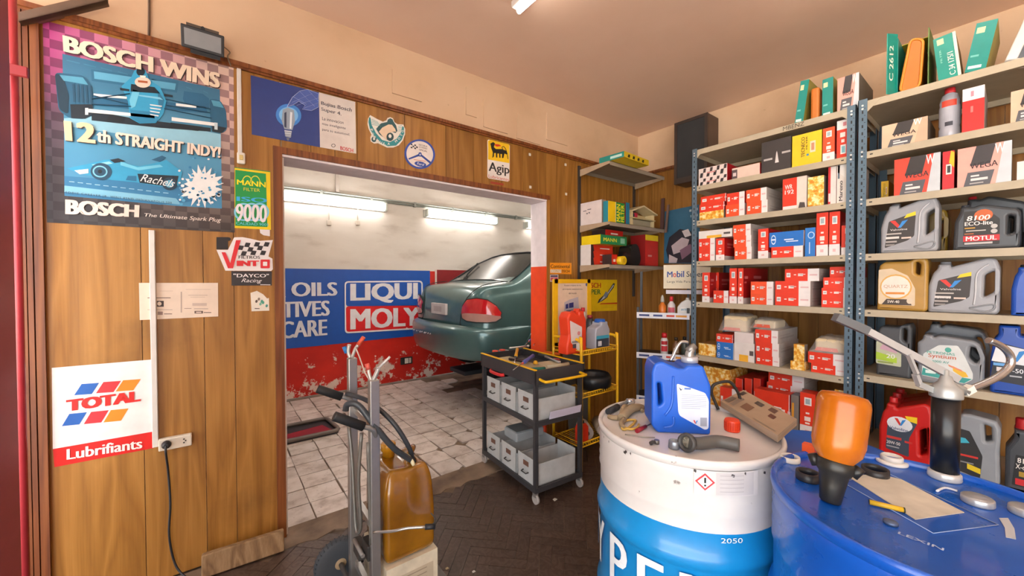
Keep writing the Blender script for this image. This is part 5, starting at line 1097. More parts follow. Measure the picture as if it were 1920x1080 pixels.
MB().lathe([(.018, zt_*.9), (.019, zt_*.91), (.018, zt_)], c, '#d8343a,r.35', 16).build('cap', t)
m = MB(); 
for z0_, z1_, col in ((.62, .74, '#d84a36'), (.22, .5, '#a9aab4'), (.24, .32, '#3a3a44')):
    n2 = 8; w0 = .5 if col == '#3a3a44' else 1
    for i in range(n2):
        a0, a1 = [math.pi+(-.7+1.4*(i+k)/n2)*w0 for k in (0, 1)]; r_ = .0378 if col != '#3a3a44' else .0382
        m.poly([c+V(r_*math.cos(q_), r_*math.sin(q_), zt_*v) for q_, v in ((a0, z0_), (a1, z0_), (a1, z1_), (a0, z1_))], col)
m.build('label_wrap', t)
B('red and white tall carton beside the clear bottle', 1799, 1840, 165, z, 'redwhite_big', .02, d=.28, group=RBF); B('tan filter carton cut off at the right edge, second shelf', 1889, 1965, 165, z, 'wega_tan', .02, d=.3, group=RBF)
z = ZR[2]
B('red and black filter carton with diagonal print on the third shelf', 1674, 1760, 293, z, 'wega_red', .03, d=.3, group=RBF); B('narrow red and yellow carton between two larger cartons', 1764, 1786, 284, z, 'redyellow', .03, d=.2, group=RBF); B('large salmon and grey filter carton on the third shelf', 1792, 1893, 272, z, 'wega_salmon', .02, d=.3, group=RBF)
B('yellow carton hidden behind the upright on the third shelf', 1650, 1664, 340, z, 'yellow', .2, d=.2, group=RBF); B('white carton at the right edge of the third shelf', 1903, 1960, 300, z, 'white', .03, d=.3, group=RBF)
# ---------------- oil jugs
def jug(label, px0, px1, ytop, z0, s, d, outline, holes, col, cap, lab=None, prints=(), group='oil jugs on the shelving', bev=.014, name='oil_jug', X=None, rough=.35, frame=None, capcol='#2a2b2e', hi=None):
    if frame: org, Uv, Wv, wd, ht = frame
    else:
        X = XS+s; a, b = onX(px0, 500, X).y, onX(px1, 500, X).y; wd = a-b; ht = onX((px0+px1)/2, ytop, X).z-z0; org = V(X, a, z0); Uv, Wv = U, W_
    t = thing(name, label, 'oil jug', org+Uv*wd/2+Wv*d/2, group)
    mk = lambda lp, r_: rounded([(u*wd, v*ht) for u, v in lp], r_*wd)
    vs, fs = outline_mesh([mk(outline, .05)]+[mk(h_, .05) for h_ in holes], d, bev)
    m = MB(); m.add([org+Uv*v.x+Zv*v.y+Wv*v.z for v in vs], fs, col+',r%g,v.05' % rough, False); m.build('body', t)
    P = lambda u, v, k=1: org+Uv*(wd*u)+Zv*(ht*v)-Wv*(.0005*k)
    if cap:
        u, v0, v1, r_ = cap; c = org+Uv*(wd*u)+Wv*(d/2); R_ = r_*wd
        MB().lathe([(R_*1.12, ht*v0), (R_*1.12, ht*(v0+.03)), (R_, ht*(v0+.035)), (R_, ht*v1-.004), (R_*.9, ht*v1)], c, capcol+',r.4', 16).build('cap', t)
    if hi:
        m = MB()
        for h_ in hi: m.tube([P(u, v, 2) for u, v in h_[0]], .004, h_[1], 6, 4)
        m.build('moulded_rib', t)
    if lab:
        m = MB(); m.poly([P(*q) for q in rounded(lab[0], .03)], lab[1]); lb = m.build('label_panel', t)
        m = MB()
        for pr in prints:
            if pr[0] == 'poly': m.poly([P(u, v, pr[3] if len(pr) > 3 else 2) for u, v in pr[1]], pr[2])
            elif pr[0] == 'rect': _, u0, v0, u1, v1, cc = pr[:6]; k = pr[6] if len(pr) > 6 else 2; m.poly([P(u0, v0, k), P(u1, v0, k), P(u1, v1, k), P(u0, v1, k)], cc)
            elif pr[0] == 'text': _, tx, u0, v0, u1, v1, cc = pr[:7]; k = 5; m.text(tx, P(u0, v0, k), P(u1, v0, k), P(u0, v1, k), P(u1, v1, k), cc, pr[7] if len(pr) > 7 else .02, pr[8] if len(pr) > 8 else 0)
        if prints: m.build('print', lb, recalc=False)
    return t
def vlogo(u, v, w2, h2, k=3): return [('poly', [(u, v+h2), (u+w2*.3, v+h2), (u+w2*.55, v+h2*.3), (u+w2*.45, v)], '#d8342a', k), ('poly', [(u+w2*.45, v), (u+w2*.55, v+h2*.3), (u+w2*.68, v+h2*.85), (u+w2, v+h2), (u+w2*.62, v)], '#2f86d0', k)]
JA = [(0, 0), (.95, 0), (1, .05), (1, .82), (.95, .97), (.84, 1.0), (.40, .87), (.33, .84), (.33, .90), (.14, .90), (.14, .82), (.07, .74), (.0, .5)]
HA = [[(.80, .70), (.93, .77), (.93, .40), (.79, .30)]]
lA = [(.08, .10), (.48, .22), (.60, .30), (.62, .64), (.62, .74), (.15, .60)]
pA = [('poly', [(.42, .64), (.62, .68), (.62, .75), (.47, .71)], '#e8c81c')]+vlogo(.17, .47, .32, .14)+[('text', 'Valvoline', .18, .42, .48, .455, '#e6e2de', .01), ('rect', .10, .35, .38, .375, '#b8b0a8'), ('rect', .10, .27, .34, .31, '#d8d2cc'), ('rect', .38, .26, .55, .29, '#d9c2b4'), ('rect', .10, .2, .3, .23, '#a8a09a'), ('rect', .10, .14, .26, .17, '#8a8480')]
ribA = [([(.60, .10), (.90, .18), (.92, .10), (.80, .05), (.60, .10)], '#8d9094,r.4'), ([(.66, .16), (.68, .35), (.70, .72), (.85, .88)], '#c2c4c8,r.35')]
z = ZR[3]
jug('silver grey oil jug with dark label left on the fourth shelf', 1650, 1759, 372, z, .03, .13, JA, HA, '#9a9ba0', (.235, .86, .95, .085), (lA, '#3b3634'), pA, hi=ribA, capcol='#8a8b90')
jug('golden oil jug standing behind the silver grey one', 1688, 1776, 395, z, .2, .13, JA, HA, '#a5832e', (.235, .86, .95, .085), capcol='#8a6a1e')
JM = [(0, 0), (.96, 0), (1, .06), (1, .70), (.95, .78), (.55, .90), (.42, .93), (.30, .88), (.24, .90), (.10, .90), (.10, .80), (.02, .6)]
HM = [[(.82, .66), (.90, .62), (.90, .32), (.82, .28)]]
lM = [(.16, .10), (.70, .09), (.70, .60), (.52, .80), (.16, .80)]
pM = [('poly', [(.46+.14*math.cos(a_), .70+.12*math.sin(a_)) for a_ in [math.pi*2*i/14 for i in range(14)]], '#c8602a', 2), ('text', '8100', .21, .60, .56, .70, '#ece4de', .04, .15), ('text', 'ECO-lite', .18, .50, .60, .58, '#ece4de', .04), ('rect', .18, .44, .34, .46, '#d8a030'), ('rect', .20, .38, .50, .40, '#c8c0b8'), ('rect', .18, .32, .32, .34, '#c86a2a'), ('rect', .16, .17, .70, .29, '#c8242c', 3), ('text', 'MOTUL', .20, .185, .66, .275, '#eee6e4', .05), ('rect', .18, .11, .60, .15, '#b8b2b0', 3)]+[('poly', [(.62+.05*math.cos(a_), yv+.045*math.sin(a_)) for a_ in [math.pi*2*i/12 for i in range(12)]], '#b9b4b0', 3) for yv in (.36, .46)]
jug('black oil jug with red lettered band on the fourth shelf', 1786, 1914, 375, z, .025, .14, JM, HM, '#3f4246', (.17, .87, .97, .07), (lM, '#2a2826'), pM, capcol='#4a4d52'); 
jug('second black oil jug with red cap behind the first', 1800, 1925, 358, z, .2, .14, JM, HM, '#3a3d41', (.17, .87, .97, .07), capcol='#b8202a')
jug('blue jug cut off by the right edge on the fourth shelf', 1919, 1990, 385, z, .03, .13, JA, [], '#1c4aa8', (.3, .86, .95, .12))
z = ZR[4]
JQ = [(0, 0), (.95, 0), (1, .05), (1, .92), (.94, 1.0), (.76, .98), (.6, .93), (.3, .93), (.14, .93), (.04, .86), (0, .6)]
HQ = [[(.76, .92), (.86, .88), (.84, .66), (.76, .70)]]
lQ = [(.03, .12), (.76, .10), (.76, .42), (.62, .66), (.30, .80), (.03, .78)]
pQ = [('poly', [(.38+.32*math.cos(a_), .45+.24*math.sin(a_)) for a_ in [math.pi*2*i/20 for i in range(20)]], '#d8a85a', 2), ('poly', [(.38+.29*math.cos(a_), .45+.21*math.sin(a_)) for a_ in [math.pi*2*i/20 for i in range(20)]], '#e6ddd0', 3), ('text', 'QUARTZ', .14, .42, .62, .49, '#c9a890', .03), ('rect', .18, .31, .56, .35, '#d88a3a', 4), ('poly', [(.10, .11), (.70, .11), (.64, .22), (.2, .22)], '#4a3d34', 3), ('text', '5W-40', .22, .145, .46, .195, '#f0e6d8', .04), ('poly', [(.66+.06*math.cos(a_), .19+.055*math.sin(a_)) for a_ in [math.pi*2*i/12 for i in range(12)]], '#d8c8b0', 4)]
jug('golden oil jug with oval label left on the fifth shelf', 1645, 1741, 483, z, .03, .13, JQ, HQ, '#b0863a', None, (lQ, '#d9c4a4'), pQ)
jug('silver grey oil jug with dark label, largest on the fifth shelf', 1741, 1876, 484, z, .03, .14, JA, HA, '#9a9ba0', (.235, .86, .95, .085), (lA, '#3b3634'), pA+[('text', '5W-30', .14, .265, .34, .30, '#e6e2de', .03)], hi=ribA, capcol='#8a8b90')
jug('blue oil jug cut off by the right edge on the fifth shelf', 1897, 1990, 490, z, .03, .13, JA, [], '#1d4fb0', (.3, .86, .95, .12), ([(.3, .1), (.9, .1), (.9, .6), (.3, .6)], '#d8dce4'), [])
z = ZR[5]
JS = [(.02, 0), (.88, 0), (1, .14), (1, .62), (.93, .86), (.84, .92), (.34, .97), (.26, .92), (.24, .97), (.10, .97), (.08, .86), (.0, .80)]
HS = [[(.80, .80), (.88, .78), (.94, .60), (.88, .48), (.78, .58)]]
lS = [(.08, .14), (.72, .08), (.84, .18), (.84, .30), (.70, .66), (.62, .80), (.34, .78), (.10, .58)]
pS = [('text', 'PETRONAS', .16, .60, .58, .65, '#4fa898', .02), ('text', 'Syntium', .18, .50, .60, .60, '#cf6a4a', .02), ('text', '3000 AV', .24, .43, .50, .475, '#5fa89c', .02), ('poly', [(.08, .15), (.72, .09), (.83, .19), (.60, .2), (.3, .22), (.10, .3)], '#3f9f98', 2), ('poly', [(.55, .40), (.74, .30), (.78, .22), (.70, .2), (.56, .3)], '#e8b838', 3), ('poly', [(.48, .42), (.68, .34), (.70, .30), (.5, .38)], '#e08a6a', 4), ('poly', [(.48+.05*math.cos(a_), .70+.05*math.sin(a_)) for a_ in [math.pi*2*i/10 for i in range(10)]], '#4fa898', 2), ('rect', .14, .2, .3, .26, '#d8e8e4', 4)]
jug('dark grey oil jug with lime label left on the sixth shelf', 1645, 1712, 606, z, .06, .14, JQ, HQ, '#4b4d50', None, ([(.0, .22), (.72, .2), (.72, .62), (.3, .66), (.0, .64)], '#b9bda0'), [('poly', [(.0, .30), (.6, .26), (.6, .36), (.0, .44)], '#a8c83a'), ('poly', [(.1, .5), (.6, .44), (.62, .58), (.2, .6)], '#c8a0b0'), ('text', '20', .3, .34, .55, .42, '#e6e8da', .04), ('rect', .05, .24, .5, .27, '#8a9a4a')])
jug('silver oil jug with white and green label on the sixth shelf', 1722, 1850, 628, z, .03, .15, JS, HS, '#85888d', None, (lS, '#d8dcda'), pS)
jug('second silver oil jug behind the white labelled one', 1735, 1860, 607, z, .2, .14, JS, HS, '#7a7d82', (.16, .93, 1.0, .06), capcol='#2a2c2e')
JB = JA
jug('large blue oil jug with black label at the right of the sixth shelf', 1860, 1992, 610, z, .02, .15, [(0, 0), (.95, 0), (1, .05), (1, .82), (.95, .9), (.45, .84), (.45, .98), (.12, .98), (.12, .84), (.04, .76), (0, .5)], [], '#1c49a4', (.28, .94, 1.03, .13), ([(.0, .18), (.8, .14), (.8, .62), (.1, .74)], '#2a2c34'), [('poly', [(.02, .46), (.8, .42), (.8, .62), (.1, .72)], '#dcdfe4')]+vlogo(.2, .48, .34, .17, 4)+[('rect', .05, .40, .3, .44, '#6aa8e0', 4), ('text', '-50', .34, .32, .5, .38, '#e8e8ea', .03), ('rect', .1, .32, .22, .38, '#d8d0d0', 4), ('rect', .3, .26, .48, .28, '#b0b4ba', 4)])
z = ZR[6]
lR = [(.14, .16), (.58, .10), (.58, .40), (.72, .66), (.72, .74), (.18, .66)]
pR = [('poly', [(.40+.24*math.cos(a_), .60+.12*math.sin(a_)) for a_ in [math.pi*2*i/18 for i in range(18)]], '#dcdfe6', 3), ('poly', [(.54, .68), (.72, .66), (.72, .76), (.5, .75)], '#e8c81c', 2)]+vlogo(.30, .58, .22, .11, 4)+[('text', 'Valvoline', .22, .50, .56, .545, '#2a3a6a', .02), ('rect', .16, .34, .44, .38, '#c83a34', 4), ('rect', .5, .32, .64, .35, '#c83a34', 4), ('text', '20W-50', .16, .25, .42, .30, '#e8e6e4', .03), ('rect', .16, .2, .4, .22, '#a8a8ac', 4)]
for i, (s_, nm) in enumerate(((.03, 'front red oil jug with oval label on the bottom visible shelf'), (.2, 'middle red oil jug behind the front one'), (.37, 'rearmost red oil jug behind two others'))):
    jug(nm, 1652+i*6, 1755+i*8, 752-i*8, z, s_, .14, JA, [[(.76, .56), (.88, .62), (.90, .22), (.78, .16)]], '#c4221f', (.235, .87, .98, .085), (lR, '#3c4656') if i == 0 else None, pR if i == 0 else (), capcol='#c8282a')
lG = [(.0, .1), (.55, .05), (.60, .40), (.30, .74), (.0, .76)]
jug('silver oil jug with black and red label beside the grease pump', 1800, 1884, 781, z, .03, .14, [(0, 0), (.95, 0), (1, .06), (.97, .5), (1, .84), (.9, .96), (.3, 1), (.1, .98), (0, .9)], [[(.62, .88), (.78, .86), (.80, .66), (.66, .62)]], '#8f949a', None, (lG, '#2c2b2c'), [('rect', .02, .34, .5, .37, '#c8322a'), ('poly', [(.25, .16), (.56, .12), (.56, .2), (.25, .24)], '#e0c41e'), ('poly', [(.0, .52), (.3, .56), (.2, .62), (.0, .62)], '#3fb0c8'), ('rect', .02, .24, .4, .26, '#8a8a8a')])
jug('grey bottle with red cap at the right edge, bottom visible shelf', 1892, 1960, 810, z, .03, .12, [(0, 0), (1, 0), (1, .7), (.8, .86), (.8, 1), (.25, 1), (.25, .86), (.0, .66)], [], '#44474c', (.52, .97, 1.16, .25), ([(.2, .1), (1, .1), (1, .6), (.3, .6)], '#1f2022'), [('text', '8100', .35, .48, .8, .56, '#e6e0da', .04), ('text', 'X-cess', .3, .38, .8, .46, '#e6e0da', .03), ('rect', .3, .12, 1, .22, '#c8222a'), ('rect', .4, .26, .9, .34, '#a8862a')], capcol='#b81e26')
# ================================================================== racks, cart and shelf by the doorway
DK = '#2c2d31,r.45'
# ---- corner wall shelf
SX0, SX1, SY = 2.57, 3.375, 2.036; SZ = (2.365, 1.868, 1.516)
t = thing('corner_shelf', 'corner wall shelf with three steel boards on dark brackets', 'wall shelf', V(3.0, YA-.17, SZ[2]-.25))
for x in (SX0-.015, SX1-.01): MB().box((x, YA-.018, 1.22), (x+.025, YA-.0005, 2.40), '#3a3532,r.5').build('wall_upright', t)
for z in SZ:
    m = MB(); m.box((SX0, SY, z-.003), (SX1, YA-.02, z), '#8e8374,r.55'); m.box((SX0, SY, z-.033), (SX1, SY+.002, z), '#9c9080,r.55'); m.box((SX0, YA-.022, z-.033), (SX1, YA-.02, z), '#8e8374,r.55'); m.build('shelf_board', t)
    for x in (SX0-.004, SX1+.001): MB().prism([(x, YA-.019, z), (x, SY, z), (x, SY, z-.022), (x, YA-.019, z-.06)], (.003, 0, 0), '#b09a80,r.55').build('bracket', t)
UF = V(1, 0, 0); WF = V(0, 1, 0)
def carton_y(label, px0, px1, ytop, z0, style, Y, d=.2, name='filter_box', group='boxes on the corner wall shelf', cat='box'):
    """carton whose front faces the room (-Y)"""
    x0, x1 = onY(px0, 450, Y).x, onY(px1, 450, Y).x; z1 = onY((px0+px1)/2, ytop, Y).z; wd = x1-x0; h = z1-z0; org = V(x0, Y, z0)
    st = STY[style]; m = MB(); side = st.get('side', st['front']); top = st.get('top', st['front'])
    m.obox(org, UF*wd, WF*d, Zv*h, [top, top, st['front'], side, st['front'], st.get('lside', side)])
    g = lambda u, v, k=1: org+UF*(wd*u)+Zv*(h*v)-WF*(.0004*k)
    for pr in st.get('prints', ()):
        if pr[0] == 'rect': _, u0, v0, u1, v1, col = pr[:6]; k = pr[6] if len(pr) > 6 else 1; m.poly([g(u0, v0, k), g(u1, v0, k), g(u1, v1, k), g(u0, v1, k)], col)
        elif pr[0] == 'poly': m.poly([g(u, v, pr[3] if len(pr) > 3 else 1) for u, v in pr[1]], pr[2])
        elif pr[0] == 'text': _, tx, u0, v0, u1, v1, col = pr[:7]; m.text(tx, g(u0, v0, 4), g(u1, v0, 4), g(u0, v1, 4), g(u1, v1, 4), col, .04)
        elif pr[0] == 'vtext': _, tx, u0, v0, u1, v1, col = pr[:7]; m.text(tx, g(u1, v0, 4), g(u1, v1, 4), g(u0, v0, 4), g(u0, v1, 4), col, .05)
    tag(m.build(name, None, recalc=False), label, cat, group); return z1
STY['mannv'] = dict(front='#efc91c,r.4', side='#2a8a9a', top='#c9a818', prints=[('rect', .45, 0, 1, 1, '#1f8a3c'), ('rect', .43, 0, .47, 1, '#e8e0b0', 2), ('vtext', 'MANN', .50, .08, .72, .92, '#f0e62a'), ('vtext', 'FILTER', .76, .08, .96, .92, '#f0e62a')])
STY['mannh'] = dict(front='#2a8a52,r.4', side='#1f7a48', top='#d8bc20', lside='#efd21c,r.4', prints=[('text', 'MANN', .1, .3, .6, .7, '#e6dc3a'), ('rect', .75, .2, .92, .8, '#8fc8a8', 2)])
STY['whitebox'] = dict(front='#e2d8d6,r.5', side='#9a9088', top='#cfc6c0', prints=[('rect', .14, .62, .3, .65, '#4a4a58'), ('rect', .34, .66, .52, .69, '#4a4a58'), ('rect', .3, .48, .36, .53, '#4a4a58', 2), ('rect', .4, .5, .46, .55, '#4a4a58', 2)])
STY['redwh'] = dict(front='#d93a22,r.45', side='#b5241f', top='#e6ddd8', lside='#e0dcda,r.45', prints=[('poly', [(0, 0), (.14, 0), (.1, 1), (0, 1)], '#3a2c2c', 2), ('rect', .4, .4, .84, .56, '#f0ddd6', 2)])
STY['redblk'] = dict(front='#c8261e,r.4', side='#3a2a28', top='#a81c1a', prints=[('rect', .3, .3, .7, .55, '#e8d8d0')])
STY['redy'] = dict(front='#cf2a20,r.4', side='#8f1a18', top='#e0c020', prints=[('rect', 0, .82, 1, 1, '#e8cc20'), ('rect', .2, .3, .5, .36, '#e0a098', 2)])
YS = SY+.02; z = SZ[1]
carton('white cardboard box with handwriting on the middle wall shelf', 1088, 1128, 378, z, 'whitebox', d=.055, name='cardboard_box', group='boxes on the corner wall shelf', X=SX0+.006); carton_y('yellow and green filter carton with vertical lettering on the middle wall shelf', 1140, 1171, 379, z, 'mannv', 2.06, .05)
STY['bluethin'] = dict(front='#2a7a9a,r.4', side='#8a2a28', prints=[]); carton_y('thin blue carton beside the yellow and green one', 1173, 1180, 380, z, 'bluethin', 2.06, .2)
# little wooden house
a = onY(1186, 420, YS+.02); b = onY(1229, 420, YS+.02); t = thing('wooden_house', 'small cream toy house with pitched roof on the wall shelf', 'toy house', V((a.x+b.x)/2, YS+.08, z)); wd = b.x-a.x; y0 = YS+.02
m = MB(); m.box((a.x, y0, z), (b.x, y0+.12, z+.012), '#d8c596,r.6'); m.box((a.x+.005, y0+.01, z+.012), (a.x+.02, y0+.11, z+.13), '#d8c596,r.6'); m.box((b.x-.02, y0+.01, z+.012), (b.x-.005, y0+.11, z+.13), '#d8c596,r.6'); m.box((a.x+.005, y0+.1, z+.012), (b.x-.005, y0+.11, z+.13), '#cbb684,r.6'); m.box((a.x, y0, z+.07), (b.x, y0+.11, z+.08), '#bfae80,r.6'); m.build('walls', t)
m = MB(); xm = (a.x+b.x)/2-.02; m.prism([(a.x-.02, y0-.01, z+.125), (xm, y0-.01, z+.185), (b.x+.02, y0-.01, z+.125), (b.x+.02, y0-.01, z+.137), (xm, y0-.01, z+.197), (a.x-.02, y0-.01, z+.137)], (0, .13, 0), '#d9c89c,r.6'); m.build('roof', t)
m = MB(); m.bbox((a.x+.02, y0+.02, z+.082), (a.x+.06, y0+.06, z+.12), .004, '#1f222a'); m.build('dark_item', t); m = MB(); m.bbox((a.x+.065, y0+.02, z+.082), (a.x+.105, y0+.06, z+.125), .004, '#c22a44'); m.build('red_item', t); m = MB(); m.bbox((a.x+.025, y0+.02, z+.014), (b.x-.05, y0+.08, z+.066), .006, '#9a927c'); m.build('drawer', t)
m = MB(); a = onY(1214, 430, YA-.05); b = onY(1244, 430, YA-.05); m.obox((a.x, YA-.09, z+.001), (b.x-a.x, 0, 0), (0, .02, 0), (0, .05, .19), '#9c6c3c,r.7'); tag(m.build('cardboard_sheet'), 'brown cardboard sheet leaning behind the toy house', 'cardboard')
m = MB(); a = onX(1240, 372, XB-.09); b = onX(1263, 440, XB-.03); m.obox(V(XB-.10, a.y-.02, a.z-.33), (.0, .03, .0), (.012, 0, 0), (.06, .02, .34), '#5a3f3c,r.6'); m.obox(V(XB-.10, a.y-.06, a.z-.33), (.0, .02, .0), (.012, 0, 0), (.06, .01, .27), '#7a6258,r.6'); tag(m.build('dark_strips'), 'dark wooden strips standing in the corner behind the wall shelf', 'strip')
z = SZ[2]
q = z; 
for nm, tp in (('bottom', 484), ('middle', 472), ('third', 460)): q = carton_y(nm+' white and red carton of the left stack on the lowest wall shelf', 1108, 1149, tp, q, 'redwh', 2.238, .12)
q = carton_y('long yellow and green carton on the white and red stack', 1126, 1175, 442, q, 'mannh', 2.14, .215); carton_y('red carton topmost on the lowest wall shelf', 1135, 1168, 432, q, 'redblk', 2.18, .15)
carton_y('small red carton beside the white and red stack', 1147, 1157, 477, z, 'redblk', 2.10, .1)
c = onY(1170, 487, 2.05); YS = 2.05; m = MB(); m.cyl((c.x, YS, z+.038), (c.x, YS+.08, z+.038), .038, '#e8c41e,r.45', n=24); m.cyl((c.x, YS-.004, z+.038), (c.x, YS+.0005, z+.038), .02, '#c9a018', n=20); tag(m.build('round_filter'), 'yellow round filter lying on the lowest wall shelf', 'filter')
YS = 2.08; x0, x1 = onY(1182, 460, YS).x+.03, onY(1203, 460, YS).x; m = MB(); bm = [(x0, z), (x1-.01, z), (x1+.02, z+.06), (x1, z+.15), (x1-.04, z+.2), (x0+.02, z+.19), (x0-.005, z+.1)]
m.prism([V(x, YS+.02, zz) for x, zz in rounded(bm, .03)], (0, .13, 0), '#24221f,r.25'); tag(m.build('black_bag'), 'crumpled black plastic bag on the lowest wall shelf', 'bag')
carton_y('red carton with yellow top at the right end of the lowest wall shelf', 1210, 1234, 441, z, 'redy', YS, .16)
# top board
z = SZ[0]; xf = Matrix.Translation((2.58, 1.905, z)) @ Matrix.Rotation(math.radians(3), 4, 'Z'); m = MB(xf)
m.obox((0, 0, 0.001), (.37, 0, 0), (0, .24, 0), (0, 0, .045), ['#e8cc24,r.4', '#e8cc24,r.4', '#d8b820,r.4', '#2a8a6a,r.4', '#e8cc24,r.4', '#1f8a80,r.4']); m.poly([V(-.0005, .02, .012), V(-.0005, .13, .012), V(-.0005, .13, .032), V(-.0005, .02, .032)], '#bfe0d8')
for i in range(4): m.poly([V(.05+i*.07, -.0005, .008), V(.08+i*.07, -.0005, .008), V(.085+i*.07, -.0005, .032), V(.06+i*.07, -.0005, .032)], '#2a2618')
tag(m.build('filter_box', None, recalc=False), 'long yellow and green carton alone on the top wall shelf', 'box', 'boxes on the corner wall shelf')
# ---- loudspeaker
X = XB-.2; ya, yb = onX(1264, 300, X).y, onX(1326, 300, X).y; zt, zb = onX(1295, 221, X).z, onX(1290, 341, X).z
t = thing('loudspeaker', 'tall black loudspeaker mounted on the right wall near the corner', 'speaker', V(XB-.1, (ya+yb)/2, zb))
MB().bbox((X+.012, yb, zb), (XB-.001, ya, zt), .006, '#4e3b31,r.5').build('cabinet', t)
m = MB(); fw = .025
for lo, hi in (((X, yb, zb), (X+.014, yb+fw, zt)), ((X, ya-fw, zb), (X+.014, ya, zt)), ((X, yb+fw, zb), (X+.014, ya-fw, zb+.05)), ((X, yb+fw, zt-fw), (X+.014, ya-fw, zt))): m.box(lo, hi, '#3c302b,r.5')
m.build('front_frame', t); MB().box((X+.007, yb+fw, zb+.05), (X+.011, ya-fw, zt-fw), '#2e2f31,r.8').build('grille', t)
# ---- motorcycle poster on the right wall
WBp = Flat('x', XB-.002); K = lambda cx, cy: (1000+cx/2.512, 270+cy/2.512)
t = thing('motorcycle_poster', 'blue poster of a motorcycle on the right wall behind the shelving', 'poster', WBp.p(1275, 498))
m = MB(); m.prism([WBp.p(*K(*q)) for q in ((618, 318), (780, 285), (790, 565), (615, 562))], (.0015, 0, 0), '#3a6f8e,r.4,v.2,s5'); m.build('poster_sheet', t)
m = MB(); sk = lambda pts, c, k=1: m.poly([WBp.p(*K(*q), k) for q in pts], c)
sk([(640, 440), (690, 400), (740, 410), (775, 440), (780, 560), (640, 560), (625, 500)], '#2b2a36'); sk([(650, 480), (700, 440), (735, 450), (720, 500), (660, 520)], '#c9bdc4', 2); sk([(690, 500), (740, 470), (760, 500), (700, 545)], '#8a6a80', 3); sk([(640, 520), (680, 540), (675, 560), (638, 560)], '#d8ccd0', 3); sk([(700, 410), (730, 400), (745, 430), (715, 440)], '#dcd4d8', 3); sk([(735, 310), (775, 300), (775, 312), (735, 320)], '#b9d0dc', 2); sk([(740, 335), (775, 328), (775, 340), (740, 346)], '#9fbccc', 2)
m.build('printed_picture', t, recalc=False)
# ---- black display rack with bottles, beyond the shelving
rc = V(2.98, 1.80, 0); ang = math.radians(-62); RX = Matrix.Translation(rc) @ Matrix.Rotation(ang, 4, 'Z')   # local x along the front, local -y faces the room
RW, RDp = .40, .26
t = thing('display_rack', 'black oil display rack with white label strips and a brand board', 'display rack', rc)
for x in (-RW/2, RW/2-.02):
    for y in (-RDp/2, RDp/2-.02): MB(RX).box((x, y, 0), (x+.02, y+.02, 1.16 if y < 0 else 1.46), DK).build('post', t)
inv = RX.inverted()
zr = []
for py in (590, 666, 748):
    p = at(1225, py, 1); d = p-CAM; # hit the rack front plane
    o_ = inv @ CAM; dd = inv.to_3x3() @ d; k = (-RDp/2-o_.y)/dd.y; zr.append((o_+dd*k).z)
for zz in zr:
    MB(RX).box((-RW/2, -RDp/2, zz-.012), (RW/2, RDp/2, zz), DK).build('rack_shelf', t)
    m = MB(RX); m.box((-RW/2, -RDp/2-.004, zz-.03), (RW/2, -RDp/2-.001, zz+.018), '#d9dce6,r.4'); s_ = m.build('label_strip', t)
    m = MB(RX)
    for i, (a_, b_, c_) in enumerate(((-.18, -.10, '#2b3a78'), (-.07, .0, '#3a4a86'), (.03, .09, '#c8402a'), (.10, .18, '#d8922a'))): m.poly([V(a_, -RDp/2-.0046, zz-.014), V(b_, -RDp/2-.0046, zz-.014), V(b_, -RDp/2-.0046, zz+.002), V(a_, -RDp/2-.0046, zz+.002)], c_)
    m.build('strip_print', s_, recalc=False)
# brand board on top
def rp(px, py, yl=-RDp/2):
    d = ray(px, py); o_ = inv @ CAM; dd = inv.to_3x3() @ d; k = (yl-o_.y)/dd.y; return o_+dd*k
a, b, c = rp(1244, 541, .05), rp(1332, 541, .05), rp(1244, 497, .05)
m = MB(RX); m.box((a.x, .05, a.z), (b.x, .06, c.z), '#e4d8bc,r.45'); bd = m.build('brand_board', t)
m = MB(RX); zz0, zz1 = a.z, c.z; Hh = zz1-zz0; Lw = b.x-a.x
def bt(s_, u0, u1, v0, v1, col, bo=.04): m.text(s_, (a.x+Lw*u0, .0485, zz0+Hh*v0), (a.x+Lw*u1, .0485, zz0+Hh*v0), (a.x+Lw*u0, .0485, zz0+Hh*v1), (a.x+Lw*u1, .0485, zz0+Hh*v1), col, bo)
bt('M', .08, .20, .48, .72, '#2a4a9a'); bt('o', .21, .28, .48, .65, '#d83a3a'); bt('bil', .29, .45, .48, .74, '#2a4a9a'); bt('Super', .50, .86, .42, .72, '#3a3a40', .02); bt('Larga Vida Para Su Motor', .08, .92, .22, .34, '#3a3430', .01)
lettering(m, bd)
MB(RX).box((a.x+.02, .045, a.z-.045), (b.x, .055, a.z-.012), '#dcd6e0,r.4').build('brand_strip', t)
def lathe_bottle(name, label, base, prof, col, cap=None, capcol='#c8282c', labels=(), group=None, n=16, face=None, r=.3):
    t = thing(name, label, 'bottle', base, group); MB().lathe(prof, base, col+',r%g' % r, n).build('body', t)
    if cap: MB().lathe(cap, base, capcol+',r.4', n).build('cap', t)
    if labels:
        m = MB(); fd = (CAM-base); f0 = math.atan2(fd.y, fd.x)
        for z0_, z1_, rr, half, colr in labels:
            for i in range(8):
                a0, a1 = f0+half*(-1+2*i/8), f0+half*(-1+2*(i+1)/8); m.poly([base+V(rr*math.cos(q_), rr*math.sin(q_), zz_) for q_, zz_ in ((a0, z0_), (a1, z0_), (a1, z1_), (a0, z1_))], colr)
        m.build('label_wrap', t)
    return t
RG = 'bottles on the display rack'
def rb(px, zz, yl=-.06): p = rp(px, 560, yl); return RX @ V(p.x, yl, zz)
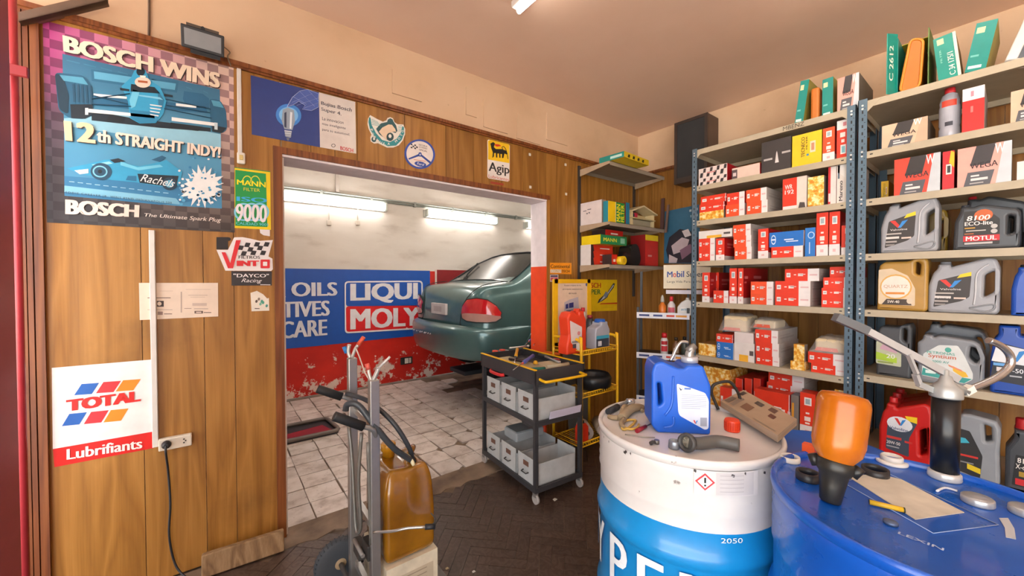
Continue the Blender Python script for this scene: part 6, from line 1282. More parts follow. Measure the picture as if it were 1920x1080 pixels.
lathe_bottle('spray_bottle', 'small orange bottle with silver nozzle on the rack top shelf', rb(1242, zr[0]), [(.027, 0), (.029, .006), (.029, .07), (.018, .085), (.012, .1)], '#d8782a', [(.012, .1), (.015, .11), (.012, .14), (.004, .16)], '#b8b8b0', (), RG)
lathe_bottle('additive_bottle', 'white bottle with red cap mid rack top shelf', rb(1259, zr[0]), [(.028, 0), (.03, .006), (.03, .08), (.014, .105), (.012, .115)], '#d9d4d4', [(.014, .11), (.014, .145), (.008, .15)], '#d0303a', ((.02, .06, .0305, .9, '#c85a6a'),), RG)
jug('small white jug with blue print on the rack top shelf', 0, 0, 0, 0, 0, .06, [(0, 0), (1, 0), (1, .85), (.75, 1), (.55, .95), (.25, .8), (0, .5)], [], '#dcdcd8', (.68, .95, 1.08, .12), ([(.2, .15), (.9, .15), (.9, .5), (.2, .5)], '#e6e6e2'), [('text', 'activa', .25, .3, .85, .45, '#2a8ab0', .02, .2)], RG, .008, 'additive_jug', frame=(rb(1270, zr[0], -.1), RX.to_3x3() @ V(1, 0, 0), RX.to_3x3() @ V(0, 1, 0), .11, .13), capcol='#d8d8d4')
lathe_bottle('spray_can', 'red and white spray can on the rack second shelf', rb(1246, zr[1]), [(.027, 0), (.029, .004), (.029, .12), (.02, .14)], '#dcd8d6', [(.021, .14), (.021, .175), (.012, .18)], '#c8202a', ((.03, .075, .0296, .9, '#c8303a'), (.085, .115, .0296, .9, '#b8242e')), RG)
lathe_bottle('dark_bottle', 'brown bottle beside the spray can on the rack', rb(1268, zr[1], -.04), [(.026, 0), (.028, .005), (.028, .08), (.012, .11), (.012, .125)], '#7a5230', [(.014, .12), (.014, .145)], '#3a2a1c', ((.02, .06, .0286, .8, '#b8a890'),), RG)
lathe_bottle('dark_bottle', 'grey green bottle at the back of the rack second shelf', rb(1284, zr[1], .03), [(.026, 0), (.028, .005), (.028, .08), (.012, .11), (.012, .125)], '#5a6258', [(.014, .12), (.014, .145)], '#1c1c1c', (), RG)
lathe_bottle('spray_can', 'orange and black spray can on the rack lowest shelf', rb(1229, zr[2]), [(.025, 0), (.027, .004), (.027, .12), (.018, .14)], '#c85a34', [(.019, .14), (.019, .17), (.012, .175)], '#2a2628', ((.03, .08, .0276, .9, '#e0d6cc'),), RG)
# ---- yellow wire rack
YX0, YX1, YY0, YY1 = 2.06, 2.47, 1.881, 2.166; YL = '#e8b417,r.35'; YZ = (.845, .535, .18)
t = thing('wire_rack', 'yellow wire display rack with framed sign standing right of the doorway', 'wire rack', V((YX0+YX1)/2, (YY0+YY1)/2, 0))
for x in (YX0, YX1): MB().tube([V(x, YY1, 0), V(x, YY1, 1.385)], .011, YL, 8).build('back_post', t)
for x in (YX0, YX1): MB().tube([V(x, YY1, .955), V(x, YY0+.06, .955), V(x, YY0+.018, .94), V(x, YY0, .90), V(x, YY0, 0)], .011, YL, 8, 4).build('side_frame', t)
for z in YZ:
    m = MB()
    m.tube([V(YX0, YY0, z+.03), V(YX1, YY0, z+.03)], .005, YL, 6); m.tube([V(YX0, YY0, z-.0), V(YX1, YY0, z)], .005, YL, 6); m.tube([V(YX0, YY1, z), V(YX1, YY1, z)], .005, YL, 6)
    for x in (YX0, YX1): m.tube([V(x, YY0, z), V(x, YY1, z)], .005, YL, 6); m.tube([V(x, YY0, z+.03), V(x, YY1, z+.03)], .004, YL, 6)
    for i in range(1, 16): x = YX0+(YX1-YX0)*i/16; m.tube([V(x, YY1, z), V(x, YY0, z), V(x, YY0, z+.03)], .0028, YL, 5)
    m.build('wire_basket', t)
m = MB()
for x0, x1, z0, z1 in ((YX0-.012, YX0+.035, .87, 1.392), (YX1-.035, YX1+.012, .87, 1.392), (YX0, YX1, 1.36, 1.392), (YX0, YX1, .87, .90)): m.box((x0, YY1-.012, z0), (x1, YY1+.002, z1), YL)
m.build('sign_frame', t)
m = MB(); m.box((YX0+.03, YY1-.006, .89), (YX1-.03, YY1-.002, 1.37), '#dcc3aa,r.4'); sp_ = m.build('sign_panel', t)
Fp = Flat('y', YY1-.0068); m = MB(); S5 = lambda cx, cy: (1020+cx/5.4, 480+cy/5.4)
for s_, a_, b_, y_ in (('Equipo original de las', 205, 375, 308), ('principales automotrices', 190, 390, 346), ('del mundo', 250, 330, 386)): m.text(s_, *[Fp.p(*S5(*q), 1) for q in ((a_, y_), (b_, y_), (a_, y_-18), (b_, y_-18))], '#4a3a44', .01)
m.poly([Fp.p(*S5(*q), 1) for q in ((205, 470), (260, 440), (345, 415), (360, 590), (205, 590))], '#b3adb4'); m.poly([Fp.p(*S5(*q), 2) for q in ((218, 490), (245, 482), (245, 530), (218, 535))], '#2a2f72'); m.poly([Fp.p(*S5(*q), 2) for q in ((252, 478), (298, 468), (298, 520), (252, 528))], '#2a2f72'); m.poly([Fp.p(*S5(*q), 2) for q in ((225, 550), (310, 540), (310, 556), (225, 566))], '#5a5a70'); m.poly([Fp.p(*S5(*q), 1) for q in disc(Fp, 432, 290, 12, 16, 0, 12)], '#4a5a9a')
lettering(m, sp_)
fr_ = lambda px0, px1, Y: (onY(px0, 620, Y).x, onY(px1, 620, Y).x)
Y = YY0+.05; x0, x1 = fr_(1064, 1100, Y); zz = YZ[0]+.004
jug('orange-red oil jug with white label on the yellow wire rack', 0, 0, 0, 0, 0, .10, [(0, .0), (.95, 0), (1, .05), (1, .78), (.9, .90), (.88, 1.0), (.62, 1.0), (.6, .9), (.35, 1.0), (.14, .98), (.02, .86), (.1, .45), (0, .2)], [], '#e0401f', (.75, .98, 1.05, .13), ([(.12, .80), (.75, .62), (.72, .04), (.55, .06), (.18, .28)], '#e0d4d2'), [('rect', .22, .26, .66, .31, '#8a8a90'), ('rect', .26, .14, .44, .24, '#4a4a56'), ('rect', .48, .07, .66, .24, '#e8e8e0', 3), ('poly', [(.58+.08*math.cos(a_), .48+.05*math.sin(a_)) for a_ in [i*.6 for i in range(10)]], '#d88a8a')], 'bottles on the yellow wire rack', .014, frame=(V(x0, Y, zz), UF, WF, x1-x0, onY(1080, 584, Y).z-zz), capcol='#e0401f')
c = V(onY(1107, 620, Y+.15).x, Y+.155, zz); hb = onY(1103, 592, Y+.12).z-zz
lathe_bottle('oil_bottle', 'black oil bottle between the orange jug and grey bottle', c, [(.033, 0), (.036, .008), (.036, hb*.75), (.026, hb*.88), (.018, hb*.9)], '#35373b', [(.022, hb*.9), (.022, hb)], '#8a2a30', (), 'bottles on the yellow wire rack')
c = V(onY(1094, 620, YY1-.04).x, YY1-.035, zz); hb = onY(1100, 577, YY1-.06).z-zz
lathe_bottle('oil_bottle', 'slim white bottle with red cap at the back of the wire rack', c, [(.02, 0), (.022, .008), (.022, hb*.85), (.012, hb*.9)], '#d8d2d0', [(.015, hb*.9), (.015, hb)], '#d02a34', (), 'bottles on the yellow wire rack')
x0, x1 = fr_(1117, 1144, Y+.02)
jug('silver grey bottle with blue cap on the yellow wire rack', 0, 0, 0, 0, 0, .10, [(0, 0), (1, 0), (1, .70), (.85, .9), (.85, 1), (.4, 1), (.4, .9), (.05, .78), (0, .6)], [], '#a9aebb', (.62, .97, 1.09, .24), ([(.05, .06), (.9, .06), (.9, .5), (.05, .5)], '#3a4252'), [('rect', .05, .38, .9, .5, '#3fa8c8'), ('rect', .15, .12, .4, .3, '#d8dce4')], 'bottles on the yellow wire rack', .012, frame=(V(x0, Y+.02, zz), UF, WF, x1-x0, onY(1126, 604, Y+.02).z-zz), capcol='#1f5fc0')
# lower baskets
c = V(2.33, 2.0, YZ[1]+.005); m = MB(); m.lathe([(.10, 0), (.135, .03), (.14, .09), (.12, .12), (.115, .095), (.08, .03), (0, .02)], c, '#1d2126,r.35', 28); tag(m.build('drain_pan'), 'round black plastic pan in the middle basket of the wire rack', 'pan')
for i, (x, y, nm, col) in enumerate(((2.25, 2.0, 'pale cylindrical filter in the lowest wire basket, left', '#b9b2ac'), (2.40, 1.97, 'brownish cylindrical filter in the lowest wire basket, right', '#a3927e'))):
    t2 = thing('oil_filter', nm, 'filter', V(x, y, YZ[2]+.005), 'filters in the lowest wire basket'); zc = YZ[2]+.005+.05
    MB().cyl((x-.06, y-.06, zc), (x+.04, y+.08, zc), .05, col+',r.5', n=22).build('canister', t2); d_ = V(-.1, -.14, 0).normalized()
    MB().cyl(V(x-.06, y-.06, zc), V(x-.06, y-.06, zc)+d_*.006, .046, '#d0ccc8,r.3,m.5', n=22).build('end_plate', t2); MB().cyl(V(x-.06, y-.06, zc)+d_*.0055, V(x-.06, y-.06, zc)+d_*.009, .018, '#55504c', n=14).build('thread_hole', t2)
m = MB(); xf = Matrix.Translation((2.38, 2.225, .0)) @ Matrix.Rotation(math.radians(-7), 4, 'X'); m = MB(xf); m.box((-.07, 0, .002), (.19, .004, .93), '#7d8486,r.35,m.4'); tag(m.build('steel_sheet'), 'grey steel sheet leaning behind the yellow wire rack', 'sheet')
jug('small red container in the left of the lowest wire basket', 0, 0, 0, 0, 0, .06, [(0, 0), (1, 0), (1, .8), (.7, 1), (.3, 1), (0, .8)], [], '#d8381f', (.5, .97, 1.1, .2), None, (), 'bottles on the yellow wire rack', .01, frame=(V(2.075, 1.9, YZ[2]+.005), UF, WF, .09, .15), capcol='#2a2a2a')
# ------------------------------------------------------------------ tool cart
CX = Matrix.Translation((1.533, 1.773, 0)) @ Matrix.Rotation(math.radians(-4.3), 4, 'Z'); CW, CD = .39, .675; ST = '#3b3a3d,r.5,m.2'
t = thing('tool_cart', 'dark steel tool cart with yellow rails and grey drawers', 'tool cart', CX @ V(CW/2, CD/2, 0))
for x in (0, CW-.024):
    for y in (0, CD-.024):
        MB(CX).box((x, y, .075), (x+.024, y+.024, .825), ST).build('leg', t)
        cs = MB(CX); cs.cyl((x+.004, y+.012, .03), (x+.02, y+.012, .03), .03, '#a9a29c,r.5', n=16); cw = cs.build('caster_wheel', t)
        MB(CX).box((x, y+.002, .045), (x+.024, y+.03, .076), '#8e8a86,r.4,m.5').build('caster_fork', cw)
for z in (.09, .50):
    m = MB(CX); m.box((.0, .0, z-.012), (CW, CD, z), ST)
    for lo, hi in (((-.002, 0, z-.02), (.012, CD, z+.012)), ((CW-.012, 0, z-.02), (CW+.002, CD, z+.012)), ((0, -.002, z-.02), (CW, .012, z+.012)), ((0, CD-.012, z-.02), (CW, CD+.002, z+.012))): m.box(lo, hi, ST)
    m.build('cart_shelf', t)
m = MB(CX); m.box((-.004, -.004, .772), (CW+.004, CD+.004, .78), ST)
for lo, hi in (((-.006, -.006, .74), (.004, CD+.006, .83)), ((CW-.004, -.006, .74), (CW+.006, CD+.006, .83)), ((-.006, -.006, .74), (CW+.006, .004, .83)), ((-.006, CD-.004, .74), (CW+.006, CD+.006, .83))): m.box(lo, hi, ST)
m.build('top_tray', t)
for lo, hi in (((-.008, -.008, .83), (.008, CD+.008, .836)), ((CW-.008, -.008, .83), (CW+.008, CD+.008, .836))): MB(CX).box(lo, hi, YL).build('yellow_rail', t)
MB(CX).tube([V(.03, .0, .775), V(.03, -.05, .77), V(.06, -.07, .77), V(CW-.06, -.07, .77), V(CW-.03, -.05, .77), V(CW-.03, 0, .775)], .009, YL, 8, 4).build('push_handle', t)
# drawers: open bins with a label holder and a pull
def make_bin(x, y, z, label, wd=.18, ln=.34, h=.17):
    t2 = thing('parts_bin', label, 'bin', CX @ V(x+ln/2, y+wd/2, z), 'grey bins in the tool cart'); G = '#b5b7b6,r.5,v.1'
    m = MB(CX); k = .004
    m.box((x, y, z), (x+ln, y+wd, z+k), G); m.box((x, y, z), (x+k, y+wd, z+h), G); m.box((x+ln-k, y, z), (x+ln, y+wd, z+h), G); m.box((x, y, z), (x+ln, y+k, z+h*.82), G); m.box((x, y+wd-k, z), (x+ln, y+wd, z+h*.82), G); m.build('shell', t2)
    MB(CX).box((x-.002, y+wd*.34, z+h*.62), (x, y+wd*.66, z+h*.8), '#6b4a3c,r.6').build('label_holder', t2)
    MB(CX).tube([V(x-.001, y+wd*.34, z+h*.42), V(x-.02, y+wd*.36, z+h*.4), V(x-.02, y+wd*.64, z+h*.4), V(x-.001, y+wd*.66, z+h*.42)], .004, '#4a4644,r.4,m.5', 6).build('pull', t2)
    return t2
for z, rw_ in ((.501, 'upper'), (.091, 'lower')):
    for i, nm in enumerate(('nearest', 'middle', 'farthest')): make_bin(.012 if i else .014, .03+i*.205, z, nm+' grey bin on the '+rw_+' tier of the tool cart')
m = MB(CX); m.box((.10, .05, .50+.175-.1), (.3, .055, .50+.18-.1), '#c9c9cc'); 
m = MB(CX); m.obox((.10, -.012, .515), (.26, 0, 0), (0, .004, 0), (0, -.012, .05), '#cfc8dc,r.5'); 
for i in range(6): m.obox((.115+i*.04, -.0135, .53), (.028, 0, 0), (0, .001, 0), (0, -.005, .02), '#7d7694')
tag(m.build('label_card'), 'pale printed card clipped to the tool cart middle shelf', 'card')
m = MB(CX); m.bbox((.06, .30, .266), (.30, .46, .33), .01, '#8f9598,r.5'); m.box((.07, .31, .33), (.2, .45, .335), '#6e7476'); tag(m.build('grey_case'), 'grey case lying across the lower bins of the tool cart', 'case')
m = MB(CX); m.tube([V(-.004, .35, .735), V(-.02, .38, .73), V(-.02, .50, .73), V(-.004, .53, .735)], .012, '#c81e22,r.4', 8, 4); tag(m.build('red_clamp'), 'red clamp handle hanging below the cart tray edge', 'clamp')
# tools on the tray (local cart coordinates)
ZT = .781
def local(px, py, z=.80): return CX.inverted() @ onZ(px, py, z)
def put(m, name, label, cat, grp='tools on the cart tray'): return tag(m.build(name), label, cat, grp)
m = MB(CX); m.bbox((.03, .03, ZT), (.20, .60, ZT+.022), .008, '#b5ab8a,r.7'); m.bbox((.21, .03, ZT), (CW-.03, .30, ZT+.022), .008, '#b9ae90,r.7'); put(m, 'foam_inserts', 'beige foam inserts lying in the cart tray', 'tray insert')
def driver(label, a, b, hcol, tip='#c23a2a', hl=.45, r=.013, z0=ZT+.036, z1=None):
    A, B_ = V(*a, z0), V(*b, z1 if z1 else z0); d = (B_-A); t2 = thing('screwdriver', label, 'screwdriver', CX @ V(A.x, A.y, ZT+.022), 'tools on the cart tray')
    MB(CX).lathe([(r*.7, 0), (r, .006), (r*.85, d.length*hl*.5), (r, d.length*hl*.85), (r*.6, d.length*hl)], A, hcol+',r.35', 12, d).build('handle', t2)
    MB(CX).cyl(A+d*hl, A+d*(hl+.05), r*.5, tip, n=10).build('ferrule', t2); MB(CX).cyl(A+d*(hl+.04), B_, .003, '#b9bcc0,r.25,m.8', n=8).build('shaft', t2)
l = lambda px, py: tuple(local(px, py, .82)[:2])
driver('blue handled screwdriver across the front of the cart tray', l(1000, 672), l(962, 700), '#5a68b8', '#d8503a', .55, .014, .84)
driver('yellow handled screwdriver standing left in the cart tray', l(970, 662), l(965, 688), '#e0a81c', '#2a2a2a', .6, .013, .85)
driver('violet handled screwdriver at the back of the cart tray', l(1000, 636), l(986, 650), '#6a5a9a', '#c8502a', .6, .012, .84); driver('yellow and black screwdriver at the back of the cart tray', l(1012, 638), l(1000, 652), '#d8c01e', '#2a2a2a', .6, .012, .84)
for i, (a_, col, nm) in enumerate((((928, 658), '#d8482a', 'orange grip pliers, leftmost on the cart tray'), ((941, 656), '#c83a24', 'red grip pliers second from the left on the cart tray'))):
    x, y = l(*a_); m = MB(CX); m.tube([V(x-.01, y+.02, ZT+.035), V(x+.02, y-.02, ZT+.036)], .009, col+',r.4', 8); m.tube([V(x+.015, y+.03, ZT+.035), V(x+.02, y-.02, ZT+.036)], .009, '#3a3a3e', 8); m.tube([V(x+.02, y-.02, ZT+.036), V(x+.045, y-.06, ZT+.034)], [.008, .004], '#8d9094,r.3,m.7', 8); put(m, 'pliers', nm, 'pliers')
for i, (a_, b_, col, r_, nm) in enumerate((((955, 672), (985, 676), '#4a3a38', .011, 'dark punch lying left of the blue screwdriver'), ((1010, 664), (1052, 672), '#55585c', .01, 'grey ratchet handle in the middle of the tray'), ((1022, 668), (1048, 678), '#a8acb0', .008, 'bright wrench right of the ratchet'), ((1038, 672), (1060, 674), '#b84a4a', .006, 'thin red scriber at the right of the tray'), ((955, 652), (990, 648), '#c9c9c4', .007, 'bright spanner along the rear edge of the tray'))):
    A, B_ = V(*l(*a_), ZT+.036), V(*l(*b_), ZT+.036); m = MB(CX); m.tube([A, A+(B_-A)*.5, B_], r_, col+',r.3,m.5', 8); m.lathe([(r_*1.2, -.008), (r_*1.9, -.004), (r_*1.9, .004), (r_*1.2, .008)], B_, col+',r.3,m.5', 12); put(m, 'hand_tool', nm, 'tool')
A, B_ = V(*l(995, 692), ZT+.035), V(*l(1022, 690), ZT+.035); m = MB(CX); m.cyl(A, B_, .013, '#1f6a5c,r.5', n=14); m.cyl(A+(A-B_)*.02, A, .006, '#cfc9b0', n=10); put(m, 'green_roll', 'dark green roll at the front of the cart tray', 'roll')
A, B_ = V(*l(1025, 688), ZT+.036), V(*l(1066, 682), ZT+.036); m = MB(CX); m.cyl(A, B_, .014, '#b8ad92,r.7', n=14); put(m, 'beige_roll', 'beige paper roll at the right of the cart tray', 'roll')
A = V(*l(1004, 680), ZT+.03); m = MB(CX); m.lathe([(.014, 0), (.018, .006), (.012, .02), (.006, .024)], A, '#e0a820,r.4', 14); put(m, 'yellow_stopper', 'yellow cap beside the blue screwdriver', 'cap')
A, B_ = V(*l(1022, 660), ZT+.03), V(*l(1050, 664), ZT+.03); m = MB(CX); m.obox(A, (B_-A), V(.0, .02, 0), V(0, 0, .018), '#e06a24,r.4'); put(m, 'orange_file', 'orange handled flat tool at the back right of the cart tray', 'tool')
# ================================================================== drums in the foreground
DH = .88; DT = .866; DR_ = .287
WC = V(1.287, .696, 0); BC = V(1.235, .107, 0)
def drum_profile(r, h):
    p = [(r-.008, .0), (r+.004, .004), (r+.004, .018), (r-.003, .024)]
    z = .024
    for zc, amp in ((.30, .009), (.59, .009)):
        p += [(r-.003, h/.88*(zc-.03)), (r+.003, h/.88*(zc-.018)), (r+amp, h/.88*zc), (r+.003, h/.88*(zc+.018)), (r-.003, h/.88*(zc+.03))]
    for k in range(4): zc = h-.15+k*.03; p += [(r-.003, zc-.012), (r+.0015, zc), ]
    return p+[(r-.003, h-.03)]
def drum(label, c, upper, lower, lid, zsplit=.675, r=DR_, h=DH):
    t = thing('oil_drum', label, 'drum', c); dl = h-.014
    pr = [q for q in drum_profile(r, h)]
    if zsplit and upper != lower: pr = sorted([q for q in pr if abs(q[1]-zsplit) > .012]+[(r-.003, zsplit-.0005), (r-.003, zsplit+.0005)], key=lambda q: q[1])
    mats = [upper if (a[1]+b[1])/2 > zsplit else lower for a, b in zip(pr, pr[1:])]
    MB().lathe(pr, c, mats, 64, cap1=False).build('shell', t)
    MB().lathe([(r-.003, h-.03), (r+.003, h-.024), (r+.006, h-.01), (r+.004, h-.002), (r-.002, h), (r-.008, h-.003), (r-.009, dl)], c, lid, 64, cap0=False, cap1=False).build('rim', t)
    MB().lathe([(r-.009, dl), (r-.02, dl-.001), (.0001, dl-.001)], c, lid, 64, cap0=False).build('lid', t)
    return t
tw = drum('white topped light blue oil drum with tools and a jug on it', WC, 'drum_white', '#1583c4,r.3,c.3', 'drum_white'); DT = DH-.0145
tb = drum('dark blue oil drum carrying the grease pump', BC, 'drum_blue', 'drum_blue', 'drum_blue', 0)
def wrap(c, r, phi, z): return c+V(r*math.cos(phi), r*math.sin(phi), z)
# letters wrapped round the white drum (phi measured from the side facing the camera)
f0 = math.atan2(-WC.y, -WC.x)
def wrap_text(m, s_, c, r, p0, p1, z0, z1, col, bold=.04):
    vs, fs, ly = text_mesh(s_, bold); m.add([wrap(c, r+l_*.0001, f0+p0+(p1-p0)*x, z0+(z1-z0)*y) for (x, y), l_ in zip(vs, ly)], fs, col)
m = MB()
for ch, deg in (('H', -90), ('Y', -65), ('P', -41), ('E', -18), ('R', 6), ('V', 58)): wrap_text(m, ch, WC, DR_+.005, math.radians(deg-8), math.radians(deg+8), .40, .555, '#e6ecf0,r.4')
m.build('lettering', tw, recalc=False)
m = MB(); wrap_text(m, '2050', WC, DR_+.001, math.radians(19), math.radians(31), .654, .668, '#e6ecf0', .01); m.build('handwriting', tw, recalc=False)
m = MB()
def wquad(p0, p1, z0, z1, r, col, n=8):
    for i in range(n): a0, a1 = [f0+math.radians(p0+(p1-p0)*(i+k)/n) for k in (0, 1)]; m.poly([wrap(WC, r, q_, z_) for q_, z_ in ((a0, z0), (a1, z0), (a1, z1), (a0, z1))], col)
wquad(5, 40, .785, .853, DR_+.0035, '#d2cdcb,r.4'); wquad(16, 37, .788, .850, DR_+.004, '#c2bebe,r.4')
for i in range(5): wquad(18, 31, .797+i*.011, .799+i*.011, DR_+.0045, '#aca8aa')
def dia(k, col, r): m.poly([wrap(WC, r, f0+math.radians(10.5+a_*k), .822+b_*k) for a_, b_ in ((0, .024), (5, 0), (0, -.024), (-5, 0))], col)
dia(1, '#d8343c', DR_+.0042); dia(.76, '#eeeaea', DR_+.0047)
wquad(10.0, 11.0, .819, .834, DR_+.0052, '#1c1c1c', 1); wquad(10.0, 11.0, .810, .815, DR_+.0052, '#1c1c1c', 1)
m.build('hazard_label', tw, recalc=False)
# pencil chips of missing paint along the white rim
m = MB(); rc = random.Random(4)
for deg in (-58, -50, -38, -34, -30, 22, 30, 43, 50, 4): a0 = f0+math.radians(deg+rc.uniform(-2, 2)); da = rc.uniform(.01, .035); zz = DH-.03-rc.uniform(.0, .01); m.poly([wrap(WC, DR_+.0045, a0, zz), wrap(WC, DR_+.0045, a0+da, zz-.004), wrap(WC, DR_+.0045, a0+da*1.2, zz+.003), wrap(WC, DR_+.0045, a0+da*.3, zz+.006)], '#3a3432')
m.build('paint_chips', tw)['kind'] = 'stuff'
# third, lower barrel behind
t3 = thing('plastic_barrel', 'lower blue plastic barrel standing behind the two oil drums', 'barrel', V(1.80, .42, 0))
MB().lathe([(.235, 0), (.245, .02), (.25, .2), (.25, .6), (.24, .70), (.21, .74), (.205, .735), (.0001, .735)], V(1.80, .42, 0), '#1c56b0,r.4', 40).build('body', t3); MB().lathe([(.05, .735), (.05, .755), (.045, .76)], V(1.72, .42, 0), '#222a3a,r.4', 20).build('bung', t3)
# ---------------- on the white drum
G1 = 'things on the white drum'
Pz = lambda px, py, z=DT: onZ(px, py, z)
o0, o1 = Pz(1222, 811), Pz(1333, 816); uv = (o1-o0).normalized(); wv = V(-uv.y, uv.x, 0); wd = (o1-o0).length
dep = (o0-CAM).dot(_f); ht = (812-676)/FPX*dep*.985
JO = [(0, .10), (.10, 0), (1, 0), (1, .68), (.87, .95), (.60, .95), (.55, .90), (.44, .91), (.18, 1.0), (.05, .97), (0, .85)]
tj = jug('blue oil jug with pale label and silver spout on the white drum', 0, 0, 0, 0, 0, .12, JO, [[(.10, .70), (.155, .69), (.19, .42), (.12, .37)]], '#1559c4', None, ([(.42, .70), (.60, .66), (.90, .58), (.96, .48), (.96, .09), (.90, .07), (.48, .25), (.45, .30)], '#cfd6e8'), [('poly', [(.45, .655), (.49, .60), (.53, .64), (.50, .62)], '#2a2a3a'), ('rect', .55, .62, .66, .645, '#5a7ac0')]+[('rect', .50, .36+i*.026, .92-(i == 0)*.1, .366+i*.026, '#98a2bc') for i in range(8)]+vlogo(.70, .15, .08, .05, 3)+[('rect', .82, .12, .93, .24, '#9aa0b0')], G1, .008, frame=(o0, uv, wv, wd, ht), hi=[([(.22, .25), (.34, .42), (.36, .80)], '#2a62c8,r.3'), ([(.20, .08), (.36, .12), (.37, .24)], '#2a62c8,r.3')])
nc = o0+uv*(wd*.735)+wv*.06
MB().lathe([(.024, ht*.93), (.024, ht*.95), (.028, ht*.955), (.028, ht*1.03), (.024, ht*1.04)], nc, '#b9bcc4,r.3,m.4', 20).build('neck_ring', tj)
dn = (nc+V(0, 0, ht)-CAM).dot(_f)
sp = MB(); sp.tube([nc+V(0, 0, ht*1.02), at(1293, 662, dn), at(1298, 652, dn)], [.016, .011], '#a9a6a2,r.3,m.6', 10, 3); sp.tube([at(1303, 648, dn), at(1289, 659, dn)], .012, '#8d8a86,r.35,m.6', 10); sp.build('spout_body', tj)
MB().tube([at(1290, 642, dn), at(1278, 641, dn), at(1270, 650, dn), at(1262, 667, dn), at(1257, 676, dn)], .0055, '#b3b0ac,r.25,m.8', 8, 4).build('spout_tube', tj)
MB().tube([at(1290, 690, dn+.01), at(1290, 668, dn+.01)], .006, '#c9a24a,r.5', 8).build('brass_stem', tj)
c = Pz(1376, 810); c = c+ (c-CAM).normalized()*.0; m = MB(); rr = .0235; hh = .038; c.z = DT
m.lathe([(rr, 0), (rr*1.03, .002), (rr, .006), (rr, hh-.004), (rr*.93, hh)], c+V(.01, .01, 0), '#e2421e,r.35', 24); 
for i in range(24): a_ = 2*math.pi*i/24; m.box((c.x+.01+rr*math.cos(a_)-.001, c.y+.01+rr*math.sin(a_)-.001, DT+.006), (c.x+.01+rr*math.cos(a_)+.001, c.y+.01+rr*math.sin(a_)+.001, DT+hh-.006), '#cc3818,r.4')
tag(m.build('red_bottle_cap'), 'orange-red screw cap standing on the white drum', 'cap', G1)
# rubber elbow hose
t = thing('rubber_hose', 'short grey rubber elbow hose lying on the white drum', 'hose', Pz(1330, 845)); r_ = .0185
hp = [Pz(1290, 846), Pz(1312, 844), Pz(1345, 840), Pz(1386, 848)]; hp = [p+V(0, 0, r_+.002) for p in hp]; hp[0].z += .006
MB().tube(hp, r_, '#55524e,r.5', 16, 5).build('tube', t); d_ = (hp[0]-hp[1]).normalized()
fd = (V(CAM.x, CAM.y, hp[0].z+.2)-hp[0]).normalized(); ax = (d_*.6+fd*.5).normalized()
MB().lathe([(.017, -.004), (.026, -.004), (.028, .004), (.026, .014), (.019, .014), (.017, .002), (.016, -.004)], hp[0], '#3f3d3c,r.5', 22, ax, cap0=False, cap1=False).build('flange', t); MB().lathe([(.017, .001), (.0001, .001)], hp[0], '#a39a88,r.6', 20, ax).build('bore', t)
c = Pz(1264, 840); m = MB(); m.lathe([(.016, 0), (.017, .004), (.016, .022), (.014, .024), (.013, .018), (.0001, .016)], c, '#8d949c,r.3,m.6', 20); tag(m.build('metal_cup'), 'small metal cup beside the rubber hose', 'cup', G1)
# socket handle, gloves, screwdriver, wire, clip
t = thing('socket_handle', 'ratchet handle with black grip at the left of the white drum', 'ratchet', Pz(1160, 775)); a, b, cc = Pz(1140, 778)+V(0, 0, .012), Pz(1158, 768)+V(0, 0, .012), Pz(1178, 758)+V(0, 0, .012)
MB().tube([a, b], .012, '#2c2e32,r.45', 10).build('grip', t); MB().tube([b, cc], .006, '#8f9296,r.3,m.8', 8).build('shaft', t); MB().cyl(cc+V(-.004, .004, 0), cc+V(.022, -.012, 0), .012, '#c4c6c8,r.25,m.8', n=14).build('socket', t)
def lump(name, label, cat, pts, r, col, seed, grp=G1):
    rn = random.Random(seed); m = MB(); m.tube(pts, r, col, 9, 4)
    for v in m.v: v.x += rn.uniform(-.0025, .0025); v.y += rn.uniform(-.0025, .0025); v.z = max(v.z+rn.uniform(-.002, .002), DT+.0005)
    return tag(m.build(name), label, cat, grp)
t = thing('work_glove', 'crumpled tan leather glove on the white drum', 'glove', Pz(1178, 795)); G_ = '#9a8668,r.8,v.2'
def gl(pts, r): 
    m = MB(); m.tube([Pz(*q)+V(0, 0, dz) for q, dz in pts], r, G_, 10, 4)
    for v in m.v: v.z = max(v.z, DT+.0006)
    return m
gl([((1165, 790), .010), ((1180, 780), .022), ((1195, 772), .018), ((1204, 768), .008)], [.017, .012]).build('palm', t)
for nm, pts, r in (('finger', [((1172, 775), .014), ((1190, 768), .016), ((1206, 774), .006)], [.009, .007]), ('finger', [((1158, 788), .008), ((1148, 787), .008), ((1142, 784), .006)], [.010, .008]), ('finger', [((1170, 792), .01), ((1165, 800), .01), ((1170, 806), .007)], [.010, .008]), ('finger', [((1176, 770), .016), ((1170, 775), .024), ((1165, 785), .014)], [.009, .009])): gl(pts, r).build(nm, t)
m = MB(); m.tube([Pz(1183+15*math.cos(a_), 799+9*math.sin(a_))+V(0, 0, .006) for a_ in [i*.45 for i in range(13)]]+[Pz(1178, 806)+V(0, 0, .006), Pz(1168, 808)+V(0, 0, .005), Pz(1166, 803)+V(0, 0, .005)], .0042, '#c9a24a,r.5', 7, 2); tag(m.build('hose_clip'), 'yellow looped hose clip in front of the glove', 'clip', G1)
t = thing('screwdriver', 'small red handled screwdriver on the white drum', 'screwdriver', Pz(1200, 808)); a, b, c = Pz(1194, 812)+V(0, 0, .007), Pz(1211, 803)+V(0, 0, .007), Pz(1226, 795)+V(0, 0, .006)
